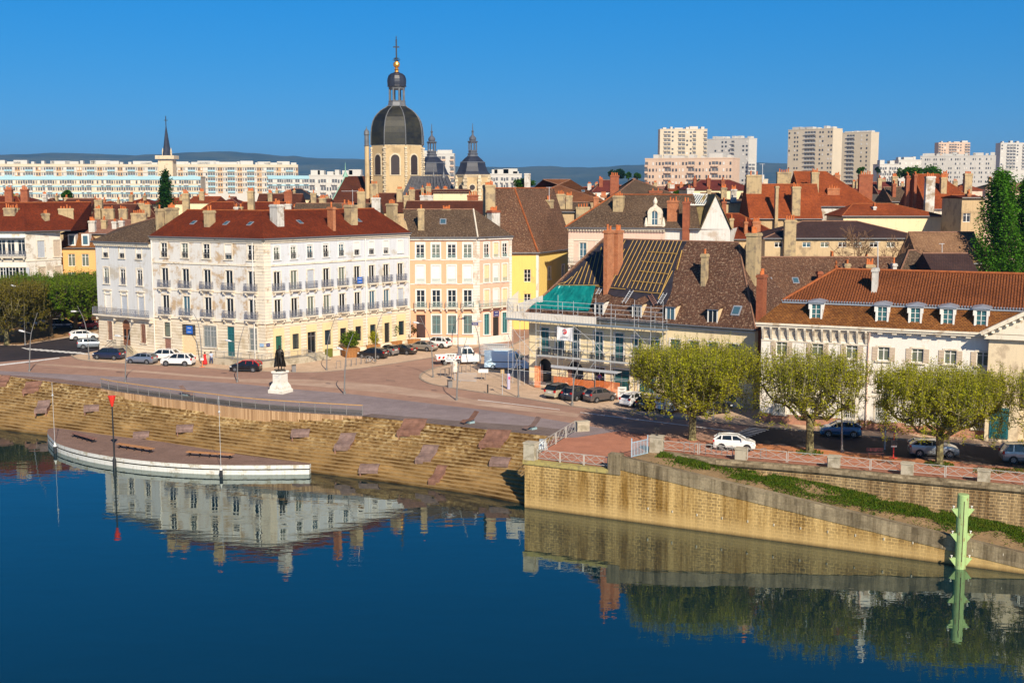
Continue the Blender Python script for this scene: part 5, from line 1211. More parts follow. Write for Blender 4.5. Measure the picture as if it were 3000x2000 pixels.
# banner
t = thing('banner', 'white cloth banner with a red curl emblem tied to the scaffolding', 'banner', F5.q(F5.u(1678), 1.72, 7)); u0, u1 = F5.u(1655), F5.u(1701); mb = MB(); n_ = 10; V_ = []
for j in range(7):
    for i in range(n_+1): V_.append(F5.q(u0+(u1-u0)*i/n_, 1.72+.05*sin(i*1.3+j*.4), 7.62-(7.62-6.0)*j/6-.12*sin(pi*i/n_)*(1-j/6)))
mb.idx(V_, [(j*(n_+1)+i, (j+1)*(n_+1)+i, (j+1)*(n_+1)+i+1, j*(n_+1)+i+1) for j in range(6) for i in range(n_)]); mb.build('cloth', plain('banner_cloth', (.74, .74, .76), .8), t)
cx_, cz = (u0+u1)/2, 7.05; mb = MB()
arc = [F5.q(cx_+.27*cos(a), 1.80, cz+.24*sin(a)) for a in [radians(150-k*20) for k in range(14)]]; mb.tube(arc, .045, 6)
arc = [F5.q(cx_+.02+.13*cos(a), 1.80, cz-.1+.11*sin(a)) for a in [radians(100+k*30) for k in range(12)]]; mb.tube(arc, .045, 6); mb.build('emblem', plain('red_print', (.65, .03, .03), .6), t)
for k, s_ in enumerate('LATOUR'): pass
text(t, 'LATOUR', F5.q(cx_, 1.81, 6.42), F5.d, .27, plain('grey_print', (.35, .35, .36), .6), OFF[t.name])
# ladders on the roof
def ladder(name, label, a, b, w_, mat):
    t = thing(name, label, 'ladder', a, 0, 'ladders on the stripped roof'); mb = MB(); d = (b-a).normalized(); x = d.cross(pn5).normalized()*w_/2
    mb.bar(a-x, b-x, .06); mb.bar(a+x, b+x, .06); n_ = int((b-a).length/.3)
    for k in range(1, n_): p = a.lerp(b, k/n_); mb.bar(p-x, p+x, .045)
    mb.build('rails_and_rungs', mat, t)
ladder('ladder', 'aluminium ladder leaning on the black membrane, middle one', on5(1827, 888, .5), on5(1851, 850, .2), .45, M_galv)
ladder('ladder', 'wooden ladder crossing the lower edge of the membrane', on5(1921, 893, .5), on5(1903, 862, .2), .45, M_brwood)
ladder('ladder', 'aluminium ladder at the right edge of the black membrane', on5(1930, 890, .5), on5(1949, 858, .2), .45, M_galv)
ladder('ladder', 'short aluminium ladder beside the teal tarpaulin', on5(1750, 862, .5), on5(1761, 843, .2), .45, M_galv)
# ======================================================== B6: long building with mansard on the right
E6 = 10.3
L6, R6 = plan(2233, 123.3), plan(2903, 114.6)
b6 = thing('long_building', 'long white quayside building with brown mansard, five dormers and channelled tiles', 'building', L6)
F6 = Fac(b6, L6, R6, 0, E6); d6, n6 = F6.d, F6.n
M_w6 = plaster('chalky_white_plaster', (.80, .76, .70), (.62, .50, .40), .2, .3, .2, 15)
M_plinth = plaster('pink_stone_plinth', (.48, .24, .16), (.33, .18, .13), .6, .8, .3)
for p_ in (2285, 2390, 2490, 2583, 2682, 2778, 2873):
    u = F6.u(p_, 1180)
    F6.window(u, 1.15, .95, 2.9, surround=M_trim, tr=3, glass=M_glass2 if p_ % 2 else M_glass, bars=M_winf, frame=M_winf)
    F6.window(u, 1.25, 4.0, 6.0, surround=M_trim, tr=2, glass=M_glass, half=.15) ; F6.window(u, 1.1, 7.0, 8.35, surround=M_trim, tr=1, glass=M_glass2, shutters=M_shutb)
mb = MB(); F6.wall(mb, .25, splitz=.95, m_lo=1, m_hi=0)
W6 = 15; bk_ = off_line([L6, R6], W6); mb.mat(0); walls_back(mb, [bk_[0], L6], 0, E6); walls_back(mb, [R6, bk_[1], bk_[0]], 0, E6); mb.build('wall', [M_w6, M_plinth], b6)
mb = MB(); uc = F6.u(2548, 980)
F6.box(mb, -.45, F6.L+9, .0, .62, E6-.42, E6-.2); F6.box(mb, -.5, F6.L+9, .0, .75, E6-.2, E6); F6.box(mb, 0, uc, 0, .06, 8.4, 8.55); F6.box(mb, 0, F6.L, 0, .04, 3.35, 3.5)
n_ = 13
for k in range(n_):
    u = .2+k*(uc-.5)/(n_-1); 
    P_ = [(0.01, 8.6), (.12, 8.6), (.3, 9.1), (.6, 9.7), (.6, 9.88), (.01, 9.88)]
    a_ = [F6.q(u-.1, w_, z_) for w_, z_ in P_]; b_ = [F6.q(u+.1, w_, z_) for w_, z_ in P_]; m_ = len(P_)
    mb.idx(a_+b_, [(i, (i+1) % m_, (i+1) % m_+m_, i+m_) for i in range(m_)]+[tuple(reversed(range(m_))), tuple(range(m_, 2*m_))])
cove = [(.01, 8.7), (.05, 9.0), (.2, 9.45), (.5, 9.86)]
for (w0, z0_), (w1, z1_) in zip(cove, cove[1:]): mb.face([F6.q(0, w0, z0_), F6.q(uc, w0, z0_), F6.q(uc, w1, z1_), F6.q(0, w1, z1_)])
for k in range(14): u = uc+.8+k*1.35; F6.box(mb, u, u+.45, .0, .5, 9.66, 9.86)
mb.build('cornice', M_trim, b6)
mb = MB(); u = uc+.05; mb.tube([F6.q(u, .5, 9.75), F6.q(u, .35, 9.3), F6.q(u-.1, .12, 8.7), F6.q(u-.1, .1, .3)], .07, 6); mb.build('drainpipe', M_pinkp, b6)
# mansard
LX, RX = L6-d6*.5, R6+d6*9; ev = off_line([LX, RX], -.62); br = off_line([LX+d6*2.2, RX], 1.7); ZB = 12.25
er, brk = off_line([LX, RX], W6+.5), off_line([LX+d6*2.2, RX], W6-1.7)
V3 = lambda p, z: Vector((p.x, p.y, z))
ps = [V3(ev[0], E6), V3(ev[1], E6), V3(br[1], ZB), V3(br[0], ZB), V3(er[0], E6), V3(er[1], E6), V3(brk[1], ZB), V3(brk[0], ZB)]
mb = MB(); mb.idx(ps, [(0, 1, 2, 3), (4, 0, 3, 7), (5, 4, 7, 6), (1, 5, 6, 2), (0, 4, 5, 1)]); mn = mb.build('mansard_roof', T_mans, b6)
ZR6 = 15.25; rm = off_line([LX, RX], W6/2+.1); rs = LN(2449, rm[0], rm[1], 793); 
bl = V3(br[0], ZB+.12)-n6*-.12; up0 = LN(2449, rm[0], rm[1], 793); UL0 = (up0-LX).dot(d6)-2.2; TL = (RX-LX).length-2.2
mb = MB(); per = .27; N_ = 6; nv = int(TL/per)*N_; sv = Vector(); rows_ = []
def rp6(u, t, h): p = bl+d6*u; b_ = Vector((*(V3(rm[0], 0)+d6*(u+2.2)).xy, ZR6)); q_ = p.lerp(b_, t); return q_+Vector((0, 0, h))
M_can = tiles('channel_tile_orange', (.28, .094, .034), (.19, .064, .026), (.26, .13, .06), .4, .38, .27)
vv = []
for i in range(nv+1):
    u = i*per/N_; t1 = min(1.0, u/UL0); h = .062*(1+cos(2*pi*i/N_)); vv += [rp6(u, 0, h), rp6(u, t1, h)]
mb.idx(vv, [(2*i, 2*i+2, 2*i+3, 2*i+1) for i in range(nv)])
b0_, b1_ = V3(brk[0], ZB+.12), V3(brk[1], ZB+.12); r0_ = rp6(UL0, 1, .06); r1_ = rp6(TL, 1, .06); bl_ = rp6(0, 0, .05)
mb.face([b0_, bl_, r0_]); mb.face([b1_, b0_, r0_, r1_]); ur = mb.build('roof', M_can, b6, smooth=False)
mb = MB(); mb.tube([r0_+Vector((0, 0, .06)), r1_+Vector((0, 0, .06))], .16, 6); mb.tube([bl_, r0_+Vector((0, 0, .06))], .15, 6); mb.lathe(r0_, [(.15, 0), (.2, .3), (.06, .5), (.14, .7), (.02, 1.0)], 8); mb.build('ridge_tiles', M_ridge, ur)
mb = MB(); mb.bar(V3(br[0], ZB+.02)+n6*.06, V3(br[1], ZB+.02)+n6*.06, .3, .16); 
for k in range(int(TL/per)): p = bl+d6*(k*per)+n6*.22; mb.bar(p+Vector((0, 0, .06)), p-n6*.3+Vector((0, 0, .16)), .14, .04)
mb.build('zinc_flashing', M_zinc, ur)
for p_ in (2390, 2584, 2681, 2777, 2875):
    u = F6.u(p_, 920); mb = MB(); w_ = .62; z0_, z1_ = E6+.55, E6+2.0; wf = -.15
    F6.box(mb, u-w_, u-w_+.16, wf-.1, wf+.12, z0_-.1, z1_); F6.box(mb, u+w_-.16, u+w_, wf-.1, wf+.12, z0_-.1, z1_); F6.box(mb, u-w_-.12, u+w_+.12, wf-.1, wf+.16, z1_, z1_+.16)
    for sg in (-1, 1): F6.box(mb, *sorted((u+sg*w_, u+sg*(w_+.12))), wf-.1, wf+.13, z1_-.5, z1_); mb.face([F6.q(u+sg*w_, wf, z0_), F6.q(u+sg*w_, wf, z1_), F6.q(u+sg*w_, wf-1.6, z1_)][::sg])
    o_ = mb.build('dormer', M_winf, mn)
    g = MB(); g.face([F6.q(u-w_+.1, wf-.02, z0_), F6.q(u+w_-.1, wf-.02, z0_), F6.q(u+w_-.1, wf-.02, z1_), F6.q(u-w_+.1, wf-.02, z1_)]); g.build('pane', gloss('dormer_glass', (.04, .12, .13), .1), o_)
    g = MB(); F6.box(g, u-.035, u+.035, wf-.01, wf+.04, z0_, z1_); F6.box(g, u-w_+.16, u-w_+.22, wf-.01, wf+.04, z0_, z1_); F6.box(g, u+w_-.22, u+w_-.16, wf-.01, wf+.04, z0_, z1_)
    for k in (1, 2): F6.box(g, u-w_+.16, u+w_-.16, wf-.01, wf+.03, z0_+k*.48-.02, z0_+k*.48+.02)
    F6.box(g, u-w_+.16, u+w_-.16, wf-.01, wf+.05, z0_-.06, z0_+.06); g.build('dormer_window', M_winf, o_)
    g = MB(); a_ = [F6.q(u-w_-.28, wf+.32, z1_+.16), F6.q(u+w_+.28, wf+.32, z1_+.16), F6.q(u+w_+.2, wf-1.9, z1_+.3), F6.q(u-w_-.2, wf-1.9, z1_+.3)]; tp = [F6.q(u, wf-.25, z1_+.42), F6.q(u, wf-1.9, z1_+.45)]
    g.face([a_[0], a_[1], tp[0]]); g.face([a_[1], a_[2], tp[1], tp[0]]); g.face([a_[3], a_[0], tp[0], tp[1]]); g.face([a_[0], a_[3], a_[2], a_[1]])
    g.build('dormer_roof', M_zinc, o_); g = MB(); g.face([F6.q(u-w_-.18, .50, E6+.08), F6.q(u+w_+.18, .50, E6+.08), F6.q(u+w_, wf+.03, z0_), F6.q(u-w_, wf+.03, z0_)]); g.build('zinc_apron', M_zinc, o_)
chl(ur, [L6, R6], 4.2, 2564, 19, 785, ZB+.3, mat=M_chimw, pots=0, dep=1.2)
# portico at the right end: projecting bay, pediment and great arch
pa = thing('portico', 'cream arched gateway with pediment at the right end of the long building', 'building', R6)
PA, PB = F6.q(F6.L-.0, 1.0, 0), F6.q(F6.L+10.5, 1.0, 0); FP = Fac(pa, PA, PB, 0, 10.0)
FP.opening(3.9+1.3, 4.6, .05, 8.2, 'arch'); mb = MB(); FP.wall(mb, .9); FP.box(mb, 0, .02, -1.0, 0, 0, 10.0); FP.box(mb, 2.9, 7.5, -2.2, -2.0, 0, 8.3); mb.build('wall', plaster('cream_ashlar', (.72, .60, .42), (.5, .4, .28), .4, .5, .3, 16), pa)
mb = MB(); FP.band(mb, 9.8, .45, .5, -.4); c_ = 5.2; T0, T1, T2 = FP.q(-.7, .45, 10.3), FP.q(11.1, .45, 10.3), FP.q(c_, .45, 13.6)
mb.face([T0+Vector((0, -.0, 0)), T1, T2]); 
for a_, b_ in ((T0, T2), (T2, T1)): mb.bar(a_+n6*.15, b_+n6*.15, .7, .35)
for k in range(9): p = T0.lerp(T2, (k+.7)/10); mb.bar(p+n6*.2-Vector((0, 0, .25)), p+n6*.2-Vector((0, 0, .45)), .3, .35)
mb.build('pediment', M_trim, pa)
mb = MB(); mb.face([T0, T2, T2-n6*9, T0-n6*9]); mb.face([T2, T1, T1-n6*9, T2-n6*9]); mb.build('roof', T_mans, pa)
mb = MB(); FP.box(mb, .45, 2.1, .02, .1, .35, 3.3); o_ = mb.build('notice_panel', M_dteal, pa); mb = MB(); FP.box(mb, .6, 1.95, .1, .12, .5, 3.15); mb.build('pane', M_glass4, o_)
mb = MB(); FP.box(mb, 2.9, 7.5, -.5, -.3, 4.55, 4.75); FP.box(mb, 2.9, 7.5, -.5, -.3, 5.6, 5.75)
for k in range(24): FP.box(mb, 2.95+k*.19, 3.05+k*.19, -.46, -.36, 4.75, 5.6)
mb.build('balustrade', M_ironb, pa)
# ---------------------------------------------------------------- generic town houses (positions measured on the photograph)
def house(label, pl, pr, Y, ye, yr, w_, wm, rm, hl=0, hr=0, Y2=None, chs=(), wins=(), sk=(), name='town_house', cat='house', over=.35, group=None, rt=None, ridgem=None, wy=None):
    """pl, pr: front eave columns; ye, yr: picture rows of eave and ridge; hl, hr: hip length at each end (0 = gable)"""
    Y2 = Y if Y2 is None else Y2; A, B = plan(pl, Y), plan(pr, Y2); ze = zat(ye, (Y+Y2)/2); zr_ = zat(yr, (Y+Y2)/2+w_/2)
    t = thing(name, label, cat, A, 0, group); F = Fac(t, A, B, 0, ze); d = F.d; inn = -F.n
    for (p_, py_, ww, hh) in wins:
        u = F.u(p_, py_); zc = zat(py_, Y); F.window(u, ww, zc-hh/2, zc+hh/2, surround=None, tr=1, leafs=2 if ww < 1.6 else 3, glass=random.choice(GL), sill=False, frame=M_winf)
    mb = MB(); F.wall(mb, .2); bk_ = [A+inn*w_, B+inn*w_]; walls_back(mb, [bk_[0], A], 0, ze); walls_back(mb, [B, bk_[1], bk_[0]], 0, ze)
    rl = A+d*hl+inn*w_/2; rr_ = B-d*hr+inn*w_/2; rl.z = rr_.z = zr_
    if hl == 0: mb.face([(bk_[0].x, bk_[0].y, ze), (A.x, A.y, ze), (rl.x, rl.y, zr_-.1)])
    if hr == 0: mb.face([(B.x, B.y, ze), (bk_[1].x, bk_[1].y, ze), (rr_.x, rr_.y, zr_-.1)])
    mb.build('wall', wm, t)
    o_ = over; ol = o_ if hl else .12; orr = o_ if hr else .12
    f_ = [A-inn*o_-d*ol, B-inn*o_+d*orr]; b_ = [A+inn*(w_+o_)-d*ol, B+inn*(w_+o_)+d*orr]
    rf = roof(t, f_, [rl-d*(0 if hl else .12), rr_+d*(0 if hr else .12)], b_, rm, ze-.05, ridgem=ridgem or (M_ridge if rm in (T_red, T_orange) else M_ridgeb), hips=bool(hl or hr), gut=Y < 260)
    for c in chs:
        px_, pw, top, off = c[:4]; k = c[4] if len(c) > 4 else {}
        chl(rf, [A, B], off, px_, pw, top, ze if off > 0 else 1, **k)
    if sk: sky_on(rf, [A, B], w_*.22, ze, zr_, w_/2, sk, .8, 1.2)
    return t, F, rf
W = dict(mat=M_chimw, capm=M_chimw); K = dict(mat=M_brick, capm=M_brick); KD = dict(mat=M_brickd, capm=M_brickd)
# ---- left, beyond the trees
A_, Cc, B_ = plan(-75, 216), plan(84, 216), plan(186, 222); EL = 16.0
t = thing('corner_building', 'white corner building with long iron balcony behind the left plane trees', 'building', Cc)
FA, FB = Fac(t, A_, Cc, 0, EL), Fac(t, Cc, B_, 0, EL)
for p_ in (5, 32, 63): 
    u = FA.u(p_, 720); FA.window(u, 1.3, 11.9, 14.6, tr=1, glass=M_glass); FA.window(u, 1.2, 7.0, 9.7, tr=1, glass=M_glass, shutters=M_shut, surround=M_trim)
for p_ in (120, 167): 
    u = FB.u(p_, 720); FB.window(u, 1.5, 11.3, 14.3, closed=M_shutb if p_ > 150 else M_shut, surround=M_trim); FB.window(u, 1.5, 6.6, 9.6, closed=M_shutb, surround=M_trim)
mb = MB(); FA.wall(mb); FB.wall(mb); b_ = off_line([A_, Cc, B_], 14); walls_back(mb, [B_, b_[2], b_[1], b_[0], A_], 0, EL); mb.build('wall', M_white_p, t)
FA.balcony(FA.L-5, 10, 11.6, M_iron, .8, 1.0, corb=6)
mb = MB(); FA.box(mb, FA.L-10.5, FA.L, 0, 1.1, 14.9, 15.0); mb.build('awning', M_zinc, t)
mb = MB(); [F.band(mb, z_, .2, .1) for F in (FA, FB) for z_ in (10.7, 6.0, EL-.3)]; mb.build('string_course', M_trim, t)
r3 = off_line([A_, Cc, B_], 7); rf = roof(t, off_line([A_, Cc, B_+Vector((1.5, .5, 0))], -.4), [Vector((r3[0].x, r3[0].y, 21)), Vector((r3[1].x+1, r3[1].y, 21)), Vector((*PY(280, 232).xy, 21))], off_line([A_, Cc, B_+Vector((8, 0, 0))], 15), T_red, EL+.05, ridgem=M_ridge, hips=False)
for c in ((30, 36, 602, 4, {}), (134, 22, 618, 1.5, {}), (193, 42, 604, 3.5, {}), (50, 16, 603, 5, {})): chl(rf, [A_, Cc, B_], c[3], c[0], c[1], c[2], EL+.2, **c[4])
t, F, rf = house('apricot house with brown mansard and two white dormers behind the plane trees', 180, 286, 226, 725, 684, 4, M_orangep, T_mans, 1.5, 1.5, wins=((210, 762, 1.3, 2.3), (250, 762, 1.3, 2.3), (210, 815, 1.3, 2.2), (250, 815, 1.3, 2.2)))
for p_ in (210, 250):
    mb = MB(); u = F.u(p_, 705); F.box(mb, u-.7, u+.7, -1.4, .0, 13.0, 15.2); o_ = mb.build('dormer', M_winf, rf); mb = MB(); mb.face([F.q(u-.45, .01, 13.3), F.q(u+.45, .01, 13.3), F.q(u+.45, .01, 14.9), F.q(u-.45, .01, 14.9)]); mb.build('pane', M_glass3, o_)
house('pinkish tiled house behind the apricot mansard', 195, 470, 231, 684, 644, 16, M_beige, T_pinkt, 3, 0, chs=((271, 22, 640, 1, W), (306, 19, 638, 3, {}), (337, 17, 642, 3, W), (357, 17, 640, 3, W), (408, 46, 618, 5, dict(pots=6))))
# ---- behind the white building, left to right
BG = [
 ('dark red roofed house at the left edge behind the white corner building', -60, 90, 262, 625, 575, 16, M_cream, T_red, 0, 5, ((27, 24, 548, 3, KD), (73, 24, 548, 3, KD))),
 ('brown gabled house with a row of chimney pots beyond the left roofs', 186, 272, 300, 617, 583, 12, M_chim, T_choc, 0, 0, ((230, 17, 588, 1, {}), (95, 34, 596, 2, {}))),
 ('low brown roof with a wide stack of pots left of the poplar', 270, 385, 275, 650, 598, 14, M_beige, T_choc, 0, 0, ((290, 24, 580, 4, {}), (288, 20, 605, 1, {}), (318, 36, 606, 1, dict(pots=6)), (362, 26, 606, 1, {}))),
 ('brick red roof between grey stacks below the poplar', 385, 470, 290, 640, 600, 12, M_beige, T_choc, 4, 4, ((396, 14, 595, 1, {}), (432, 20, 594, 1, {}), (415, 22, 590, 3, {}))),
 ('red roofed house with solar panel left of the tall stacks', 545, 700, 240, 655, 592, 14, M_beige, T_red, 4, 2, ((545, 22, 560, 5, {}), (693, 15, 600, 1, W), (735, 20, 553, 4, {}))),
 ('small orange roof with a beige stack behind the solar panels', 560, 640, 300, 592, 576, 12, M_cream, T_orange, 0, 0, ((592, 16, 556, 2, {}),)),
 ('brown roofed house with white flashing behind the white building', 700, 870, 262, 640, 592, 14, M_beige, T_red, 0, 3, ((706, 14, 600, 1, {}), (738, 17, 556, 3, {}), (845, 20, 592, 1, dict(W, pots=3)))),
 ('house with a broad row of terracotta pots left of the slate roof', 752, 880, 300, 620, 568, 14, M_chim, T_choc, 0, 0, ((792, 14, 560, 2, {}), (845, 24, 556, 2, KD), (873, 34, 600, 1, dict(pots=5)))),
 ('dark slate roof beside the pale cyan apartment block', 800, 930, 345, 582, 553, 14, M_cream, T_slate, 5, 5, ((863, 8, 553, 2, {}), (812, 9, 553, 2, {}))),
 ('beige stack house left of the great brown church roof', 905, 965, 262, 605, 582, 12, M_chim, T_choc, 0, 0, ((919, 17, 560, 2, dict(pots=1)), (946, 22, 575, 1, {}))),
 ('low mossy brown roof behind the white building ridge', 860, 1110, 240, 640, 596, 12, M_beige, T_brown, 0, 0, ((1059, 24, 555, 3, {}), (1102, 26, 573, 3, W), (1010, 14, 590, 1, KD))),
 ('long chocolate tiled roof behind the peach building', 1188, 1412, 236, 640, 589, 14, M_beige, T_choc, 0, 0, ((1191, 16, 566, 8, dict(pots=1)), (1250, 38, 566, 8, dict(W, pots=6)), (1385, 32, 565, 8, KD))),
 ('plain beige rendered wall building beside the church tower', 1272, 1376, 262, 562, 556, 10, M_cream, T_choc, 0, 0, ()),
 ('small brown roof with two grey stacks below the dome', 1105, 1200, 270, 620, 566, 14, M_beige, T_choc, 0, 3, ((1171, 18, 548, 4, {}), (1207, 18, 550, 4, {}), (1097, 24, 533, 6, {}))),
 ('chocolate roof with four stacks below the lead nave roof', 1195, 1300, 276, 592, 556, 12, M_beige, T_choc, 0, 0, ((1256, 16, 540, 3, {}), (1238, 9, 545, 3, {}), (1281, 16, 548, 3, {}), (1305, 14, 548, 3, {}))),
 ('grey brown roof in front of the orange brown long roof', 1640, 1730, 232, 620, 592, 12, M_beige, T_brown, 0, 0, ((1643, 25, 562, 2, {}), (1667, 20, 566, 2, {}), (1707, 40, 600, -.5, {}), (1746, 16, 570, 2, K))),
 ('long orange brown roof with skylights right of the church', 1530, 1765, 290, 588, 526, 26, M_beige, tiles('orange_brown_tile', (.26, .105, .045), (.21, .085, .04), (.25, .15, .08), .25, .4), 12, 14, ((1545, 18, 508, 7, dict(W, pots=0)),)),
 ('dark mossy hipped roof in front of the pink apartment block', 1790, 1998, 262, 580, 524, 22, M_beige, T_brown, 6, 10, ((1800, 26, 508, 9, KD), (1768, 18, 566, 3, K), (1920, 40, 553, 3, dict(KD, pots=2)))),
 ('small maroon roofed houses left of the dark mossy roof', 1735, 1830, 330, 560, 528, 14, M_white_p, tiles('maroon_tile', (.20, .045, .035), (.16, .04, .03), (.2, .1, .08), .2, .4), 3, 3, ((1760, 12, 520, 3, KD),)),
 ('cream house with red roof behind the white gable', 2008, 2196, 275, 554, 527, 14, M_cream, MATS['maroon_tile'] if 'maroon_tile' in MATS else T_red, 4, 4, ((2035, 10, 517, 2, KD), (2075, 12, 517, 2, KD), (2117, 12, 523, 2, KD), (2022, 22, 546, -.5, dict(W, pots=2)))),
 ('flat topped beige party wall house right of the white gable', 2120, 2188, 232, 592, 585, 10, M_beige, T_brown, 0, 0, ((2149, 18, 548, 1, W), (2120, 15, 583, -15, dict(KD)))),
 ('orange roof with solar grid left of the dark slate coloured roof', 2133, 2298, 196, 700, 626, 18, M_beige, T_red, 0, 6, ((2215, 26, 640, 2, dict(K)), (2184, 10, 641, 2, K), (2142, 14, 632, 4, {}))),
 ('beige gable house with orange roof between two big stacks', 2190, 2400, 222, 640, 540, 10, M_beige, T_orange, 0, 0, ((2208, 46, 506, 4, dict(pots=2)), (2332, 27, 540, .6, {}), (2275, 12, 545, -.4, dict(pots=0)))),
 ('large bright orange roof with tall brick stacks and white gable', 2345, 2560, 236, 604, 503, 17, M_dirtyw, T_orange, 0, 8, ((2296, 42, 498, 9, dict(pots=5)), (2387, 24, 498, 2, {}), (2440, 38, 545, 3, dict(K, pots=4)), (2535, 42, 505, 6, dict(KD, pots=5)))),
 ('low orange hipped roof in front of the big orange roof', 2462, 2750, 206, 632, 597, 11, M_cream, T_orange, 3, 7, ((2560, 5, 598, 3, W),)),
 ('steep orange roof with white side wall left of the poplar', 2705, 2860, 224, 612, 511, 17, M_white_p, T_orange, 0, 5, ((2724, 30, 510, -1.5, dict(mat=M_dirtyw, pots=4)), (2763, 21, 513, 4, {}), (2835, 26, 502, 7, {}), (2658, 14, 508, 4, KD), (2680, 12, 505, 4, KD))),
 ('plain beige house end with one small window beside the poplar', 2804, 2870, 196, 578, 572, 9, M_beige, T_red, 0, 0, ((2836, 16, 560, 2, K),)),
 ('tan tiled roof in front of the beige house end', 2688, 2880, 172, 770, 680, 10, M_beige, T_tan, 0, 0, ()),
 ('dark maroon roof in the shade below the tan roof', 2730, 2860, 152, 800, 742, 8, M_beige, T_dark, 0, 0, ()),
 ('small mossy roofs clustered right of the bare trees', 2640, 2750, 158, 790, 733, 8, M_beige, T_brown, 2, 2, ()),
]
for b in BG:
    house(b[0], b[1], b[2], b[3], b[4], b[5], b[6], b[7], b[8], b[9], b[10], chs=b[11], wins=() if '2804' not in str(b[1]) else ((2832, 638, 1.2, 1.4),), sk=(1590, 1708) if 'skylights' in b[0] else ())
t, F, rf = house('long beige building with small square windows under a dark tiled roof', 2236, 2705, 186, 697, 648, 12, plaster('dull_beige_plaster', (.56, .42, .25), (.36, .27, .17), .45, .4, .4, 17), T_dark, 7, 9, chs=((2314, 37, 636, -.6, dict(pots=4)),), wins=tuple((x, 717, 1.25, .8) for x in (2281, 2363, 2416, 2468, 2513, 2560, 2610)))
house('long mossy speckled roof between the steep brown roof and the long quayside building', 2226, 2660, 150, 880, 753, 15, M_beige, T_speck, 0, 0, chs=((2480, 22, 762, 4, {}), (2547, 30, 765, 4, {}), (2618, 16, 762, 5, dict(W, pots=1)), (2400, 18, 795, 2.5, dict(KD, pots=0)), (2436, 14, 742, 8, KD)), sk=(2336, 2242, 2258))
# ---- filler row of roofs seen over the ridge of the white building, and far roofs
rn = random.Random(11); RC = [('red brown', T_red), ('chocolate', T_choc), ('mossy brown', T_brown), ('orange', T_orange), ('faded pink', T_pinkt), ('maroon', MATS['maroon_tile'])]
WC = [('cream', M_cream), ('beige', M_beige), ('white', M_white_p), ('pale pink', M_pinkp)]
ordn = ['first', 'second', 'third', 'fourth', 'fifth', 'sixth', 'seventh', 'eighth', 'ninth', 'tenth', 'eleventh', 'twelfth', 'thirteenth', 'fourteenth']
for row, (x0, x1, Y, ye, hh, nm, cnt) in enumerate(((-80, 1080, 330, 600, 18, 'row below the long pale blocks', 13), (1480, 2260, 420, 562, 15, 'row below the pink block', 10), (2330, 3020, 430, 558, 20, 'row below the white tower blocks', 9), (1340, 1900, 560, 560, 12, 'farthest row below the hills', 8), (1130, 1520, 380, 578, 14, 'row right of the church tower', 5))):
    wd = (x1-x0)/cnt
    for k in range(cnt):
        a = x0+k*wd+rn.uniform(-8, 8); b = a+wd*rn.uniform(.75, 1.05); (cn, rm_), (wn, wm_) = rn.choice(RC), rn.choice(WC); e = ye+rn.uniform(-6, 6); g = rn.random() < .5
        yy = Y+rn.uniform(-15, 25)
        house(f'{cn} roofed house, {ordn[k]} from left, {nm}', a, b, yy, e, e-hh*rn.uniform(.7, 1.3), 14, wm_, rm_, 0 if g else 4, 0 if g else 4, chs=[(rn.uniform(a+5, b-5), rn.uniform(9, 16), e-hh-rn.uniform(6, 14), rn.uniform(2, 6), rn.choice([{}, W, K, {}])) for _ in range(rn.choice([1, 2, 2, 3]))], group='houses in the '+nm)
for k, (a, b, Y, e, r_, rm_, wm_) in enumerate(((2395, 2470, 262, 560, 528, T_choc, M_beige), (2560, 2640, 285, 566, 533, MATS['maroon_tile'], M_cream), (2600, 2690, 250, 590, 548, T_brown, M_beige), (2290, 2350, 300, 548, 525, T_red, M_beige), (2470, 2560, 175, 800, 772, T_brown, M_beige), (2180, 2260, 250, 600, 566, T_choc, M_beige), (2700, 2790, 300, 552, 525, T_red, M_cream), (2060, 2140, 245, 600, 565, T_brown, M_beige))):
    house(('chocolate roofed house between the big stacks', 'maroon roofed house beside the brick pair of stacks', 'mossy roof just left of the steep orange one', 'red roofed house behind the beige gable', 'mossy lean-to roof below the long beige building', 'chocolate roof under the grey party wall', 'red roofed house behind the steep orange roof', 'mossy roof right of the white gable')[k], a, b, Y, e, r_, 11, wm_, rm_, 0, 2, chs=[(a+(b-a)*t_, 12+8*t_, r_-14-10*t_, 1.5+2*t_, (K, {}, KD)[k % 3]) for t_ in (.2, .75)])
# television aerials
am = MB()
ae = thing('tv_aerial', 'thin television aerial on the roofs left of the church', 'aerial', P(1032, 560, 176)); am.tube([P(1034, 640, 178), P(1033, 556, 178)], .03, 5); am.bar(P(1000, 560, 178), P(1050, 560, 178), .04)
for k in range(8): p = P(1002+k*6, 560, 178); am.bar(p-Vector((0, .3, 0)), p+Vector((0, .3, 0)), .02)
am.build('mast', M_galv, ae)
for nm, px_, y0, y1, Y in (('white mast on the steep brown roof of the yellow building', 1609, 548, 590, 210), ('tall thin mast right of the pale block on the chimney', 2572, 707, 790, 126), ('slender aerial in front of the hills', 2234, 480, 600, 230), ('rake aerial above the tan roof', 2760, 713, 760, 160)):
    t = thing('tv_aerial', nm, 'aerial', P(px_, y1, Y)); m_ = MB(); m_.tube([P(px_, y1, Y), P(px_, y0, Y)], .05 if Y < 215 else .07, 5); m_.bar(P(px_-9, y0+1, Y), P(px_+7, y0+1, Y), .05); m_.build('mast', M_galv, t)
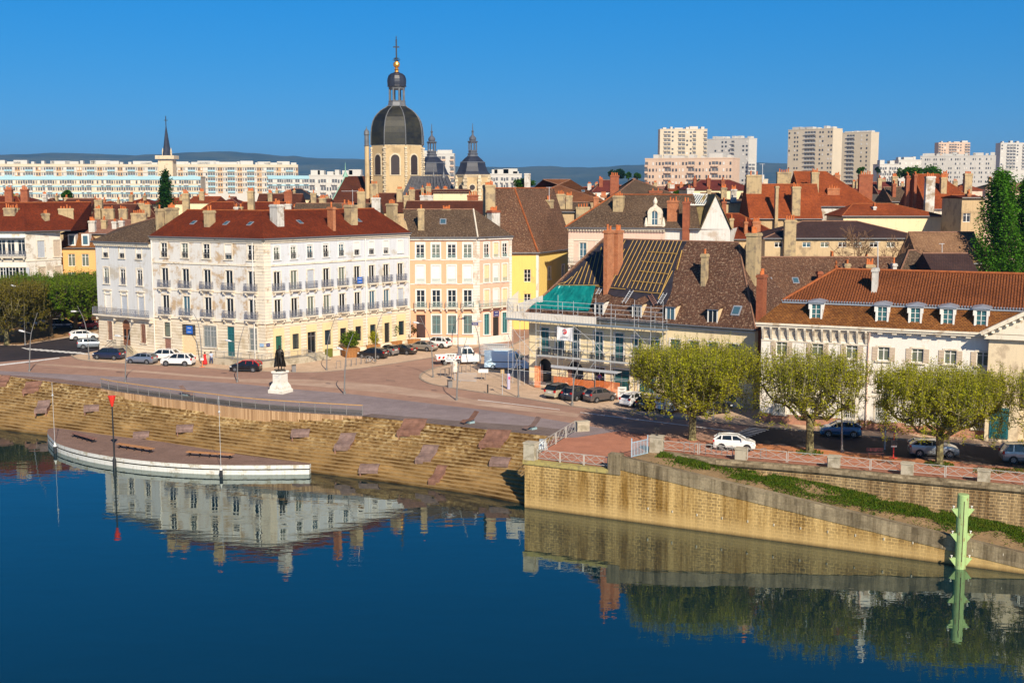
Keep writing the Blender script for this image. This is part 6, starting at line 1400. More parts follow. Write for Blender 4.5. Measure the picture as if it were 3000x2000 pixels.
# ---------------------------------------------------------------- church with dome
M_ch = plaster('church_render', (.56, .42, .24), (.42, .31, .18), .35, .3, .3, 21); M_chs = plaster('church_stone', (.66, .56, .40), (.5, .4, .28), .4, .6, .3, 22)
nl = N('dome_lead'); vv_ = nl.uv(); cl = nl.mix(nl.ramp(nl.noise(vv_, .35, 7, .7), .40, .62), (.008, .009, .011), (.032, .030, .017)); cl = nl.mix(1.0, cl, nl.ramp(nl.noise(vv_, 3, 3), .3, .7, (.7, .7, .7, 1), (1.3, 1.3, 1.2, 1)), 'MULTIPLY'); M_lead = nl.done(cl, .5)
M_leadl = plain('pale_lead', (.15, .155, .165), .5, .2, .2, 1); M_sl = plain('slate_dark_blue', (.022, .027, .045), .45, 0, .3, .6); M_gold = plain('gilded_ball', (.60, .30, .06), .35, .6, .2); M_lv = plain('dark_louvres', (.035, .025, .025), .6)
Yc = 300.0; cs = Yc/FPX; zc = lambda y: HC+(545-(80+y/2.903))*cs; rc = lambda r: r/2.903*cs; xc = P(1158, 545, Yc).x
ch = thing('domed_church', 'church with tall octagonal lead dome, lantern, gilt ball and cross', 'church', (xc, Yc+7, 0)); cc = Vector((xc, Yc+7, 0)); R8 = pi/8
Ld = lambda pr: [(rc(r)/cos(R8)*.985, zc(y)) for r, y in pr]
mb = MB(); rd = rc(214)/cos(R8); mb.lathe(cc, [(rd, 0), (rd, zc(1010))], 8, R8); mb.build('drum', M_ch, ch)
mb = MB(); mb.lathe(cc, [(rc(222), zc(1018)), (rc(232), zc(1010)), (rc(232), zc(1000))], 8, R8) ; mb.lathe(cc, [(rc(228), zc(1262)), (rc(228), zc(1255))], 8, R8)
for k in range(8):
    a = R8+k*pi/4; px_ = cc+Vector((cos(a), sin(a), 0))*rd
    for j in range(24): s_ = .45+.2*(j % 2); z_ = zc(1480)+j*(zc(1018)-zc(1480))/24; mb.box((px_.x*1.0, px_.y, z_+.2), (s_, s_, .42), a)
mb.build('quoins', M_chs, ch)
for k in range(8):
    a = k*pi/4; nn = Vector((cos(a), sin(a), 0)); tt = Vector((-nn.y, nn.x, 0)); ap_ = rc(214)+.0
    if nn.y > .5: continue
    def arch(mb, w_, z0_, z1_, o1, o0=0, n=10):
        pts = [(-w_, z0_), (w_, z0_)]+[(w_*cos(pi*i/n), z1_-w_+w_*sin(pi*i/n)) for i in range(n+1)]
        f = [cc+nn*(ap_+o1)+tt*x+Vector((0, 0, z)) for x, z in pts]; mb.face(f); b_ = [cc+nn*(ap_+o0)+tt*x+Vector((0, 0, z)) for x, z in pts]
        for i in range(len(pts)): j = (i+1) % len(pts); mb.face([f[i], b_[i], b_[j], f[j]])
    mb = MB(); arch(mb, rc(48), zc(1262), zc(1073), .12, -.1); wo = mb.build('window', M_chs, ch); mb = MB(); arch(mb, rc(36), zc(1255), zc(1087), .16, .1); mb.build('louvres', M_lv, wo)
prof = [(222, 1003), (221, 950), (219, 900), (213, 850), (202, 805), (186, 770), (165, 742), (140, 716), (112, 697), (92, 686), (78, 672)]
mb = MB(); mb.lathe(cc, Ld(prof), 8, R8); dm_ = mb.build('dome', M_lead, ch, smooth=False)
mb = MB()
for k in range(8):
    a = R8+k*pi/4; mb.tube([cc+Vector((cos(a)*r*1.005, sin(a)*r*1.005, z)) for r, z in Ld(prof)], .13, 6)
mb.build('ribs', M_leadl, dm_)
mb = MB(); mb.lathe(cc, Ld([(85, 680), (76, 668), (70, 640), (72, 630), (62, 626)]), 8, R8)
mb.lathe(cc, Ld([(74, 508), (70, 515), (66, 530), (60, 534)]), 8, R8)
for k in range(8): a = R8+k*pi/4; mb.tube([cc+Vector((cos(a)*rc(64), sin(a)*rc(64), zc(630))), cc+Vector((cos(a)*rc(64), sin(a)*rc(64), zc(512)))], .24, 6)
mb.build('lantern', M_leadl, ch)
mb = MB(); mb.lathe(cc, Ld([(80, 508), (75, 498), (78, 470), (77, 445), (68, 418), (48, 400), (26, 392), (16, 386)]), 12, R8); mb.build('cupola', M_sl, ch)
mb = MB(); mb.lathe(cc, [(rc(20), zc(388)), (rc(14), zc(375)), (rc(22), zc(365)), (rc(10), zc(352)), (rc(24), zc(342)), (rc(29), zc(325)), (rc(24), zc(306)), (rc(8), zc(296))], 12); mb.build('gilt_ball', M_gold, ch)
mb = MB(); mb.bar(cc+Vector((0, 0, zc(296))), cc+Vector((0, 0, zc(120))), .32); mb.bar(cc+Vector((-rc(26), 0, zc(178))), cc+Vector((rc(26), 0, zc(178))), .26); mb.lathe(cc, [(.05, zc(125)), (.2, zc(118)), (.05, zc(108)), (.14, zc(100)), (.03, zc(85))], 6)
for k in range(6): a = k*pi/3; mb.tube([cc+Vector((cos(a)*.2, sin(a)*.2, zc(296))), cc+Vector((cos(a)*.9, sin(a)*.9, zc(286))), cc+Vector((cos(a)*.4, sin(a)*.4, zc(268)))], .08, 5)
mb.build('cross', M_black, ch)
# stair turret
tc_ = Vector((P(1072, 545, Yc).x, Yc+3, 0)); mb = MB(); mb.lathe(tc_, [(rc(20), 0), (rc(20), zc(1012))], 8); tu = mb.build('stair_turret', M_ch, ch); mb = MB(); mb.lathe(tc_, [(rc(26), zc(1012)), (rc(20), zc(1005)), (rc(19), zc(925)), (rc(24), zc(918)), (rc(21), zc(890)), (rc(10), zc(876)), (rc(3), zc(868)), (rc(2), zc(850))], 10); mb.build('turret_cap', M_leadl, tu)
# choir roof (brown, steep) and nave roof (lead)
q_ = lambda px_, py_, Y: P(px_, py_, Y)
mb = MB(); apx, apr = q_(1012, 516, 312), q_(1108, 516, 312); l0, r0 = q_(950, 630, 296), q_(1122, 630, 296); l1, r1 = q_(962, 630, 328), q_(1122, 630, 328)
mb.face([l0, r0, apr, apx]); mb.face([l1, l0, apx]); mb.face([r1, l1, apx, apr]); mb.build('choir_roof', T_choc, ch); mb = MB(); mb.tube([apx, l0], .15, 5); mb.lathe(apx, [(.8, -.2), (.15, 1.2), (.05, 3.4)], 6); mb.build('ridge_roll', plain('copper_green', (.22, .42, .33), .6), ch)
mb = MB(); a0, a1 = q_(1205, 516, 300), q_(1310, 514, 310); b0_, b1_ = q_(1172, 585, 286), q_(1340, 575, 290); c1_ = q_(1338, 575, 322)
mb.face([b0_, b1_, a1, a0]); mb.face([b1_, c1_, a1]); mb.build('nave_roof', plain('lead_sheet', (.085, .085, .095), .5, 0, .3, .7), ch); mb = MB()
for k in range(14): mb.bar(a0.lerp(a1, k/13)+Vector((0, -.05, .05)), b0_.lerp(b1_, k/13)+Vector((0, -.05, .05)), .12)
for p_ in (q_(1270, 516, 306), q_(1300, 516, 308)): mb.lathe(p_, [(.9, -1.2), (.3, 0), (.1, 1.0), (.05, 3.0)], 6)
mb.build('roof_seams', M_leadl, ch)
mb = MB(); mb.prism([q_(1085, 600, 296).xy.to_3d(), q_(1335, 600, 296).xy.to_3d(), q_(1335, 600, 326).xy.to_3d(), q_(1085, 600, 326).xy.to_3d()], 0, zat(578, 296)); mb.build('nave_wall', M_ch, ch)
def belfry(label, px_, Y, dy):
    s_ = Y/FPX; zz = lambda y: HC+(545-(80+(y+dy)/2.903))*s_; k_ = s_/2.903; c = Vector((P(px_, 545, Y).x, Y+6, 0)); t = thing('church_tower', label, 'tower', c, 0, 'pair of slate capped church towers')
    mb = MB(); mb.lathe(c, [(150*k_, 0), (150*k_, zz(1258))], 8, R8); mb.build('shaft', M_ch, t)
    mb = MB(); mb.lathe(c, [(152*k_, zz(1275)), (162*k_, zz(1258)), (164*k_, zz(1252))], 8, R8)
    for j in range(8):
        a = R8+j*pi/4; p = c+Vector((cos(a), sin(a), 0))*150*k_
        for i in range(14): z_ = zz(1260)-i*.8; mb.box((p.x, p.y, z_-.4), (.7+.3*(i % 2),)*2+(.7,), a)
    mb.build('quoins', M_chs, t)
    for j in (5, 6, 7):
        a = j*pi/4; nn = Vector((cos(a), sin(a), 0)); tt = Vector((-nn.y, nn.x, 0)); ap_ = 150*k_*cos(R8)
        mb = MB(); pts = [(32*k_*cos(2*pi*i/14), 32*k_*sin(2*pi*i/14)) for i in range(14)]; mb.face([c+nn*(ap_+.08)+tt*x+Vector((0, 0, zz(1362)+y)) for x, y in pts]); w_ = mb.build('window', M_chs, t); mb = MB(); mb.face([c+nn*(ap_+.14)+tt*x*.72+Vector((0, 0, zz(1362)+y*.72)) for x, y in pts]); mb.build('pane', M_lv, w_)
    mb = MB(); mb.lathe(c, [(163*k_, zz(1254)), (140*k_, zz(1225)), (122*k_, zz(1185)), (112*k_, zz(1150))], 8, R8); mb.lathe(c, [(108*k_, zz(1148)), (80*k_, zz(1120)), (52*k_, zz(1098))], 8, R8); mb.build('slate_roof', M_sl, t)
    mb = MB(); mb.lathe(c, [(116*k_, zz(1152)), (110*k_, zz(1144))], 8, R8); mb.lathe(c, [(52*k_, zz(1098)), (44*k_, zz(1085)), (48*k_, zz(1076)), (38*k_, zz(1068)), (42*k_, zz(1052)), (34*k_, zz(1045))], 8, R8)
    for j in range(8): a = R8+j*pi/4; mb.tube([c+Vector((cos(a)*34*k_, sin(a)*34*k_, zz(1050))), c+Vector((cos(a)*34*k_, sin(a)*34*k_, zz(980)))], .16, 5)
    mb.lathe(c, [(36*k_, zz(985)), (44*k_, zz(975)), (44*k_, zz(970)), (26*k_, zz(965)), (30*k_, zz(955)), (30*k_, zz(942)), (20*k_, zz(928)), (9*k_, zz(918)), (7*k_, zz(895)), (11*k_, zz(885)), (4*k_, zz(876)), (2*k_, zz(820))], 10); mb.build('lantern', plain('grey_lead', (.085, .095, .12), .5, 0, .2), t)
belfry('slate capped church tower half hidden behind the lead nave roof', 1262, 345, 6); belfry('slate capped church tower standing clear right of the church', 1383, 290, 0)
# distant parish church with needle spire
Ys = 620; t = thing('spired_church', 'distant stone church tower with a needle slate spire behind the pale blocks', 'church', plan(505, Ys)); c = plan(505, Ys); s_ = Ys/FPX
mb = MB(); z_ = lambda y: HC+(545-y)*s_
mb.box((c.x, c.y, z_(470)/2), (26*2*s_*.8, 7, z_(470)), 0); mb.box((c.x, c.y, z_(463)), (54*s_, 9.5, 10*s_), 0)
for sx in (-1, 1): mb.lathe(c+Vector((sx*12*s_, 0, z_(458))), [(2.5*s_, 0), (2.5*s_, 12*s_), (0.1, 22*s_)], 6)
mb.build('tower', M_chs, t); mb = MB(); mb.lathe(c, [(12.5*s_, z_(458)), (.25, z_(375))], 8, R8); mb.build('spire', M_sl, t); mb = MB(); mb.bar(c+Vector((0, 0, z_(376))), c+Vector((0, 0, z_(345))), .35); mb.bar(c+Vector((-.9, 0, z_(357))), c+Vector((.9, 0, z_(357))), .3); mb.build('cross', M_black, t)
# ---------------------------------------------------------------- apartment blocks
M_cw = plain('block_white', (.50, .49, .46), .8, 0, .06, .1); M_cy = plain('block_pale_cyan', (.32, .52, .60), .8, 0, .05, .1); M_ccr = plain('block_cream', (.55, .48, .37), .8, 0, .06, .1); M_cta = plain('block_tan', (.44, .30, .18), .8, 0, .06, .1); M_cpk = plain('block_pink_beige', (.56, .42, .32), .8, 0, .06, .1)
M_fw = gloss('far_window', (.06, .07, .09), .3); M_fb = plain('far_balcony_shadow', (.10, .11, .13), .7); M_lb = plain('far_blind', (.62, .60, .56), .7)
def block(label, x0, x1, Y, ytop, fl, bays, wall, depth=12, Y2=None, bands=None, fh=2.9, cols=None, roofbits=8, name='apartment_block', side=None, wr=.5, zmin=8, group=None, hw=.5, mats=None):
    """slab or tower block: bays windows per floor; floors seen from the top down to zmin"""
    Y2 = Y2 or Y; A, B = plan(x0, Y), plan(x1, Y2); zt = zat(ytop, (Y+Y2)/2); t = thing(name, label, 'building', A, 0, group); F = Fac(t, A, B, 0, zt)
    mb = MB(); mb.mat(0); F.box(mb, 0, F.L, -depth, 0, 0, zt); F.box(mb, -.1, F.L+.1, -depth-.1, .12, zt, zt+.5); mb.build('wall', wall, t)
    if bands:
        mb = MB()
        for k in range(fl): F.box(mb, 0, F.L, .02, .25, zt-.2-k*fh-.9, zt-.2-k*fh-.35) if k else F.box(mb, 0, F.L, .02, .3, zt-1.0, zt+.5)
        mb.build('floor_bands', bands, t)
    mb = MB()
    for k in range(roofbits):
        u = F.L*(k+.5)/roofbits+rn.uniform(-1, 1); w_ = rn.choice([.8, 1.5, 3.5, 5]) if F.L > 60 else rn.choice([.8, 1.2, 3]); F.box(mb, max(0, u-w_), min(F.L, u+w_), -depth*.7, -depth*.3, zt+.5, zt+rn.uniform(1.4, 2.6))
    mb.build('roof_housings', M_cw, t)
    pitch = F.L/bays; cnt = 0; rest = MB(); base = None; bal = MB(); pan = MB()
    for k in range(fl):
        z_ = zt-.9-k*fh-1.75
        if z_ < zmin: break
        for j in range(bays):
            c = (cols or 'w')[j % len(cols or 'w')]; u = (j+.5)*pitch
            if c == '.': continue
            if c == 'b':      # loggia
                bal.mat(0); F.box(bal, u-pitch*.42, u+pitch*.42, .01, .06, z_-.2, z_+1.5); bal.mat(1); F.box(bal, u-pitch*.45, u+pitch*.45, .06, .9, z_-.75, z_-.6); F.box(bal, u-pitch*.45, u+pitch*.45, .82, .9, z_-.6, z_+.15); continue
            if c == 'p': F.box(pan, u-pitch*.5, u+pitch*.5, .0, .05, z_-1.1, z_+1.6)
            if rn.random() < .12: continue
            ww = pitch*wr*.5 if c != 's' else pitch*wr*.25
            a_ = (u-ww, u+ww, .05, .1, z_, z_+1.3*(hw*2))
            if cnt < 90:
                m_ = MB(); F.box(m_, *a_); m_.build('window', M_fw if rn.random() < .7 else M_lb, t); cnt += 1
            else: F.box(rest, *a_)
    if rest.v: tag(rest.build('windows', M_fw, t), kind='stuff')
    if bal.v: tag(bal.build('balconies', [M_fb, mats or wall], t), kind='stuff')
    if pan.v: tag(pan.build('tan_panels', M_cta, t), kind='stuff')
    return t, F
block('long pale slab block with tan panels and roof housings, farthest at the left', -80, 882, 660, 484, 5, 132, M_cw, bands=M_ccr, cols='bbsppswb', roofbits=34, Y2=690, wr=.55, mats=M_cy)
block('long cyan banded slab block in front of the tan panelled one', -80, 600, 520, 520, 6, 96, M_ccr, bands=M_cy, cols='wbbwswwb', roofbits=0, Y2=528, wr=.6, mats=M_cw)
block('pale cyan low wing right of the long slab blocks', 795, 925, 560, 518, 5, 20, M_cw, bands=M_cy, cols='bbww', roofbits=0)
block('white flat roofed block left of the great brown church roof', 914, 1060, 470, 516, 4, 18, M_cw, cols='bbww', roofbits=7)
block('white tower with long balcony bands behind the church towers', 1236, 1333, 640, 452, 8, 8, M_cw, cols='bb.b', roofbits=5, fh=3.0, mats=M_cpk)
block('low white block right of the clear standing church tower', 1437, 1528, 520, 512, 4, 12, M_cw, cols='bwb.', roofbits=4)
block('pink beige apartment block with blue awnings below the towers', 1884, 2136, 560, 466, 7, 26, M_cpk, cols='bwwswwb', roofbits=7, Y2=545, zmin=14, depth=16)
block('beige tower with dark loggia columns, leftmost of the towers', 1926, 2062, 900, 380, 14, 13, M_ccr, cols='.bbw.bbwwb.', roofbits=6, fh=3.0, zmin=20, mats=M_ccr)
block('white stepped tower right of the beige loggia tower', 2062, 2182, 860, 408, 12, 12, M_cw, cols='..wwwwwb', roofbits=6, zmin=20, Y2=840)
block('lower white wing on the right of the stepped tower', 2182, 2202, 838, 475, 5, 2, M_cw, cols='b', roofbits=0, zmin=20)
block('tall beige striped tower, left of the twin towers', 2295, 2424, 860, 380, 16, 16, M_ccr, cols='w.ww..bbbb.w', roofbits=6, fh=3.0, zmin=18, Y2=835, mats=M_cw)
block('tall beige striped tower, right of the twin towers', 2426, 2534, 900, 390, 15, 14, M_ccr, cols='w.w..bbb..', roofbits=5, fh=3.0, zmin=18, Y2=880, mats=M_cw)
block('small distant tower above the long white block', 2729, 2820, 1300, 419, 12, 12, M_cpk, cols='bww.bb', roofbits=4, zmin=40)
block('long white block with stair housings left of the right poplars', 2678, 2892, 820, 458, 6, 34, M_cw, cols='w.wws.w', roofbits=12, zmin=14, Y2=800)
block('low pale green block left of the long white block', 2616, 2682, 780, 470, 4, 8, M_cw, cols='w.', roofbits=3, bands=None)
block('low white stepped block above the round trees', 2562, 2617, 640, 483, 3, 8, M_cw, cols='bw', roofbits=2)
block('distant grey white tower at the right edge behind the poplars', 2908, 2998, 1150, 420, 13, 10, M_cw, cols='w.bbb', roofbits=4, zmin=40)
block('pale maisonette with red trim left of the striped towers', 2190, 2240, 500, 528, 2, 6, M_ccr, cols='w', roofbits=2)
# ---------------------------------------------------------------- hills
hp = [(-900, 462), (-300, 458), (0, 455), (120, 452), (220, 449), (330, 453), (430, 457), (520, 452), (600, 447), (665, 444), (730, 448), (850, 458), (950, 464), (1080, 467), (1300, 486), (1420, 489), (1500, 490), (1600, 487), (1720, 491), (1850, 484), (2000, 482), (2200, 477), (2350, 480), (2500, 479), (2620, 484), (2750, 488), (2900, 490), (3100, 488), (3600, 480)]
hp2 = [(p[0], p[1]) for p in hp]
def ridge_mesh(pts, Y, dep, nm, mat, seed, amp=3):
    mb = MB(); n = 240; m_ = 8; V_ = []
    for i in range(n+1):
        px_ = pts[0][0]+(pts[-1][0]-pts[0][0])*i/n; k = 0
        while k < len(pts)-2 and pts[k+1][0] < px_: k += 1
        t = (px_-pts[k][0])/(pts[k+1][0]-pts[k][0]); t = t*t*(3-2*t); py_ = pts[k][1]+(pts[k+1][1]-pts[k][1])*t; z = zat(py_, Y); x = P(px_, 500, Y).x
        for j in range(m_+1):
            s_ = j/m_; yy = Y-dep*(1-s_); f = sin(s_*pi/2)**1.2
            V_.append(Vector((x*(yy/Y) if False else x, yy, (z*f)*(1+.1*noise.noise(Vector((x*.0012, yy*.0012, seed)))*(1-s_)*2)+amp*noise.noise(Vector((x*.01, yy*.01, seed)))*s_*2-20*(1-s_))))
        V_.append(Vector((x, Y+dep, -20)))
    st_ = m_+2; mb.idx(V_, [(i*st_+j, (i+1)*st_+j, (i+1)*st_+j+1, i*st_+j+1) for i in range(n) for j in range(m_+1)]); return struct(nm, mb, mat, smooth=True)
mh = N('wooded_hillside'); v = mh.uv(.004, .004, obj=True); c_ = mh.mix(mh.ramp(mh.noise(v, .8, 8, .7), .42, .58), (.02, .05, .06), (.08, .10, .08)); M_hill = mh.done(c_, 1)  # forest greens shifted to blue: distance haze put into the base colour
ridge_mesh(hp, 8200, 2600, 'hills', M_hill, 3)
# ---------------------------------------------------------------- trees
M_bark = plaster('plane_bark', (.30, .27, .13), (.10, .085, .045), 1.0, 2.2, .3); M_barkd = plain('dark_bark', (.10, .08, .05), .9, 0, .3); M_barkb = plain('bare_twig', (.17, .10, .06), .9, 0, .2)
LF_y = leafmat('leaf_fresh_olive', (.44, .42, .026), (.28, .31, .02), .5); LF_g = leafmat('leaf_green', (.09, .20, .012), (.17, .22, .015), .3); LF_b = leafmat('leaf_bronze', (.20, .16, .02), (.13, .12, .015), .4)
LF_p = leafmat('leaf_poplar', (.09, .24, .02), (.05, .15, .012), .4); LF_d = leafmat('leaf_dark', (.016, .05, .028), (.02, .065, .02), .3); LF_r = leafmat('leaf_round', (.035, .13, .012), (.06, .15, .012), .2)
def leaves(mb, p, n, spread, size, rg):
    for _ in range(n):
        c = p+Vector((rg.gauss(0, spread), rg.gauss(0, spread), rg.gauss(0, spread)))
        a, b = rg.uniform(0, 2*pi), rg.uniform(-1.2, 1.2); x = Vector((cos(a), sin(a), 0)); y = Vector((-sin(a)*cos(b), cos(a)*cos(b), sin(b))); s_ = size*rg.uniform(.6, 1.25)
        mb.face([c-x*s_*.5, c-y*s_*.45, c+x*s_*.5, c+y*s_*.45])
def plane_tree(name, label, loc, seed, leaf, Rr=5.6, z0=2.9, z1=8.6, group=None, ntw=620, nl=24, ls=.17, bark=None):
    rg = random.Random(seed); t = thing(name, label, 'tree', loc, 0, group); br = MB(); lv = MB(); nodes = []
    O = Vector(loc); hT = z0+.3
    br.tube([O+Vector((0, 0, -.1)), O+Vector((0, 0, .25)), O+Vector((rg.uniform(-.05, .05), 0, hT*.6)), O+Vector((0, 0, hT))], [.52, .38, .33, .42], 9)
    nL = 8
    for i in range(nL):
        a = 2*pi*i/nL+rg.uniform(-.25, .25); r_ = Rr*rg.uniform(.72, .92) if i % 2 else Rr*rg.uniform(.4, .6); top = rg.uniform(.35, .62) if i % 2 else rg.uniform(.6, .8)
        pts = []; 
        for k in range(7):
            s_ = k/6; rr2 = r_*(s_**.8); z_ = hT-.2+(z1-hT)*top*(s_**1.25)+.25*sin(k*2.1+i); an = a+.18*sin(k*1.7+i*2)
            pts.append(O+Vector((cos(an)*rr2, sin(an)*rr2, z_)))
        br.tube(pts, [.22, .17, .13, .105, .09, .08, .09], 7); nodes += pts[2:]
        for k in range(2, 7):
            for j in range(3):
                p = pts[k]; a2 = rg.uniform(0, 2*pi); l_ = rg.uniform(1.0, 2.4); q1 = p+Vector((cos(a2)*l_*.6, sin(a2)*l_*.6, l_*.35)); tz = min(z1-.6, q1.z+rg.uniform(.6, 2.2)-O.z*0)
                q2 = Vector((q1.x+cos(a2)*.4, q1.y+sin(a2)*.4, tz)); v_ = q2-O
                if hypot(v_.x, v_.y) > Rr*.93: f = Rr*.93/hypot(v_.x, v_.y); q2 = O+Vector((v_.x*f, v_.y*f, v_.z))
                br.tube([p, q1, q2], [.065, .045, .05], 5, cap=False); nodes += [q1, q2, p.lerp(q1, .5)]
    for i in range(ntw):
        p = rg.choice(nodes); v_ = p-O; rr_ = hypot(v_.x, v_.y); up = rg.random() < .55
        if i % 7 in (0, 3): a = rg.uniform(0, 2*pi); rr_ = Rr*rg.uniform(.72, .97); p = O+Vector((cos(a)*rr_, sin(a)*rr_, rg.uniform(z0+.2, z1-.8)))
        if up: d = Vector((rg.gauss(0, .28), rg.gauss(0, .28), 1))
        else: a = rg.uniform(0, 2*pi); d = Vector((cos(a), sin(a), rg.uniform(-.35, .5)))
        d.normalize(); l_ = rg.uniform(.8, 1.9); e = p+d*l_; v_ = e-O; r2 = hypot(v_.x, v_.y)
        if r2 > Rr: e = O+Vector((v_.x*Rr/r2, v_.y*Rr/r2, v_.z))
        if e.z < z0: e.z = z0+rg.uniform(-.25, .3)
        whip = False
        if e.z > z1 and rg.random() < .6: e.z = z1-rg.uniform(0, .5)
        br.tube([p, p.lerp(e, .5)+Vector((rg.gauss(0, .07), rg.gauss(0, .07), 0)), e], [.028, .02, .01], 4, cap=False)
        for k in range(nl): s_ = rg.random()**.7; leaves(lv, p.lerp(e, s_), 1, .13, ls, rg)
    for i in range(int(ntw*.55)):   # dense upright shoots below the flat top
        a = rg.uniform(0, 2*pi); r_ = Rr*rg.random()**.45*.97; b_ = O+Vector((cos(a)*r_, sin(a)*r_, z1-rg.uniform(.8, 2.9))); e = b_+Vector((rg.gauss(0, .2), rg.gauss(0, .2), rg.uniform(.9, 1.5)))
        br.tube([b_, e], [.024, .01], 4, cap=False)
        for k in range(nl): leaves(lv, b_.lerp(e, rg.random()), 1, .16, ls, rg)
    for i in range(170):   # upright whips along the flat top
        a = rg.uniform(0, 2*pi); r_ = Rr*rg.random()**.5*.97; b_ = O+Vector((cos(a)*r_, sin(a)*r_, z1-rg.uniform(.6, 1.2))); e = b_+Vector((rg.gauss(0, .12), rg.gauss(0, .12), rg.uniform(1.0, 2.1)))
        br.tube([b_, e], [.022, .007], 4, cap=False)
        for k in range(nl): s_ = rg.random(); leaves(lv, b_.lerp(e, s_), 1, .06+.2*(1-s_), ls*(1-.35*s_), rg)
    br.build('trunk', bark or M_bark, t); lv.build('crown', leaf, t); return t
def cp(src, label, loc, rz=0, s=1, group=None):
    c = copy_tree(src); c.location = loc; c.rotation_euler = (0, 0, rz); c.scale = (s, s, s)
    if label: c['label'] = label
    if group: c['group'] = group
    return c
GQ = 'pollarded plane trees along the right quay'
tA = plane_tree('plane_tree', 'pollarded plane tree nearest the terrace, left of the white hatchback', G(2028, 1288), 5, LF_y, 6.2, 2.5, group=GQ, ntw=1050, nl=36, ls=.145)
tB = plane_tree('plane_tree', 'pollarded plane tree standing in gravel between the white and blue hatchbacks', G(2372, 1324), 8, LF_y, 5.4, group=GQ, ntw=620, nl=30, ls=.14)
cp(tA, 'pollarded plane tree in front of the silver hatchback on the right', G(2751, 1359), 2.2, .93, GQ)
cp(tB, 'pollarded plane tree cut by the right edge of the picture', G(3130, 1398), 1.1, .95, GQ)
GP = 'plane trees of the earth car park'
tC = plane_tree('plane_tree', 'green plane tree over the dark parked car, second from the building', G(149, 984), 21, LF_g, 6.2, 2.6, 8.4, GP, 900, 22, .26, M_barkd)
cp(tC, 'green plane tree nearest the narrow white house', G(222, 971), 1.4, .95, GP); cp(tC, 'green plane tree farthest back beside the red car', G(262, 948), 2.9, 1.0, GP); cp(tC, 'green plane tree right of the tall straight street lamp', G(95, 962), 4.1, 1.02, GP)
tD = plane_tree('plane_tree', 'bronze leaved plane tree at the left edge beside the straight lamp', G(20, 1010), 33, LF_b, 6.6, 2.2, 9.2, GP, 850, 22, .22, M_bark)
cp(tD, 'bronze leaved plane tree half outside the left edge', G(-90, 1000), 2, .95, GP)
def poplar(name, label, loc, h, r, seed, leaf, n=420, nl=32, ls=.34, group=None, base=.08):
    rg = random.Random(seed); t = thing(name, label, 'tree', loc, 0, group); br = MB(); lv = MB(); O = Vector(loc)
    br.tube([O, O+Vector((.1, 0, h*.5)), O+Vector((0, .1, h*.93))], [.5*r/3.5, .25*r/3.5, .04], 7)
    for i in range(n):
        s_ = base+(1-base)*rg.random()**.85; a = rg.uniform(0, 2*pi); ph = .75+.25*sin(a*3+s_*9)+rg.uniform(-.12, .14); rad = r*ph*min(1, (s_*3.2)**.6)*max(.06, (1-s_)**.42)
        b_ = O+Vector((0, 0, h*s_*.8)); e = O+Vector((cos(a)*rad, sin(a)*rad, min(h*(.995), h*s_*.86+rad*1.1)))
        if i % 3 == 0: br.tube([b_, b_.lerp(e, .5)-Vector((0, 0, .2)), e], [.07, .05, .015], 4, cap=False)
        for k in range(nl): u = .45+.6*rg.random(); leaves(lv, b_.lerp(e, u)+Vector((0, 0, rg.uniform(-.3, 1.0))), 1, .28, ls, rg)
    br.build('trunk', M_barkd, t); lv.build('crown', leaf, t); return t
pT = poplar('poplar', 'tall dense green poplar at the right, left one of the pair', plan(2918, 172), 29.0, 4.4, 4, LF_p, 700, 44, .32, 'poplars at the right edge')
cp(pT, 'tall green poplar at the right edge, right one of the pair', plan(2998, 177), 2.0, .97, 'poplars at the right edge')
poplar('poplar', 'dark conical poplar in front of the spired church', plan(497, 318), 31.5, 3.3, 9, leafmat('leaf_dark_green', (.03, .10, .012), (.02, .07, .01), .3), 420, 30, .5)
def round_tree(name, label, px_, py0, py1, wpx, Y, leaf, seed, n=2600, flat=1.0, bark=None):
    rg = random.Random(seed); c = plan(px_, Y); t = thing(name, label, 'tree', c); z0_, z1_ = zat(py1, Y), zat(py0, Y); R_ = wpx*Y/FPX/2; lv = MB(); br = MB(); br.tube([c, c+Vector((0, 0, z0_+.5*(z1_-z0_)))], [.4, .2], 6)
    cl = []
    for i in range(13): a = rg.uniform(0, 2*pi); r_ = R_*rg.random()**.5*.8; cl.append((c+Vector((cos(a)*r_, sin(a)*r_, rg.uniform(z0_+.25*(z1_-z0_), z1_-.25*(z1_-z0_)*(1+r_/R_)))), R_*rg.uniform(.25, .42)))
    for p, r_ in cl: br.tube([c+Vector((0, 0, z0_)), p], [.15, .05], 4, cap=False)
    for i in range(n):
        p, r_ = rg.choice(cl); v_ = Vector((rg.gauss(0, 1), rg.gauss(0, 1), rg.gauss(0, 1))).normalized()*r_*rg.uniform(.6, 1.05); v_.z *= flat; leaves(lv, p+v_, 1, .1, max(.35, Y*.0016), rg)
    br.build('trunk', bark or M_barkd, t); lv.build('crown', leaf, t)
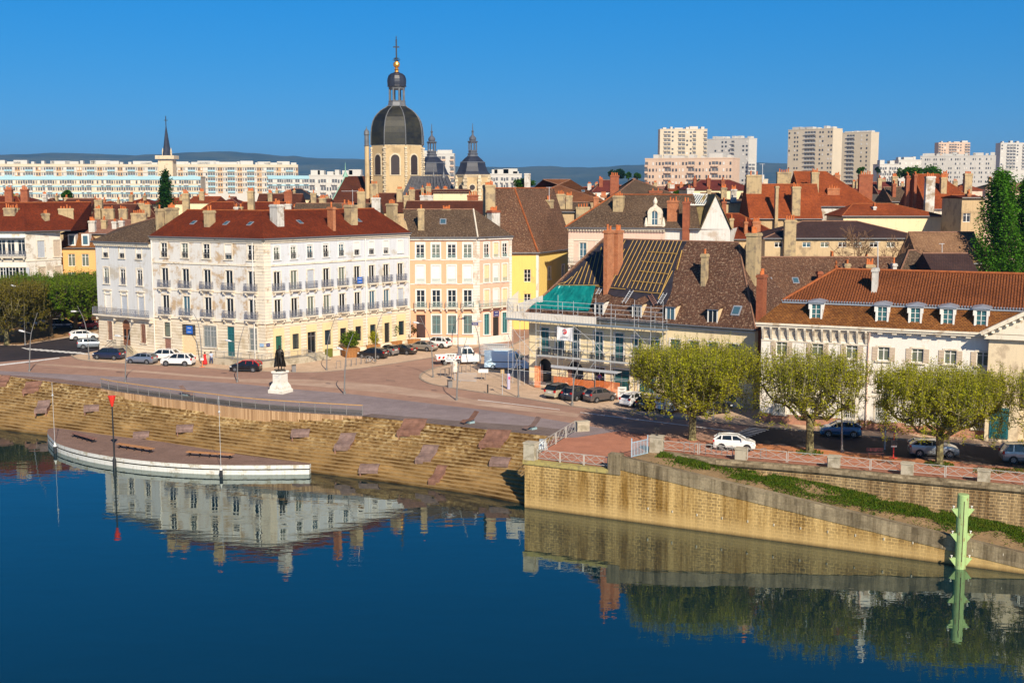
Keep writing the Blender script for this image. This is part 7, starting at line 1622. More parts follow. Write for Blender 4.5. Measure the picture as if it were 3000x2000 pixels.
for a in (('tree', 'round bright green tree left of the long white block, left one', 2642, 490, 520, 72, 430, LF_r, 1), ('tree', 'round bright green tree left of the long white block, right one', 2692, 484, 522, 92, 420, LF_r, 2), ('cedar', 'flat topped dark cedar in front of the pink apartment block', 2045, 512, 572, 92, 330, LF_d, 3, 4200, .35),
          ('tree', 'loose dull green tree left of the pink block', 1800, 489, 527, 54, 620, LF_d, 4), ('tree', 'narrow green trees beside the pink block, left', 1836, 497, 527, 18, 600, LF_r, 5, 900), ('tree', 'narrow green trees beside the pink block, right', 1862, 499, 527, 20, 600, LF_r, 6, 900),
          ('tree', 'small green tree in front of the cyan banded block', 213, 548, 590, 34, 330, LF_r, 7, 1600), ('tree', 'blossoming pale tree between brick stacks at the far left', 48, 556, 600, 26, 300, LF_y, 8, 1200), ('tree', 'dark green tree between the striped towers and the gable', 2508, 480, 512, 26, 460, LF_r, 9, 1000),
          ('tree', 'bushy green tree behind the beige chimney right of the church tower', 1535, 514, 555, 60, 300, LF_r, 10, 2000), ('tree', 'dark slim tree left of the low white stepped block', 2556, 479, 512, 14, 600, LF_d, 12, 700), ('tree', 'green shrub at the foot of the cedar', 1985, 556, 575, 40, 300, LF_r, 13, 900)): round_tree(*a)
def bare_tree(label, loc, h, seed):
    rg = random.Random(seed); t = thing('bare_tree', label, 'tree', loc, 0, 'bare garden trees'); br = MB()
    def grow(p, d, l_, r_, k):
        e = p+d*l_; m_ = p.lerp(e, .5)+Vector((rg.gauss(0, .06), rg.gauss(0, .06), 0))*l_; r_ = max(r_, .035); br.tube([p, m_, e], [r_, r_*.8, r_*.6], 5 if k < 3 else 3, cap=False)
        if k >= 6: return
        for _ in range(3 if k < 5 else 4):
            n_ = (d+Vector((rg.gauss(0, .55), rg.gauss(0, .55), rg.gauss(.12, .4)))).normalized(); grow(e if rg.random() < .7 else m_, n_, l_*rg.uniform(.62, .82), r_*.58, k+1)
    grow(Vector(loc), Vector((0, 0, 1)), h*.28, .3, 0); br.build('trunk', M_barkb, t)
bare_tree('wide bare tree in front of the long beige building', plan(2535, 168), 21.5, 5); bare_tree('bare tree at the right end of the long beige building', plan(2655, 172), 21, 6)
# planters with shrubs
M_plw = ground('planter_wood', (.46, .22, .08), (.36, .16, .06), .8, 4, speck=.25, joint=(.22, 30, .025, .4))
for i, (px_, py_, wpx, hpx, tp, nm) in enumerate(((1026, 1046, 50, 30, 965, 'nearest the bicycle stands'), (1088, 1028, 46, 18, 968, 'second along the yellow shopfront'), (1151, 1017, 48, 16, 934, 'third along the yellow shopfront'), (1207, 1010, 48, 18, 945, 'beside the brown door of the peach building'))):
    c = G(px_, py_)+Vector((0, .6, 0)); s_ = c.y/FPX; w_ = wpx*s_*.92; h = max(.95, hpx*s_*.9); t = thing('wooden_planter', 'square slatted timber planter '+nm, 'planter', c, 0, 'timber planters with young trees'); mb = MB(); rz = .4
    pts = [c+Matrix.Rotation(rz, 3, 'Z') @ Vector((x*w_/2*.9, y*w_/2*.9, 0)) for x, y in ((-1, -1), (1, -1), (1, 1), (-1, 1))]; p2 = [c+Matrix.Rotation(rz, 3, 'Z') @ Vector((x*w_/2, y*w_/2, h)) for x, y in ((-1, -1), (1, -1), (1, 1), (-1, 1))]
    mb.hexa(pts, p2); mb.build('box', M_plw, t)
    rg = random.Random(40+i); t2 = thing('young_tree', ('young broad leaved tree', 'loose yellow green shrub', 'young slender tree', 'dark reddish shrub')[i]+' growing in the planter '+nm, 'tree', c+Vector((0, 0, h))); hh = (py_-tp)*s_*.95; br = MB(); lv = MB(); cr = (1.55, 1.25, 1.0, 1.25)[i]
    for k in range(110):
        a = rg.uniform(0, 2*pi); z_ = h+(hh-h)*(.2+.8*rg.random()); r_ = cr*rg.random()**.5*(1 if i == 3 else sin(pi*min(1, max(.15, (z_-h)/(hh-h))))**.5); e = c+Vector((cos(a)*r_, sin(a)*r_, z_)); b_ = c+Vector((0, 0, h+(z_-h)*.4)); br.tube([b_, e], [.03, .01], 4, cap=False)
        for _ in range(26 if i != 1 else 16): leaves(lv, b_.lerp(e, .4+.65*rg.random()), 1, .14, .2, rg)
    br.tube([c+Vector((0, 0, h-.1)), c+Vector((0, 0, h+(hh-h)*.8))], [.06, .02], 5); br.build('trunk', M_barkd, t2); lv.build('crown', (LF_g, LF_y, leafmat('leaf_bright', (.05, .16, .01), (.08, .18, .02)), leafmat('leaf_red_green', (.09, .09, .02), (.14, .06, .02)))[i], t2)
# ---------------------------------------------------------------- vehicles
M_tyre = plain('tyre_rubber', (.015, .015, .016), .8, 0, .1); M_rim = plain('alloy_rim', (.42, .43, .45), .35, .7, .05); M_cgl = gloss('car_glass', (.010, .014, .016), .05, .7); M_plast = plain('black_plastic', (.02, .02, .022), .55, 0, .1)
M_tl = gloss('tail_light_red', (.45, .01, .01), .15); M_hl = gloss('headlight_glass', (.55, .58, .6), .1); M_plate = plain('number_plate', (.7, .7, .66), .5)
def paint(n, c, met=.3): 
    if n in MATS: return MATS[n]
    m = N(n); m.done(c, .3, None, met); m.b.inputs['Coat Weight'].default_value = .8; m.b.inputs['Coat Roughness'].default_value = .05; MATS[n] = m.m; return m.m
def wheel(t, x, y, r):
    s_ = 1 if y > 0 else -1; mb = MB(); n = 14
    def ring(r_, yy): return [Vector((x+r_*cos(2*pi*k/n), yy, r+r_*sin(2*pi*k/n))) for k in range(n)]
    seq = [(r*.55, y-s_*.1), (r*.96, y-s_*.1), (r, y-s_*.05), (r, y+s_*.05), (r*.96, y+s_*.1), (r*.66, y+s_*.1)]; V_ = []
    for a, b in seq: V_ += ring(a, b)
    mb.idx(V_, [(i*n+k, i*n+(k+1) % n, (i+1)*n+(k+1) % n, (i+1)*n+k)[::s_] for i in range(5) for k in range(n)]); w_ = mb.build('wheel', M_tyre, t)
    mb = MB(); mb.face(ring(r*.66, y+s_*.08)[::-s_]); hub = Vector((x, y+s_*.11, r))
    mb.build('rim', M_plast, w_); mb = MB()
    for k in range(5): a = 2*pi*k/5; mb.bar(hub, hub+Vector((cos(a)*r*.64, -s_*.02, sin(a)*r*.64)), .09, .05)
    o_ = ring(r*.66, y+s_*.095); i_ = ring(r*.58, y+s_*.095); mb.idx(o_+i_, [(k, (k+1) % n, n+(k+1) % n, n+k)[::-s_] for k in range(n)]); mb.build('spokes', M_rim, w_)
def car(label, loc, hd, kind, pm, L=4.1, W=1.78, H=1.46, roofm=None, group='cars parked round the square', plastic=False, cat='car'):
    t = thing('parked_car', label, cat, (0, 0, 0), 0, group); x = lambda f: L/2-f*L; hw = W/2
    P_ = dict(hatch=(.25, .43, .86, .985, .70), suv=(.25, .42, .86, .98, .64), mpv=(.17, .37, .90, .985, .62), sedan=(.27, .44, .72, .86, .69))[kind]
    bf, tf_, tr_, brr, bh = P_; zb = H*bh; gc = .2 if kind != 'suv' else .24
    prof = [(0, .50*H, .38), (.02, .56*H, .70), (.06, .60*H, .84), (.14, zb*.97, .95), (bf, zb+.02, .985), (.5, zb+.03, 1), (.8, zb+.05, .99), (brr-.02 if kind != 'sedan' else .86, zb+.06, .96), (.97, zb+(.05 if kind != 'sedan' else .0), .90), (.99, zb*.86, .86), (1.0, zb*.6, .80)]
    mb = MB(); V_ = []; sec = []
    for f, z_, wf in prof:
        h_ = hw*max(wf, .80 if f < .05 else wf); lo = gc+(.06 if f in (0, 1.0) else 0); xx = x(f)+(0.0)
        half = [(h_*.86, lo), (h_*.97, lo+.1), (h_, lo+(z_-lo)*.45), (h_*.985, lo+(z_-lo)*.75), (h_*.93, z_-.03), (h_*.80, z_)]
        V_ += [Vector((xx, y, z)) for y, z in half]+[Vector((xx, -y, z)) for y, z in reversed(half)]
    n = 12; m_ = len(prof)
    F_ = [(i*n+k, (i+1)*n+k, (i+1)*n+(k+1) % n, i*n+(k+1) % n) for i in range(m_-1) for k in range(n)]+[tuple(range(n)), tuple(reversed(range((m_-1)*n, m_*n)))]
    mb.idx(V_, F_); body = mb.build('body', pm, t, smooth=False)
    # greenhouse
    g0, g1 = hw*.90, hw*.72; zt = H-.05; gl = MB(); B4 = [Vector((x(bf), -g0*.92, zb)), Vector((x(bf), g0*.92, zb)), Vector((x(brr), g0*.9, zb+.03)), Vector((x(brr), -g0*.9, zb+.03))]; T4 = [Vector((x(tf_), -g1, zt)), Vector((x(tf_), g1, zt)), Vector((x(tr_), g1*.98, zt-.02)), Vector((x(tr_), -g1*.98, zt-.02))]
    md = [Vector((x(.6), s_*g0, zb+.02)) for s_ in (-1, 1)]; mt = [Vector((x(.62), s_*(g1+.03), H-.01)) for s_ in (-1, 1)]
    gl.face([B4[0], B4[1], T4[1], T4[0]][::-1]); gl.face([B4[2], B4[3], T4[3], T4[2]][::-1])
    gl.face([B4[1], md[1], mt[1], T4[1]][::-1]); gl.face([md[1], B4[2], T4[2], mt[1]][::-1]); gl.face([md[0], B4[0], T4[0], mt[0]][::-1]); gl.face([B4[3], md[0], mt[0], T4[3]][::-1]); gl.face([T4[0], T4[1], mt[1], T4[2], T4[3], mt[0]])
    gl.build('windows', M_cgl, t)
    rf = MB(); e = .045; up = Vector((0, 0, e)); xo = Vector((.06, 0, 0)); R4 = [T4[0]+xo*1.5, T4[1]+xo*1.5, mt[1], T4[2]-xo*2, T4[3]-xo*2, mt[0]]
    R5 = [p*1.0 for p in R4]; rf.idx([p-Vector((0, 0, .03)) for p in R4]+[Vector((p.x, p.y*.93, p.z+e)) for p in R4], [(0, 1, 7, 6), (1, 2, 8, 7), (2, 3, 9, 8), (3, 4, 10, 9), (4, 5, 11, 10), (5, 0, 6, 11), (6, 7, 8, 9, 10, 11)])
    for s_ in (0, 1):
        b_, t_ = B4[s_], T4[s_]; rf.bar(b_+Vector((.03, (s_*2-1)*.03, 0)), t_+Vector((.02, (s_*2-1)*.02, 0)), .08); rf.bar(B4[3-s_]+Vector((-.02, (s_*2-1)*.02, 0)), T4[3-s_]+Vector((0, (s_*2-1)*.02, 0)), .13 if kind != 'sedan' else .09)
        sg = s_*2-1; rf.bar(Vector((x(.55), sg*(g0+.01), zb)), Vector((x(.56), sg*(g1+.04), zt)), .07)
        if kind != 'sedan': fx = .80; rf.bar(Vector((x(fx), sg*(g0-.01), zb)), Vector((x(fx-.01), sg*(g1+.03), zt)), .10)
    rf.build('roof', roofm or pm, t)
    wr = .32 if kind not in ('suv',) else .36; ax = L*.305
    for sx in (ax, -ax+.02):
        for s_ in (-1, 1):
            mb = MB(); c = Vector((sx, s_*(hw+.004), wr)); n_ = 12; mb.face([c+Vector(((wr+.07)*cos(pi*2*k/n_), 0, (wr+.07)*sin(pi*2*k/n_))) for k in range(n_)][::-s_]); mb.build('wheel_arch', M_plast, t)
            wheel(t, sx, s_*(hw-.07), wr)
    for s_ in (-1, 1):
        mb = MB(); mb.box((L/2-.17, s_*hw*.68, H*.46), (.26, hw*.34, .15)); mb.build('headlight', M_hl, t)
        mb = MB(); mb.box((-L/2+.10, s_*hw*.76, zb*.90), (.22, hw*.26, .26 if kind in ('suv', 'mpv') else .2)); mb.build('tail_light', M_tl, t)
        mb = MB(); mb.box((x(bf)-.25, s_*(hw+.06), zb+.08), (.13, .2, .14)); mb.build('wing_mirror', pm if not plastic else M_plast, t)
    for s_, z_ in ((-1, .62*H if kind == 'hatch' else .55*H), (1, .32*H)): mb = MB(); mb.box((s_*(L/2+.005), 0, z_*.9), (.03, .5, .11)); mb.build('number_plate', M_plate, t)
    mb = MB()
    for s_ in (-1, 1): mb.box((0, s_*hw*.99, gc+.06), (L*.40, .06, .14 if kind != 'suv' else .2)); 
    mb.box((L/2-.04, 0, gc+.10), (.12, W*.62, .16)); mb.box((-L/2+.04, 0, gc+.08), (.12, W*.72, .16)); mb.build('trim', M_plast, t)
    t.location = loc; t.rotation_euler = (0, 0, hd); return t
D_ = radians
navy = paint('paint_dark_navy', (.018, .024, .06)); silver = paint('paint_silver_blue', (.26, .30, .37), .6); whitep = paint('paint_white', (.72, .72, .72), 0); blk = paint('paint_black', (.008, .008, .010)); greyp = paint('paint_grey', (.10, .095, .10), .5); sil2 = paint('paint_silver', (.36, .35, .34), .6); redp = paint('paint_red', (.28, .012, .02)); bluep = paint('paint_blue', (.02, .10, .25)); creamp = paint('paint_cream', (.52, .47, .34)); ltg = paint('paint_light_grey_blue', (.26, .30, .34), .5); redr = paint('paint_red_roof', (.50, .02, .02)); brn = paint('paint_brown_grey', (.16, .135, .13), .5)
CS = [
 ('dark blue people carrier parked first on the left in front of the narrow house', 320, 1051, 166, 'mpv', navy, 4.4, 1.8, 1.62, None),
 ('silver blue hatchback parked behind the dark blue people carrier', 416, 1064, 166, 'hatch', silver, 4.05, 1.73, 1.45, None),
 ('white estate parked closest to the white building wall', 478, 1055, 172, 'suv', whitep, 4.5, 1.85, 1.6, None),
 ('white compact off roader parked at the kerb beside the silver hatchback', 522, 1070, 172, 'suv', whitep, 4.4, 1.82, 1.68, None),
 ('black small car with red roof driving left in front of the ramp', 721, 1087, 174, 'hatch', blk, 3.98, 1.74, 1.5, redr),
 ('white hatchback parked at the side street behind the narrow house', 246, 994, 24, 'hatch', whitep, 4.3, 1.8, 1.45, None),
 ('grey blue older hatchback half hidden by the narrow house corner', 270, 1019, 18, 'hatch', ltg, 4.15, 1.73, 1.44, None),
 ('dark blue people carrier in the shade under the plane trees', 186, 961, 14, 'mpv', navy, 4.5, 1.8, 1.65, None),
 ('dark red car in the shade beside the narrow house', 258, 963, 196, 'hatch', redp, 4.1, 1.75, 1.5, None),
 ('red car half hidden behind a plane trunk', 214, 940, 14, 'hatch', redp, 4.1, 1.75, 1.55, None),
 ('pale blue grey car facing away under the plane trees', 128, 953, 60, 'hatch', ltg, 4.1, 1.75, 1.5, None),
 ('dark car parked deepest in shade left of the pale car', 90, 954, 14, 'sedan', blk, 4.4, 1.78, 1.42, None),
 ('black hatchback parked beside the bicycle stands', 1093, 1048, 158, 'hatch', blk, 4.2, 1.76, 1.48, None),
 ('tiny silver and black car between the black hatchback and the brown saloon', 1138, 1040, 146, 'hatch', sil2, 2.9, 1.6, 1.5, blk),
 ('dark brown grey older saloon parked in the row by the planters', 1178, 1036, 154, 'sedan', paint('paint_dark_brown', (.035, .028, .022)), 4.3, 1.7, 1.38, None),
 ('silver beige saloon parked second from the peach building', 1236, 1026, 152, 'sedan', paint('paint_champagne', (.34, .31, .27), .5), 4.7, 1.8, 1.42, None),
 ('white crossover parked last in the row beside the peach building', 1281, 1017, 152, 'suv', whitep, 4.35, 1.82, 1.62, None),
 ('cream crossover with black roof parked under the orange netting', 1641, 1162, 52, 'suv', creamp, 4.15, 1.78, 1.6, blk),
 ('dark grey hatchback between the cream crossover and the grey hatchback', 1692, 1168, 48, 'hatch', paint('paint_graphite', (.05, .055, .07), .5), 4.1, 1.75, 1.48, None),
 ('brown grey small hatchback parked right of the dark grey one', 1757, 1174, 36, 'hatch', brn, 3.75, 1.68, 1.5, None),
 ('white hatchback parked left in the row behind the first quay plane tree', 1862, 1186, 46, 'hatch', whitep, 4.0, 1.72, 1.46, None),
 ('black hatchback parked between two white vehicles behind the plane tree', 1912, 1196, 46, 'hatch', blk, 4.1, 1.75, 1.46, None),
 ('black off roader parked right of the plane trunk', 2085, 1210, 30, 'suv', blk, 4.4, 1.85, 1.7, None),
 ('white older hatchback parked behind the quay railing', 2151, 1316, -12, 'hatch', whitep, 3.8, 1.64, 1.42, None),
 ('blue hatchback driving left along the long white building', 2461, 1276, 171, 'hatch', bluep, 3.9, 1.66, 1.43, None),
 ('silver hatchback parked behind the third quay plane tree', 2733, 1333, -10, 'hatch', ltg, 4.25, 1.78, 1.46, None),
 ('pale silver people carrier cut by the right edge of the picture', 3006, 1353, -8, 'mpv', ltg, 4.3, 1.75, 1.68, None),
]
for c in CS: car(c[0], G(c[1], c[2]), D_(c[3]), c[4], c[5], c[6], c[7], c[8], c[9])
def van(label, loc, hd, pm, L, W, H, nose=.9, win=False):
    t = thing('panel_van', label, 'van', (0, 0, 0)); hw = W/2; mb = MB(); pr = [(-L/2, .35), (-L/2, H*.98), (-L/2+.1, H), (L/2-nose-1.1, H), (L/2-nose-.75, H*.97), (L/2-nose+.1, H*.58), (L/2-.12, H*.46), (L/2, H*.36), (L/2, .32)]
    n = len(pr); k_ = lambda z: 1 if z < H*.55 else 1-.10*(z-H*.55)/(H*.45); V_ = [Vector((x, -hw*k_(z), z)) for x, z in pr]+[Vector((x, hw*k_(z), z)) for x, z in pr]
    mb.idx(V_, [(i, i+n, (i+1) % n+n, (i+1) % n) for i in range(n)]+[tuple(range(n)), tuple(reversed(range(n, 2*n)))]); mb.build('body', pm, t)
    mb = MB(); a, b = Vector((L/2-nose-.70, 0, H*.93)), Vector((L/2-nose+.06, 0, H*.60)); o = Vector((.03, 0, .02)); mb.face([a+o+Vector((0, -hw*.8, 0)), b+o+Vector((0, -hw*.9, 0)), b+o+Vector((0, hw*.9, 0)), a+o+Vector((0, hw*.8, 0))]); mb.build('windscreen', M_cgl, t)
    for s_ in (-1, 1):
        mb = MB(); P_ = [(L/2-nose-.02, H*.58), (L/2-nose-.95, H*.58), (L/2-nose-.95, H*.86), (L/2-nose-.62, H*.86)]; mb.face([Vector((x, s_*(hw*k_(z)+.012), z)) for x, z in P_][::s_]); mb.build('side_window', M_cgl, t)
        mb = MB(); mb.box((-.1, s_*(hw+.01), H*.42), (L*.8, .03, .08)); mb.build('side_strip', M_plast, t); mb = MB(); mb.box((-L/2-.01, s_*hw*.86, H*.42), (.05, .14, .5)); mb.build('tail_light', M_tl, t)
        mb = MB(); mb.box((L/2-.1, s_*hw*.75, H*.36), (.2, .35, .22)); mb.build('headlight', M_hl, t); mb = MB(); mb.box((L/2-nose-.05, s_*(hw+.14), H*.6), (.14, .2, .32)); mb.build('wing_mirror', M_plast, t)
        for x in (L*.31, -L*.3): wheel(t, x, s_*(hw-.1), .35)
    if win:
        for s_ in (-1, 1): mb = MB(); mb.box((-L/2-.01, s_*hw*.42, H*.76), (.03, hw*.6, H*.2)); mb.build('rear_window', M_cgl, t)
    mb = MB(); mb.box((-L/2-.03, 0, .4), (.12, W*.95, .2)); mb.box((L/2, 0, .38), (.12, W*.9, .24)); mb.build('bumpers', M_plast, t); t.location = loc; t.rotation_euler = (0, 0, hd); return t
van('pale blue white high roofed van parked beside the scaffolded corner', G(1487, 1081), D_(-9), paint('paint_pale_blue', (.55, .74, .90), 0), 5.9, 2.05, 2.6)
van('small white van parked behind the trunk of the first quay plane tree', G(1976, 1205), D_(36), whitep, 4.2, 1.75, 1.85, .9, True)
# pick-up truck with red and white chevrons
t = thing('flatbed_truck', 'white crew cab flatbed truck with red and white chevron tailboard', 'truck', (0, 0, 0)); mb = MB(); hw = 1.0; L = 6.0
mb.box((-1.4, 0, .85), (3.3, 2.05, .12)); [mb.box((-1.4, s_*1.0, 1.08), (3.3, .06, .38)) for s_ in (-1, 1)]; mb.box((-3.05, 0, 1.08), (.06, 2.05, .38)); mb.build('flatbed', whitep, t)
mb = MB(); pr = [(.3, .4), (.3, 2.25), (.5, 2.35), (1.7, 2.35), (2.15, 1.5), (2.95, 1.25), (3.0, .4)]; n = len(pr); V_ = [Vector((x, s_*hw*(1 if z < 1.6 else .86), z)) for s_ in (-1, 1) for x, z in pr]; mb.idx(V_, [(i, i+n, (i+1) % n+n, (i+1) % n) for i in range(n)]+[tuple(range(n)), tuple(reversed(range(n, 2*n)))]); mb.build('cab', whitep, t)
for s_ in (-1, 1):
    for x0, x1 in ((.45, 1.1), (1.2, 1.95)): mb = MB(); mb.face([Vector((x0, s_*(hw+.01), 1.5)), Vector((x1, s_*(hw+.01), 1.5)), Vector((min(x1, 1.65), s_*(hw*.88+.02), 2.2)), Vector((x0, s_*(hw*.88+.02), 2.2))][::-s_]); mb.build('side_window', M_cgl, t)
    for x in (2.1, -1.9): wheel(t, x, s_*.88, .35)
    mb = MB(); mb.box((2.0, s_*1.18, 1.6), (.14, .2, .35)); mb.build('wing_mirror', M_plast, t); mb = MB(); mb.box((-3.09, s_*.85, .7), (.05, .2, .14)); mb.build('tail_light', M_tl, t)
for k in range(2): mb = MB(); mb.face([Vector((.29, -.7+k*.75, 1.5)), Vector((.29, -.05+k*.75, 1.5)), Vector((.29, -.05+k*.75, 2.1)), Vector((.29, -.7+k*.75, 2.1))][::-1]); mb.build('rear_window', M_cgl, t)
mb = MB(); [mb.mat(k % 2).hexa([Vector((-2.9+k*.28, -1.045, .92)), Vector((-2.62+k*.28, -1.045, .92)), Vector((-2.62+k*.28, -1.035, .92)), Vector((-2.9+k*.28, -1.035, .92))], [Vector((-2.8+k*.28, -1.045, 1.24)), Vector((-2.52+k*.28, -1.045, 1.24)), Vector((-2.52+k*.28, -1.035, 1.24)), Vector((-2.8+k*.28, -1.035, 1.24))]) for k in range(11)]; mb.build('chevrons', [M_tl, M_winf], t)
mb = MB(); [mb.box((x, 0, 2.42), (.5, 1.2, .1)) for x in (1.2,)]; mb.box((.15, 0, 1.6), (.05, 1.8, 1.5)); mb.build('rack', M_galv, t); t.location = G(1342, 1066); t.rotation_euler = (0, 0, D_(12))
# ---------------------------------------------------------------- railing deck over the steps
dk = [(296, 1137), (340, 1146), (480, 1166), (600, 1181), (719, 1196), (830, 1205), (940, 1212), (1062, 1219)]
dkt = smooth_line(px(dk), 5); bank = resample(TOP, 200)
dd = thing('viewing_deck', 'curved viewing deck with slatted timber wall and glazed railing above the river steps', 'deck', dkt[0])
mb = MB()
for a, b in zip(dkt, dkt[1:]):
    zl = lambda p: -1.55*min(1, max(.02, 1-abs((p.x-dkt[0].x)/(dkt[-1].x-dkt[0].x)-.5)*1.5))-.35
    a0, b0_ = Vector((a.x, a.y, zl(a))), Vector((b.x, b.y, zl(b)))
    n_ = max(1, int((b-a).length/.22)); d = (b-a).normalized(); nn = Vector((d.y, -d.x, 0))
    for k in range(n_): s0, s1 = k/n_, (k+.86)/n_; off = nn*(.02+.05*R()); mb.hexa([a0.lerp(b0_, s0)+off, a0.lerp(b0_, s1)+off, a0.lerp(b0_, s1)-nn*.1, a0.lerp(b0_, s0)-nn*.1], [a.lerp(b, s0)+off-Vector((0, 0, .02)), a.lerp(b, s1)+off-Vector((0, 0, .02)), a.lerp(b, s1)-nn*.1-Vector((0, 0, .02)), a.lerp(b, s0)-nn*.1-Vector((0, 0, .02))])
ms = N('weathered_slats'); g_ = ms.add('NewGeometry'); cc_ = ms.ramp(g_.outputs['Random Per Island'], 0, 1, (.20, .11, .055, 1), (.62, .43, .26, 1)); ms.done(ms.mix(.5, cc_, (.45, .28, .15)), .8); mb.build('timber_wall', ms.m, dd)
bs_ = [p for p in bank if dkt[0].x-1 < p.x < dkt[-1].x+1]; top_ = [Vector((p.x, p.y, .05)) for p in dkt]+[Vector((p.x, p.y+.4, .05)) for p in reversed(bs_)]
mb = MB(); mb.sheet(top_); 
for a, b in zip(dkt, dkt[1:]): mb.face([a+Vector((0, 0, -.12)), b+Vector((0, 0, -.12)), b+Vector((0, 0, .05)), a+Vector((0, 0, .05))])
mb.build('deck_boards', M_deck, dd)
rl_ = resample(dkt, 22); M_rg = gloss('railing_glass', (.07, .075, .07), .3)
mg = M_rg; mg.node_tree.nodes['Principled BSDF'].inputs['Alpha'].default_value = .6
for i, p in enumerate(rl_):
    mb = MB(); mb.bar(p+Vector((0, .12, .05)), p+Vector((0, .12, 1.12)), .06, .09); mb.build('post', M_metal, dd)
for a, b in zip(rl_, rl_[1:]):
    mb = MB(); mb.bar(a+Vector((0, .12, 1.15)), b+Vector((0, .12, 1.15)), .16, .07); mb.build('handrail', M_rail, dd)
    g = MB(); g.face([a+Vector((0, .12, .12)), b+Vector((0, .12, .12)), b+Vector((0, .12, .62)), a+Vector((0, .12, .62))]); g.build('mesh_panel', M_rg, dd); mb = MB()
    for z_ in (.64, .10): mb.bar(a+Vector((0, .12, z_)), b+Vector((0, .12, z_)), .03)
    mb.build('rail_wire', M_metal, dd)
# ---------------------------------------------------------------- pontoon
PZ = -3.35
ft = smooth_line([G(a, b, PZ) for a, b in ((141, 1256), (139, 1268), (150, 1282), (172, 1300), (240, 1321), (332, 1338), (440, 1351), (600, 1361), (760, 1362.5), (906, 1361))], 5)
bkk = [G(911, 1357, PZ), G(700, 1330, PZ), G(480, 1294, PZ), G(300, 1272, PZ), G(190, 1256, PZ), G(160, 1252, PZ)]
po = thing('pontoon', 'long curved river pontoon with timber deck and white concrete edge', 'pontoon', ft[20])
mb = MB(); mb.sheet([Vector((p.x, p.y, PZ)) for p in ft+bkk]); mb.build('deck', M_rdeck, po)
M_fas = plaster('pontoon_white', (.62, .62, .60), (.42, .38, .30), .4, .8, .4)
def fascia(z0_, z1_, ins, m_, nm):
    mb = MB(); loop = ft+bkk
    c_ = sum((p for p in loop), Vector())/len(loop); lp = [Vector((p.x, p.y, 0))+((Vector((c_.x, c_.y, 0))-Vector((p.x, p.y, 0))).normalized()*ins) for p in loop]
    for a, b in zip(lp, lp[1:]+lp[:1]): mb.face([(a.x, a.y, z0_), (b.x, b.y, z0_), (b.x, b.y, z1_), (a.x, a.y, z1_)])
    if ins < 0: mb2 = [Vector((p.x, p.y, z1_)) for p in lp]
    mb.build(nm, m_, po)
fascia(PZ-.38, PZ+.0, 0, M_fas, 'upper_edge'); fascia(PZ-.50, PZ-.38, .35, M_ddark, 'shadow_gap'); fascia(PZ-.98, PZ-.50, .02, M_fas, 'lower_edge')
def bench_long(label, a, b, mat):
    t = thing('long_bench', label, 'bench', a, 0, 'long benches on the pontoon'); d = (b-a).normalized(); n_ = Vector((-d.y, d.x, 0)); mb = MB()
    for k in range(4): mb.bar(a+n_*(k*.16)+Vector((0, 0, .45)), b+n_*(k*.16)+Vector((0, 0, .45)), .12, .05)
    mb.build('seat', mat, t); L_ = (b-a).length
    for k in range(5): p = a+d*(L_*(k+.3)/4.6); mb = MB(); mb.bar(p+Vector((0, 0, 0)), p+n_*.5+Vector((0, 0, .42)), .07); mb.bar(p+n_*.5, p+Vector((0, 0, .42)), .07); mb.build('leg', M_black, t)
M_bench = plain('bench_timber', (.42, .20, .08), .7, 0, .25, 2)
bench_long('long timber bench on the pontoon right of the red topped mark', G(341, 1312, PZ), G(443, 1328, PZ), M_bench); bench_long('long timber bench at the right end of the pontoon', G(545, 1336, PZ), G(680, 1345, PZ), M_bench)
bench_long('greyer timber bench at the left end of the pontoon', G(208, 1279, PZ), G(272, 1298, PZ), M_brwood)
for nm, px_, pb, pt in (('left mooring pole with white cone at the pontoon edge', 162, 1327, 1120), ('right mooring pole with white cone at the pontoon edge', 648, 1396, 1160)):
    b_ = G(px_, pb, WZ); t = thing('mooring_pole', nm, 'pole', b_, 0, 'thin mooring poles'); zt = zat(pt, b_.y); s_ = b_.y/FPX; zc_ = WZ+21*s_
    mb = MB(); mb.cyl(b_-Vector((0, 0, 2)), 5.3*s_, 2+21*s_, 10); mb.build('pile', M_black, t); mb = MB(); mb.lathe(b_, [(5*s_, 21*s_), (4*s_, 24*s_), (.04, 33*s_)], 10); mb.build('cone', M_winf, t); mb = MB(); mb.tube([b_+Vector((0, 0, 30*s_)), Vector((b_.x, b_.y, zt))], .022, 5); mb.lathe(Vector((b_.x, b_.y, zt*.5+.3)), [(.03, -.15), (.12, 0), (.03, .15)], 6); mb.build('mast', M_galv, t)
b_ = G(336, 1369, WZ); s_ = b_.y/FPX; zt = zat(1188, b_.y); t = thing('navigation_mark', 'black river mark with red inverted cone topmark beside the pontoon', 'navigation mark', b_)
mb = MB(); mb.cyl(b_-Vector((0, 0, 2)), 5.6*s_, 2+24*s_, 12); mb.lathe(b_, [(5.6*s_, 24*s_), (2.4*s_, 34*s_), (2.3*s_, zt-WZ)], 10); mb.build('pole', M_black, t)
mb = MB(); mb.lathe(Vector((b_.x, b_.y, zt-.1)), [(.08, 0), (11.5*s_, 32*s_), (11.0*s_, 33*s_)], 4, 0.2); mb.lathe(Vector((b_.x, b_.y, zt-.1)), [(.07, 0), (11.2*s_, 32*s_), (11*s_, 32.5*s_)], 14); mb.build('topmark', plain('signal_red', (.70, .03, .015), .5), t)
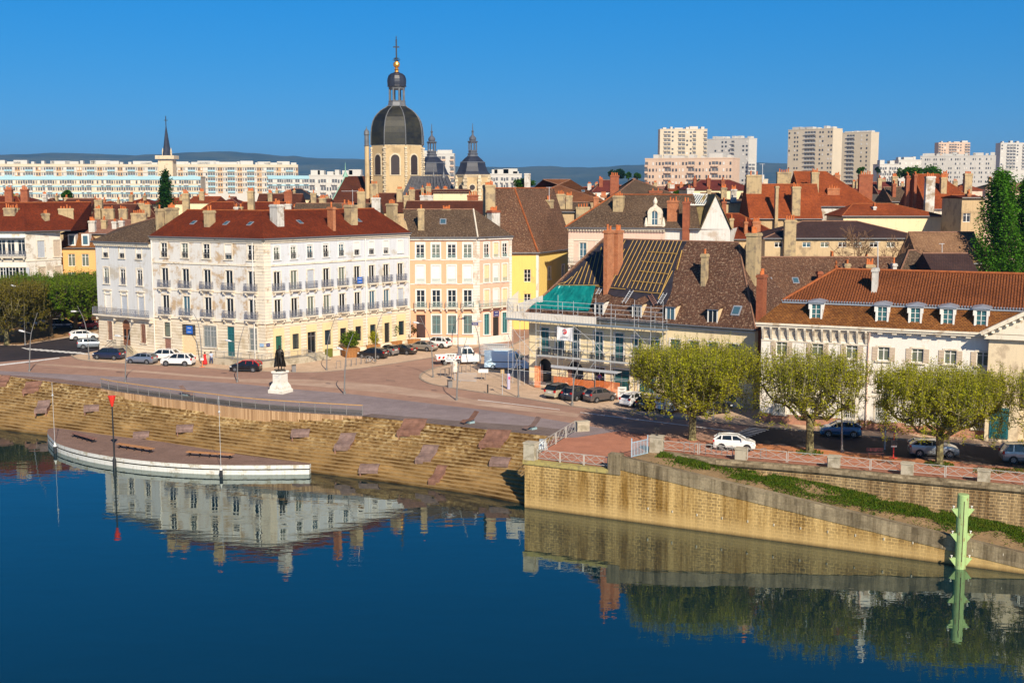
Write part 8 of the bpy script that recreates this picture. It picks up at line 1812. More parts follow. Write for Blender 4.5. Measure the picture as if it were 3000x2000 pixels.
# green dolphin pile
b_ = G(2812, 1663, WZ); s_ = b_.y/FPX; M_pg = plaster('pale_green_paint', (.33, .47, .20), (.26, .18, .08), .35, .8, .35, 31); zt = zat(1449, b_.y); r_ = .41
t = thing('mooring_dolphin', 'pale green steel mooring pile with pairs of triangular brackets', 'mooring pile', b_); mb = MB(); mb.lathe(Vector((b_.x, b_.y, WZ)), [(r_, -2), (r_, zt-WZ), (r_*.9, zt-WZ+.06)], 20); mb.build('pile', M_pg, t, smooth=False)
mb = MB(); mb.bar(b_+Vector((-.05, -r_-.01, .6)), b_+Vector((-.05, -r_-.01, zt-WZ-.4)), .05, .03); mb.build('rust_streak', M_barkd, t)
for z_ in (zat(1490, b_.y), zat(1563, b_.y), zat(1634, b_.y)):
    for s2 in (-1, 1):
        mb = MB(); o_ = Vector((b_.x+s2*r_*.9, b_.y, z_)); P_ = [o_+Vector((0, 0, .08)), o_+Vector((s2*.48, 0, .0)), o_+Vector((0, 0, -.62))]; mb.idx([p+Vector((0, y, 0)) for y in (-.12, .12) for p in P_], [(0, 1, 2), (5, 4, 3), (0, 3, 4, 1), (1, 4, 5, 2), (2, 5, 3, 0)]); mb.build('bracket', M_pg, t)
        mb = MB(); mb.tube([o_+Vector((s2*.3, 0, 0)), o_+Vector((s2*.3, 0, .18))], .035, 6); mb.cyl(o_+Vector((s2*.3, 0, .18)), .09, .05, 8); mb.build('bollard_pin', M_winf, t)
# ---------------------------------------------------------------- timber loungers on the steps
def stepz(p):   # height of the stepped bank at plan point p
    best = min(range(60), key=lambda i: (TOPs[i].xy-p.xy).length+(BOTs[i].xy-p.xy).length); T_, B_ = TOPs[best], BOTs[best]; d = Vector((B_.x-T_.x, B_.y-T_.y)); t_ = (p.xy-T_.xy).dot(d)/d.length_squared; return WZ*max(0, min(1, t_))
def onbank(px_, py_):
    lo, hi = WZ, 0.0     # bisect along the line of sight
    for _ in range(24):
        m_ = (lo+hi)/2
        if stepz(G(px_, py_, m_)) < m_: hi = m_
        else: lo = m_
    return G(px_, py_, (lo+hi)/2)
def lounger(label, px_, py_, w_, kind, mat):
    p = onbank(px_, py_); t = thing('timber_lounger', label, 'lounger', p, 0, 'timber loungers on the river steps'); i = min(range(60), key=lambda i: (TOPs[i].xy-p.xy).length); dn = (BOTs[i]-TOPs[i]); dn.z = 0; L_ = dn.length; dn.normalize(); sl = WZ/L_; al = Vector((-dn.y, dn.x, 0)); dn = (dn-al*(.32 if kind == 'wave' else .1)).normalized()
    if kind == 'wave': pf = [(-1.05, .42), (-.85, .42), (-.6, .24), (-.3, .10), (.1, .10), (.5, .22), (.72, .22), (.8, .12), (.82, -.25)]
    else: pf = [(-.55, .05), (-.35, .2), (0, .27), (.3, .2), (.5, .02), (.52, -.2)]
    mb = MB(); f_ = lambda s: p+dn*s+Vector((0, 0, sl*s)); 
    for (s0, h0), (s1, h1) in zip(pf, pf[1:]):
        m_ = max(1, int(hypot(s1-s0, h1-h0)/.15))
        for k in range(m_):
            a = k/m_; s_ = s0+(s1-s0)*a; h_ = h0+(h1-h0)*a; s2 = s0+(s1-s0)*(a+.8/m_); h2 = h0+(h1-h0)*(a+.8/m_); A1, A2 = f_(s_)+Vector((0, 0, h_+.12)), f_(s2)+Vector((0, 0, h2+.12))
            mb.hexa([A1-al*w_/2-Vector((0, 0, .05)), A2-al*w_/2-Vector((0, 0, .05)), A2+al*w_/2-Vector((0, 0, .05)), A1+al*w_/2-Vector((0, 0, .05))], [A1-al*w_/2, A2-al*w_/2, A2+al*w_/2, A1+al*w_/2])
    mb.build('slats', mat, t)
    for k in (-1, 1): mb = MB(); e_ = .8 if kind == 'wave' else .45; a = f_(-e_)+al*k*w_*.42; b = f_(e_)+al*k*w_*.42; mb.hexa([a-al*.05-Vector((0, 0, .5)), b-al*.05-Vector((0, 0, .5)), b+al*.05-Vector((0, 0, .5)), a+al*.05-Vector((0, 0, .5))], [a-al*.05+Vector((0, 0, .12)), b-al*.05+Vector((0, 0, .12)), b+al*.05+Vector((0, 0, .12)), a+al*.05+Vector((0, 0, .12))]); mb.build('side_frame', M_brwood, t)
M_l1 = plain('reddish_lounger_timber', (.18, .095, .07), .75, 0, .3, 2); M_l2 = plain('greyed_lounger_timber', (.185, .125, .11), .75, 0, .3, 2)
for a in (('wide reddish lounger near the top at the left edge of the steps', 94, 1140, 1.9, 'wave', M_l1), ('lounger cut by the left edge of the picture', 5, 1122, 1.6, 'wave', M_l1), ('narrow reddish lounger above the left end of the pontoon', 124, 1197, 1.4, 'wave', M_l2), ('low arched lounger left of the red topped mark', 268, 1197, 1.7, 'arch', M_l2),
          ('greyest arched lounger just above the pontoon deck', 414, 1276, 1.7, 'arch', M_l2), ('low arched lounger below the timber deck wall', 542, 1256, 1.8, 'arch', M_l2), ('low arched lounger above the right tip of the pontoon', 881, 1270, 1.9, 'arch', M_l2), ('widest reddish lounger near the top centre of the steps', 1206, 1259, 2.4, 'wave', M_l1),
          ('wide reddish lounger nearest the terrace fence', 1449, 1293, 2.4, 'wave', M_l1), ('reddish lounger midway down, right of the pontoon tip', 1010, 1301, 1.6, 'wave', M_l2), ('reddish lounger midway down between two wide ones', 1250, 1338, 1.6, 'wave', M_l2), ('arched lounger lowest on the steps', 1082, 1374, 1.9, 'arch', M_l2), ('arched lounger at the edge of the quay shadow', 1466, 1354, 1.9, 'arch', M_l2), ('smallest brightest lounger lowest by the water', 1281, 1399, 1.0, 'wave', M_l1)): lounger(*a)
def sunbed(label, px_, py_, mat, rz):
    c = G(px_, py_); t = thing('tilting_sunbed', label, 'sunbed', c, 0, 'swivelling sunbeds on the boardwalk'); M = Matrix.Rotation(rz, 3, 'Z'); q_ = lambda x, y, z: c+M @ Vector((x, y, z)); pf = [(-1.0, .25), (-.6, .45), (-.2, .38), (.2, .45), (.6, .8), (1.0, 1.2)]
    mb = MB()
    for (s0, h0), (s1, h1) in zip(pf, pf[1:]):
        for k in range(3): a, b = k/3, (k+.8)/3; P_ = [(s0+(s1-s0)*a, h0+(h1-h0)*a), (s0+(s1-s0)*b, h0+(h1-h0)*b)]; mb.hexa([q_(P_[0][0], -.35, P_[0][1]-.04), q_(P_[1][0], -.35, P_[1][1]-.04), q_(P_[1][0], .35, P_[1][1]-.04), q_(P_[0][0], .35, P_[0][1]-.04)], [q_(P_[0][0], -.35, P_[0][1]), q_(P_[1][0], -.35, P_[1][1]), q_(P_[1][0], .35, P_[1][1]), q_(P_[0][0], .35, P_[0][1])])
    mb.build('slats', mat, t); mb = MB(); mb.box(q_(.1, 0, .12), (.7, .6, .2), rz); mb.bar(q_(.3, 0, .2), q_(.5, 0, .65), .1); mb.build('base', plain('pale_blue_base', (.25, .36, .40), .5), t)
sunbed('brown slatted sunbed on the boardwalk, left one', 1376, 1240, M_l1, .75); sunbed('brown slatted sunbed near the terrace railing block', 1558, 1258, M_l2, .75); sunbed('sunbed seen through the deck railing below the statue', 548, 1160, M_l2, 2.6)
# ---------------------------------------------------------------- street lamps (curved rods with an arm)
def lamp(label, pts, arm=None, r=.085, fix=None, group='tilted rod street lamps', camera=False):
    base = G(*pts[0]); Y = base.y; t = thing('street_lamp', label, 'street lamp', base, 0, group); W_ = [base]+[P(a, b, Y) for a, b in pts[1:]]; W_[0] = base; c = smooth_line(W_, 4) if len(W_) > 2 else W_
    mb = MB(); mb.tube(c, [r*(1-.72*i/(len(c)-1)) for i in range(len(c))], 7); mb.cyl(base, r*1.7, .25, 8); mb.build('pole', M_lampm, t)
    if arm:
        a, b = P(*arm[0], Y), P(*arm[1], Y); mb = MB(); mb.tube([a, b], .035, 5); mb.build('arm', M_lampm, t); mb = MB(); d = (b-a).normalized(); mb.tube([b-d*.1, b+d*.2, b+d*.6, b+d*.7], [.06, .13, .12, .04], 8); mb.build('lamp_head', M_galv if fix is None else fix, t)
lamp('tilted lamp left of the zebra crossing, nearest the left edge', [(86, 1088), (88, 1020), (92, 974), (110, 915)], ((91, 976), (70, 971)))
lamp('tall straight lamp by the plane trees with arm to the left', [(74, 1010), (70, 900), (67, 841)], ((67, 842), (44, 838)), .1, group=None)
lamp('tilted lamp at the kerb corner before the narrow house', [(261, 1053), (256, 985), (245, 935), (226, 896)], ((236, 912), (222, 912)))
lamp('tilted lamp rising behind the start of the deck railing', [(367, 1120), (369, 1040), (376, 988), (392, 931)], ((378, 986), (352, 984)))
lamp('tilted lamp beside the two people and the orange sign', [(592, 1068), (588, 1000), (580, 945), (563, 912)])
lamp('tilted lamp left of the statue with a camera box', [(695, 1119), (697, 1040), (702, 1003), (719, 942)], ((702, 1004), (676, 999)))
lamp('tilted lamp in front of the wide shop doorway', [(957, 1084), (959, 1020), (965, 980), (986, 917)], ((980, 936), (990, 935)))
lamp('tilted lamp on the plaza right of the statue', [(1009, 1154), (1011, 1080), (1017, 1026), (1035, 977)], ((1017, 1028), (1002, 1023)), .1)
lamp('tilted lamp rising behind the black hatchback', [(1100, 1059), (1101, 985), (1108, 950), (1125, 906)], ((1120, 917), (1134, 916)))
lamp('tilted lamp on the tip of the island pavement', [(1269, 1105), (1265, 1030), (1257, 985), (1231, 927)], ((1240, 948), (1226, 946)))
lamp('tilted lamp in front of the peach building', [(1342, 1018), (1342, 950), (1348, 920), (1365, 884)], ((1358, 897), (1370, 895)))
lamp('tilted lamp at the road edge before the metal barrier', [(1338, 1172), (1341, 1100), (1347, 1057), (1368, 988)], ((1347, 1059), (1325, 1054)), .1)
lamp('tilted lamp between the truck and the blue van', [(1407, 1085), (1404, 1010), (1395, 962), (1373, 922)], ((1383, 943), (1397, 942)))
lamp('tilted lamp in front of the blue van nose', [(1519, 1164), (1517, 1095), (1510, 1040), (1487, 976)])
lamp('tilted lamp in front of the parked hatchbacks by the scaffold', [(1676, 1186), (1681, 1120), (1690, 1085), (1712, 1020)], None, .1)
lamp('straight lamp behind the first quay plane tree', [(2090, 1231), (2091, 1100), (2092, 1040)], None, .09, group=None)
lamp('straight lamp column in front of the blue hatchback', [(2467, 1324), (2466, 1200), (2467, 1086)], ((2467, 1088), (2480, 1085)), .1, group=None)
# ---------------------------------------------------------------- statue
def figure(pts, edges, rad, mat, name, parent, loc, sub=2):
    me = bpy.data.meshes.new(name); me.from_pydata([tuple(p) for p in pts], edges, []); o = bpy.data.objects.new(name, me); COL.objects.link(o)
    sk_ = o.modifiers.new('s', 'SKIN'); o.modifiers.new('u', 'SUBSURF').levels = sub
    for i, r in enumerate(rad): v = me.skin_vertices[0].data[i]; v.radius = (r, r) if not isinstance(r, tuple) else r; v.use_root = i == 0
    dg = bpy.context.evaluated_depsgraph_get(); m2 = bpy.data.meshes.new_from_object(o.evaluated_get(dg)); bpy.data.objects.remove(o); m2.name = name
    m2.materials.clear(); m2.materials.append(mat); q_ = bpy.data.objects.new(name, m2); COL.objects.link(q_); 
    for p in m2.polygons: p.use_smooth = True
    if parent: q_.parent = parent
    else: q_.location = loc
    return q_
def body_rig(k=1.0, lean=0, stride=.1, arms=((.28, .05, 1.15), (.3, .18, .95)), arms2=((-.28, .05, 1.15), (-.28, .1, .9))):
    """joints of a standing figure 1.75 m tall, facing -Y, scaled by k"""
    P_ = [(0, 0, .95), (0, .0, 1.15), (0, lean*.4, 1.38), (0, lean*.5, 1.50), (0, lean*.6-.01, 1.60), (0, lean*.6-.02, 1.70),
          (.10, 0, .90), (.12, -stride, .50), (.12, -stride*.6, .09), (.13, -stride*.6-.16, .04), (-.10, 0, .90), (-.12, stride*.7, .50), (-.12, stride*1.2, .09), (-.13, stride*1.2-.16, .04),
          (.19, lean*.4, 1.42), arms[0], arms[1], (-.19, lean*.4, 1.42), arms2[0], arms2[1]]
    E = [(0, 1), (1, 2), (2, 3), (3, 4), (4, 5), (0, 6), (6, 7), (7, 8), (8, 9), (0, 10), (10, 11), (11, 12), (12, 13), (2, 14), (14, 15), (15, 16), (2, 17), (17, 18), (18, 19)]
    Rd = [.15, .135, .17, .06, .095, .08, .10, .065, .045, .035, .10, .065, .045, .035, .065, .05, .04, .065, .05, .04]
    return [Vector(p)*k for p in P_], E, [r*k for r in Rd]
SB = G(822, 1149); M_brz = plain('dark_bronze', (.035, .028, .022), .4, .5, .3, 3); st_ = thing('statue', 'dark bronze statue of a cloaked man on a white stone pedestal', 'statue', SB)
mb = MB(); Rz = .35
def sq(mb, prof): mb.lathe(SB, [(r*1.2, z) for r, z in prof], 4, Rz)
M_ped = plaster('pedestal_white_stone', (.74, .71, .64), (.5, .46, .38), .35, .8, .25, 41); s_ = SB.y/FPX
sq(mb, [(1.22, 0), (1.22, .35), (1.10, .42)]); sq(mb, [(1.08, .38), (1.02, .75), (.84, 1.05), (.82, 1.15)]); sq(mb, [(.74, 1.1), (.72, 2.25)]); sq(mb, [(.78, 2.25), (.88, 2.36), (.88, 2.5), (.8, 2.58)]); mb.build('pedestal', M_ped, st_)
mb = MB(); nrm = Vector((-sin(Rz+pi/4-.0), 0, 0)); 
fdir = Vector((cos(Rz-3*pi/4+pi/4-.0), sin(Rz-3*pi/4+pi/4), 0))
for fd in (Vector((cos(Rz+pi/4+pi), sin(Rz+pi/4+pi), 0)),):
    tt = Vector((-fd.y, fd.x, 0)); c0 = SB+fd*(.73*1.2*cos(pi/4)+.01)
    for k in range(3): a = c0+Vector((0, 0, 2.05-k*.14)); L_ = (.34, .2, .3)[k]; mb.bar(a-tt*L_, a+tt*L_, .015, .04)
mb.build('inscription', M_galv, st_)
mb = MB(); mb.box(SB+Vector((0, 0, 2.64)), (1.15, 1.15, .14), Rz); mb.build('plinth', M_brz, st_)
P_, E_, R_ = body_rig(1.58, 0, .1, ((.33, -.08, 1.2), (.14, -.22, 1.12)), ((-.3, .0, 1.15), (-.26, -.1, .92))); off = Vector((0, 0, 2.70)); f_ = figure([Vector((p.x, p.y, p.z))+off for p in P_], E_, R_, M_brz, 'bronze_figure', st_, None); OFF[f_.name] = SB
mb = MB(); n = 18; rows_ = [(.2, 2.42), (.40, 2.28), (.50, 1.8), (.58, 1.2), (.66, .65), (.68, .3)]; V_ = []
for r, z in rows_:
    for k in range(n+1): a = radians(20)+radians(200)*k/n*1.0; w_ = 1+.08*sin(k*2.2+z*3); V_.append(SB+off*1.0+Vector((cos(a)*r*w_, sin(a)*r*.75*w_, z)))
for r, z in rows_:
    for k in range(n+1): a = radians(20)+radians(200)*k/n; w_ = 1+.08*sin(k*2.2+z*3); r2 = r-.05; V_.append(SB+off+Vector((cos(a)*r2*w_, sin(a)*r2*.75*w_, z)))
h_ = len(rows_)*(n+1); mb.idx(V_, [(j*(n+1)+k, (j+1)*(n+1)+k, (j+1)*(n+1)+k+1, j*(n+1)+k+1) for j in range(len(rows_)-1) for k in range(n)]+[(h_+j*(n+1)+k, h_+j*(n+1)+k+1, h_+(j+1)*(n+1)+k+1, h_+(j+1)*(n+1)+k) for j in range(len(rows_)-1) for k in range(n)]); mb.build('cloak', M_brz, f_)
mb = MB(); mb.lathe(SB+off+Vector((0, -.02, 2.72)), [(.15, -.02), (.155, .05), (.11, .13), (.02, .16)], 10); mb.tube([SB+off+Vector((.5, .1, .1)), SB+off+Vector((.32, 0, 1.2))], .03, 5); mb.build('hair', M_brz, f_)
# ---------------------------------------------------------------- two people by the ramp
M_skin = plain('skin', (.45, .26, .17), .6, 0, .05); M_hair = plain('dark_hair', (.03, .02, .015), .7)
def person(label, loc, hd, top, bottom, dress=False, **k):
    t = thing('person', label, 'person', (0, 0, 0)); P_, E_, R_ = body_rig(.97, **k); b_ = figure(P_, E_, R_, M_skin, 'body', t, None); z = .97
    mb = MB()
    if dress: mb.lathe((0, 0, 0), [(.33, .12), (.27, .5), (.20, .9), (.165, 1.12), (.20, 1.3), (.19, 1.42), (.07, 1.47)], 14); mb.build('dress', bottom, b_)
    else:
        mb.lathe((0, 0, 0), [(.19, .86), (.185, 1.0), (.19, 1.2), (.215, 1.36), (.17, 1.44), (.07, 1.47)], 14); mb.build('shirt', top, b_)
        for a, c in ((6, 8), (10, 12)):
            q1, q2, q3 = P_[a], P_[a+1], P_[c]; m2 = MB(); m2.tube([q1+Vector((0, 0, .06)), q2, q3], [.125, .10, .08], 10); m2.build('trouser_leg', bottom, b_)
    for a in (14, 17): m2 = MB(); m2.tube([P_[a], P_[a].lerp(P_[a+1], .75)], [.085, .07], 8); m2.build('sleeve', top, b_)
    h = P_[5]; m2 = MB(); m2.lathe(h+Vector((0, .02, -.06)), [(.105, -.06), (.125, .02), (.11, .1), (.05, .155), (.01, .16)], 12); m2.build('hair', M_hair, b_)
    m2 = MB(); fz = h+Vector((0, -.105, -.04)); m2.tube([fz+Vector((0, .01, .03)), fz+Vector((0, -.02, -.01))], .014, 5); m2.build('nose', M_skin, b_)
    for s_ in (-1, 1):
        m2 = MB(); m2.lathe(h+Vector((s_*.035, -.092, -.01)), [(.004, -.008), (.012, 0), (.004, .008)], 6); m2.build('eye', M_hair, b_)
        hp_ = P_[16 if s_ > 0 else 19]; pr_ = P_[15 if s_ > 0 else 18]; d = (hp_-pr_).normalized(); sd = d.cross(Vector((0, 1, 0))).normalized(); m2 = MB(); m2.tube([hp_-d*.01, hp_+d*.06], [.032, .038], 7)
        for f in range(4): b0 = hp_+d*.05+sd*(f-1.5)*.02; m2.tube([b0, b0+d*(.05+.012*(1.5-abs(f-1.5))), b0+d*(.075+.01*(1.5-abs(f-1.5)))+Vector((0, -.02, 0))], [.010, .009, .007], 5)
        m2.tube([hp_+d*.01+sd*.035, hp_+d*.045+sd*.06, hp_+d*.07+sd*.055], [.011, .010, .008], 5); m2.build('hand', M_skin, b_)
    t.location = loc; t.rotation_euler = (0, 0, hd); return t
person('standing person with dark hair in a long red dress beside the orange road sign', G(601, 1068), radians(70), plain('red_cloth', (.50, .03, .03), .8), plain('red_cloth', (.50, .03, .03), .8), dress=True)
person('standing person in a pale blue shirt and dark trousers at the ramp', G(619, 1066), radians(40), plain('pale_blue_shirt', (.42, .50, .68), .8), plain('dark_trousers', (.03, .04, .10), .8), arms=((.27, -.12, 1.2), (.22, -.34, 1.12)), arms2=((-.27, -.1, 1.2), (-.2, -.32, 1.1)))
# ---------------------------------------------------------------- small street furniture
def stands(label, pts, group):
    for i, (a, b) in enumerate(pts):
        c = G(a, b); t = thing('bicycle_stand', f'{label}, {ordn[i]} from the left', 'bicycle stand', c, 0, group); mb = MB(); x = Vector((.28, .16, 0)); mb.tube([c-x, c-x+Vector((0, 0, .85)), c-x*.8+Vector((0, 0, .95)), c+x*.8+Vector((0, 0, .95)), c+x+Vector((0, 0, .85)), c+x], .035, 6); mb.build('hoop', M_metal, t)
stands('grey hoop bicycle stand by the bicycle', [(992, 1078), (1022, 1073), (1037, 1070), (1051, 1067), (1066, 1065), (1080, 1062)], 'bicycle stands by the planters')
stands('grey hoop bicycle stand before the truck', [(1298, 1103), (1310, 1100), (1322, 1098), (1334, 1096), (1347, 1094), (1359, 1092), (1372, 1089), (1385, 1087)], 'bicycle stands before the truck')
stands('black bent bicycle rack on the pink walk', [(2012, 1324), (2043, 1327), (2075, 1331), (2106, 1334), (2138, 1338), (2236, 1344)], 'bent racks on the riverside walk')
def bicycle(label, c, rz):
    t = thing('bicycle', label, 'bicycle', (0, 0, 0))
    for x in (-.52, .52):
        m2 = MB(); n = 18; m2.tube([Vector((x+.33*cos(2*pi*k/n), 0, .34+.33*sin(2*pi*k/n))) for k in range(n+1)], .02, 5); m2.build('wheel', M_tyre, t)
    m2 = MB(); J = dict(r=(-.52, 0, .34), b=(-.05, 0, .32), s=(-.18, 0, .85), h=(.36, 0, .85), f=(.52, 0, .34), hb=(.33, 0, 1.0))
    for a, b in ('rb', 'rs', 'bs', 'sh', 'bh', 'hf'): m2.bar(Vector(J[a]), Vector(J[b]), .035)
    m2.build('frame', M_galv, t); m2 = MB(); m2.box((-.2, 0, .95), (.26, .13, .06)); m2.build('saddle', M_black, t); m2 = MB(); m2.bar(Vector(J['h']), Vector(J['hb']), .03); m2.bar(Vector((.3, -.25, 1.02)), Vector((.3, .25, 1.02)), .03); m2.build('handlebar', M_black, t); t.location = c; t.rotation_euler = (0, 0, rz)
bicycle('grey city bicycle locked at the last stand beside the black hatchback', G(1085, 1064), -.3)
def simple(name, label, cat, c, parts, group=None):
    t = thing(name, label, cat, c, 0, group)
    for nm, mat, fn in parts: mb = MB(); fn(mb, Vector(c)); mb.build(nm, mat, t)
    return t
z3 = lambda z: Vector((0, 0, z))
simple('litter_bin', 'grey box litter bin on the pavement right of the statue', 'bin', G(861, 1089), [('body', M_metal, lambda m, c: m.box(c+z3(.42), (.5, .5, .84), .3)), ('lid', M_black, lambda m, c: m.box(c+z3(.88), (.56, .56, .08), .3))])
simple('litter_bin', 'grey box litter bin at the tip of the island pavement', 'bin', G(1318, 1135), [('body', M_metal, lambda m, c: m.box(c+z3(.42), (.52, .5, .84), .3)), ('lid', M_black, lambda m, c: m.box(c+z3(.88), (.56, .56, .08), .3))])
simple('bollard', 'short dark bollard near the road edge of the island', 'bollard', G(1429, 1152), [('post', M_black, lambda m, c: m.cyl(c, .08, 1.05, 8))])
simple('direction_sign', 'white arrow direction signs on a post before the truck', 'sign', G(1322, 1110), [('post', M_galv, lambda m, c: m.cyl(c, .04, 3.3, 6)), ('upper_arrow', M_winf, lambda m, c: m.prism([(c.x-.7, c.y-.06), (c.x+.65, c.y-.06), (c.x+.65, c.y), (c.x-.7, c.y)], 2.75, 3.25)), ('lower_arrow', M_winf, lambda m, c: m.prism([(c.x-.7, c.y-.06), (c.x+.65, c.y-.06), (c.x+.65, c.y), (c.x-.7, c.y)], 2.2, 2.65)), ('lettering', M_black, lambda m, c: [m.box((c.x-.35+k*.32, c.y-.07, z), (.24, .01, .09)) for z in (3.07, 2.92, 2.45) for k in range(3)])])
simple('mirror_column', 'pale perforated drum on a post beside the direction signs', 'sign', G(1322, 1112)+Vector((.5, -.6, 0)), [('post', M_galv, lambda m, c: m.cyl(c, .05, 1.2, 6)), ('drum', M_white_p, lambda m, c: m.lathe(c, [(.3, 1.1), (.32, 1.4), (.28, 1.7), (.33, 2.1), (.3, 2.35)], 10))])
simple('metal_barrier', 'grey steel crowd barrier on the island pavement', 'barrier', G(1370, 1118), [('frame', M_galv, lambda m, c: [m.tube([c+Vector((-1.1, .2, .1)), c+Vector((-1.1, .2, 1.05)), c+Vector((1.1, -.1, 1.05)), c+Vector((1.1, -.1, .1)), c+Vector((-1.1, .2, .15))], .025, 5)]+[m.bar(c+Vector((-1.1+2.2*k/17, .2-.3*k/17, .12)), c+Vector((-1.1+2.2*k/17, .2-.3*k/17, 1.03)), .02) for k in range(1, 17)]), ('feet', M_galv, lambda m, c: [m.bar(c+Vector((x, -.3, .03)), c+Vector((x, .35, .03)), .04) for x in (-.9, .9)])])
simple('information_desk', 'tilted white double information board on two legs', 'information board', G(1416, 1113), [('board', M_winf, lambda m, c: m.hexa([c+Vector((-.62, -.3, .95)), c+Vector((.62, -.3, .95)), c+Vector((.62, .25, 1.3)), c+Vector((-.62, .25, 1.3))], [c+Vector((-.62, -.32, 1.0)), c+Vector((.62, -.32, 1.0)), c+Vector((.62, .23, 1.35)), c+Vector((-.62, .23, 1.35))])), ('leg', M_metal, lambda m, c: m.bar(c+Vector((-.2, 0, 0)), c+Vector((-.2, 0, 1.1)), .07)), ('leg', M_metal, lambda m, c: m.bar(c+Vector((.25, 0, 0)), c+Vector((.25, 0, 1.1)), .07))])
simple('street_column', 'pale lilac totem column with a pink disc before the blue van', 'totem', G(1490, 1139), [('body', plain('lilac_paint', (.45, .43, .58), .5), lambda m, c: m.lathe(c, [(.2, 0), (.2, 1.75), (.15, 1.85)], 10)), ('disc', plain('pink_disc', (.7, .06, .2), .5), lambda m, c: m.box(c+Vector((.08, -.2, 1.35)), (.2, .04, .3)))])
simple('sign_post', 'thin post with a brown square sign back, left of the totem column', 'sign', G(1472, 1157), [('post', M_galv, lambda m, c: m.cyl(c, .035, 2.9, 6)), ('panel', plain('sign_back', (.40, .28, .14), .6), lambda m, c: m.box(c+z3(2.75), (.45, .03, .5), .3))])
simple('site_notice', 'white site notice board on legs beside the orange netting', 'sign', G(1822, 1172), [('board', M_winf, lambda m, c: m.box(c+z3(.95), (.98, .04, 1.15))), ('lettering', M_black, lambda m, c: [m.box(c+Vector((0, -.025, z)), (w_, .01, .06)) for z, w_ in ((1.32, .7), (1.2, .4), (.98, .75), (.86, .5), (.74, .6))]), ('feet', M_galv, lambda m, c: [m.bar(c+Vector((x, 0, 0)), c+Vector((x, 0, 1.5)), .05) for x in (-.42, .42)])])
simple('site_notice', 'small white site notice behind the cream crossover', 'sign', G(1676, 1140), [('board', M_winf, lambda m, c: m.box(c+z3(.95), (.6, .04, .8))), ('lettering', M_black, lambda m, c: [m.box(c+Vector((0, -.025, z)), (.4, .01, .06)) for z in (1.2, 1.0, .8)]), ('feet', M_galv, lambda m, c: [m.bar(c+Vector((x, 0, 0)), c+Vector((x, 0, 1.3)), .05) for x in (-.25, .25)])])
simple('no_parking_sign', 'round blue and red no parking sign before the orange netting', 'sign', G(1756, 1152), [('post', M_galv, lambda m, c: m.cyl(c, .03, 2.2, 6)), ('red_disc', plain('sign_red', (.6, .02, .03), .5), lambda m, c: m.face([c+Vector((.26*cos(k*pi/8), -.05, 2.0+.26*sin(k*pi/8))) for k in range(16)])), ('blue_disc', M_blue, lambda m, c: m.face([c+Vector((.19*cos(k*pi/8), -.06, 2.0+.19*sin(k*pi/8))) for k in range(16)])), ('red_bar', plain('sign_red', (.6, .02, .03), .5), lambda m, c: m.bar(c+Vector((-.15, -.07, 2.15)), c+Vector((.15, -.07, 1.85)), .06))])
simple('wheeled_bin', 'grey wheeled refuse bin beside the arched doorway', 'bin', G(1608, 1144), [('body', M_metal, lambda m, c: m.hexa([c+Vector((x*.3, y*.3, .05)) for x, y in ((-1, -1), (1, -1), (1, 1), (-1, 1))], [c+Vector((x*.38, y*.36, .98)) for x, y in ((-1, -1), (1, -1), (1, 1), (-1, 1))])), ('lid', M_black, lambda m, c: m.box(c+z3(1.03), (.8, .78, .1)))])
simple('gas_column', 'white ribbed drum standing at the scaffold behind the cream crossover', 'drum', G(1660, 1140), [('drum', M_winf, lambda m, c: m.lathe(c, [(.24, 0), (.26, .1)]+[(.25+.02*(k % 2), .15+k*.16) for k in range(8)]+[(.2, 1.45)], 12))])
simple('road_works_sign', 'orange and white road works sign on a stand by the lamp', 'sign', G(593, 1076), [('stand', M_onet, lambda m, c: [m.bar(c, c+z3(.9), .07), m.box(c+z3(.03), (.6, .5, .06))]), ('panel', M_winf, lambda m, c: m.box(c+Vector((0, -.04, 1.12)), (.42, .03, .3)))])
simple('park_bench', 'dark red slatted bench beside the red sign post', 'bench', G(2565, 1342), [('seat', plain('maroon_paint', (.11, .02, .025), .5), lambda m, c: [m.bar(c+Vector((-.75, y, .45)), c+Vector((.75, y-.05, .45)), .1, .04) for y in (-.1, .04, .18)]), ('backrest', plain('maroon_paint', (.11, .02, .025), .5), lambda m, c: [m.bar(c+Vector((-.75, .28, z)), c+Vector((.75, .23, z)), .04, .12) for z in (.65, .82)])]+[('leg', M_black, lambda m, c, x=x: m.bar(c+Vector((x, .05, 0)), c+Vector((x, .1, .8)), .05)) for x in (-.65, .65)])
simple('red_sign_post', 'red post on a cross foot carrying black and white plates', 'sign', G(2617, 1342), [('post', plain('signal_red_post', (.6, .03, .02), .5), lambda m, c: [m.cyl(c, .05, 2.3, 6), m.bar(c+Vector((-.35, 0, .03)), c+Vector((.35, 0, .03)), .07), m.bar(c+Vector((0, -.35, .03)), c+Vector((0, .35, .03)), .07)]), ('plate', M_black, lambda m, c: m.box(c+Vector((0, -.06, 1.45)), (.55, .03, .45))), ('notice', M_winf, lambda m, c: m.box(c+Vector((0, -.06, 1.1)), (.5, .03, .14)))])
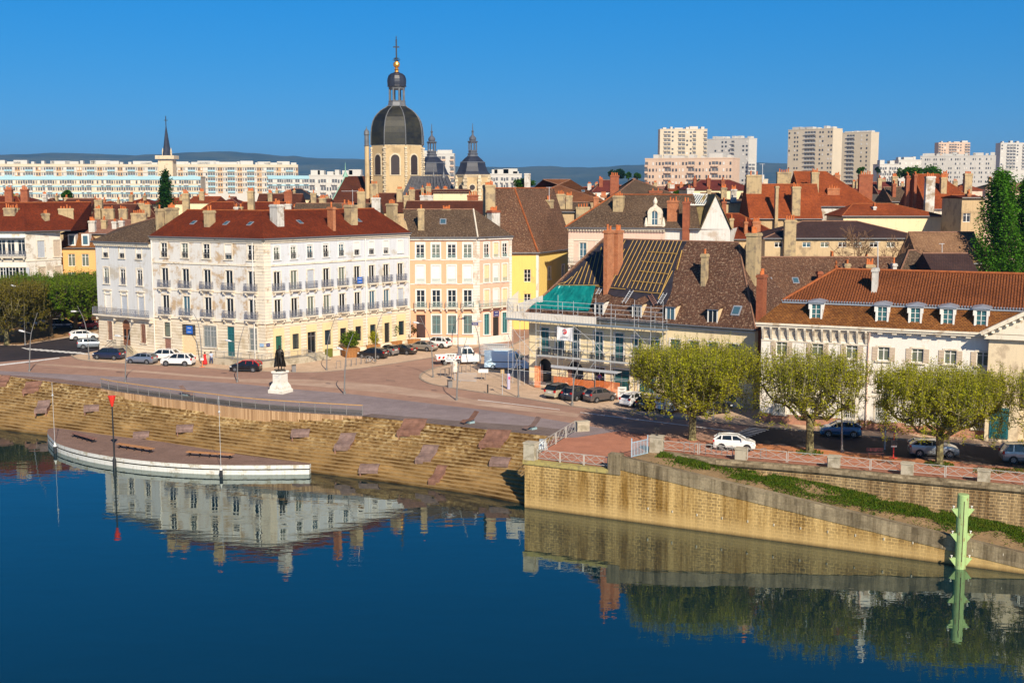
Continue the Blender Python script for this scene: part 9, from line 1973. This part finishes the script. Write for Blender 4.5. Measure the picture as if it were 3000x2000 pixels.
simple('notice_column', 'slim grey post with blue cap and stickers behind the bench', 'sign', G(2592, 1316), [('post', M_galv, lambda m, c: m.lathe(c, [(.07, 0), (.07, 2.1)], 8)), ('cap', M_navy, lambda m, c: m.box(c+z3(2.0), (.22, .1, .35)))])
simple('wall_cabinet', 'olive green cabinet on the pavement against the yellow shopfront', 'cabinet', FR.q(UR[3]-.1, .35, 0), [('body', plain('olive_paint', (.13, .14, .02), .6), lambda m, c: m.box(c+z3(.62), (1.1, .4, 1.15), math.atan2(FR.d.y, FR.d.x)))])
simple('open_boat_cover', 'pale blue grey plastic sheet bundle by the terrace corner railing', 'sheet', G(1590, 1312), [('sheet', plain('pale_blue_sheet', (.45, .52, .56), .5), lambda m, c: m.hexa([c+Vector((x*.45, y*.5, 0)) for x, y in ((-1, -1), (1, -1), (1, 1), (-1, 1))], [c+Vector((x*.3, y*.4+.1, .75)) for x, y in ((-1, -1), (1, -1), (1, 1), (-1, 1))]))])
def pallets(c):
    t = thing('stacked_fencing', 'stack of grey steel site fencing behind the blue van', 'fencing', c); 
    for k in range(7): mb = MB(); o = c+Vector((-.2*k+.6, .12*k, .25)); [mb.bar(o+Vector((x, -x*.1, 0)), o+Vector((x, -x*.1, 1.6)), .04) for x in [i*.28-1.5 for i in range(12)]]; [mb.bar(o+Vector((-1.5, .15, z)), o+Vector((1.58, -.15, z)), .05) for z in (0, .5, 1.0, 1.6)]; mb.build('panel', M_galv, t)
pallets(G(1450, 1046)); pallets_ = None
# ---------------------------------------------------------------- haze
mh = bpy.data.materials.new('haze_air'); mh.use_nodes = True; n_ = mh.node_tree; n_.nodes.remove(n_.nodes['Principled BSDF']); pv = n_.nodes.new('ShaderNodeVolumePrincipled')
pv.inputs['Color'].default_value = (.30, .62, 1, 1); pv.inputs['Density'].default_value = 9e-5; pv.inputs['Anisotropy'].default_value = .2; n_.links.new(pv.outputs[0], n_.nodes['Material Output'].inputs['Volume'])
mb = MB(); mb.box((0, 4650, 140), (24800, 17500, 310)); o_ = mb.build('haze', mh); o_['kind'] = 'stuff'
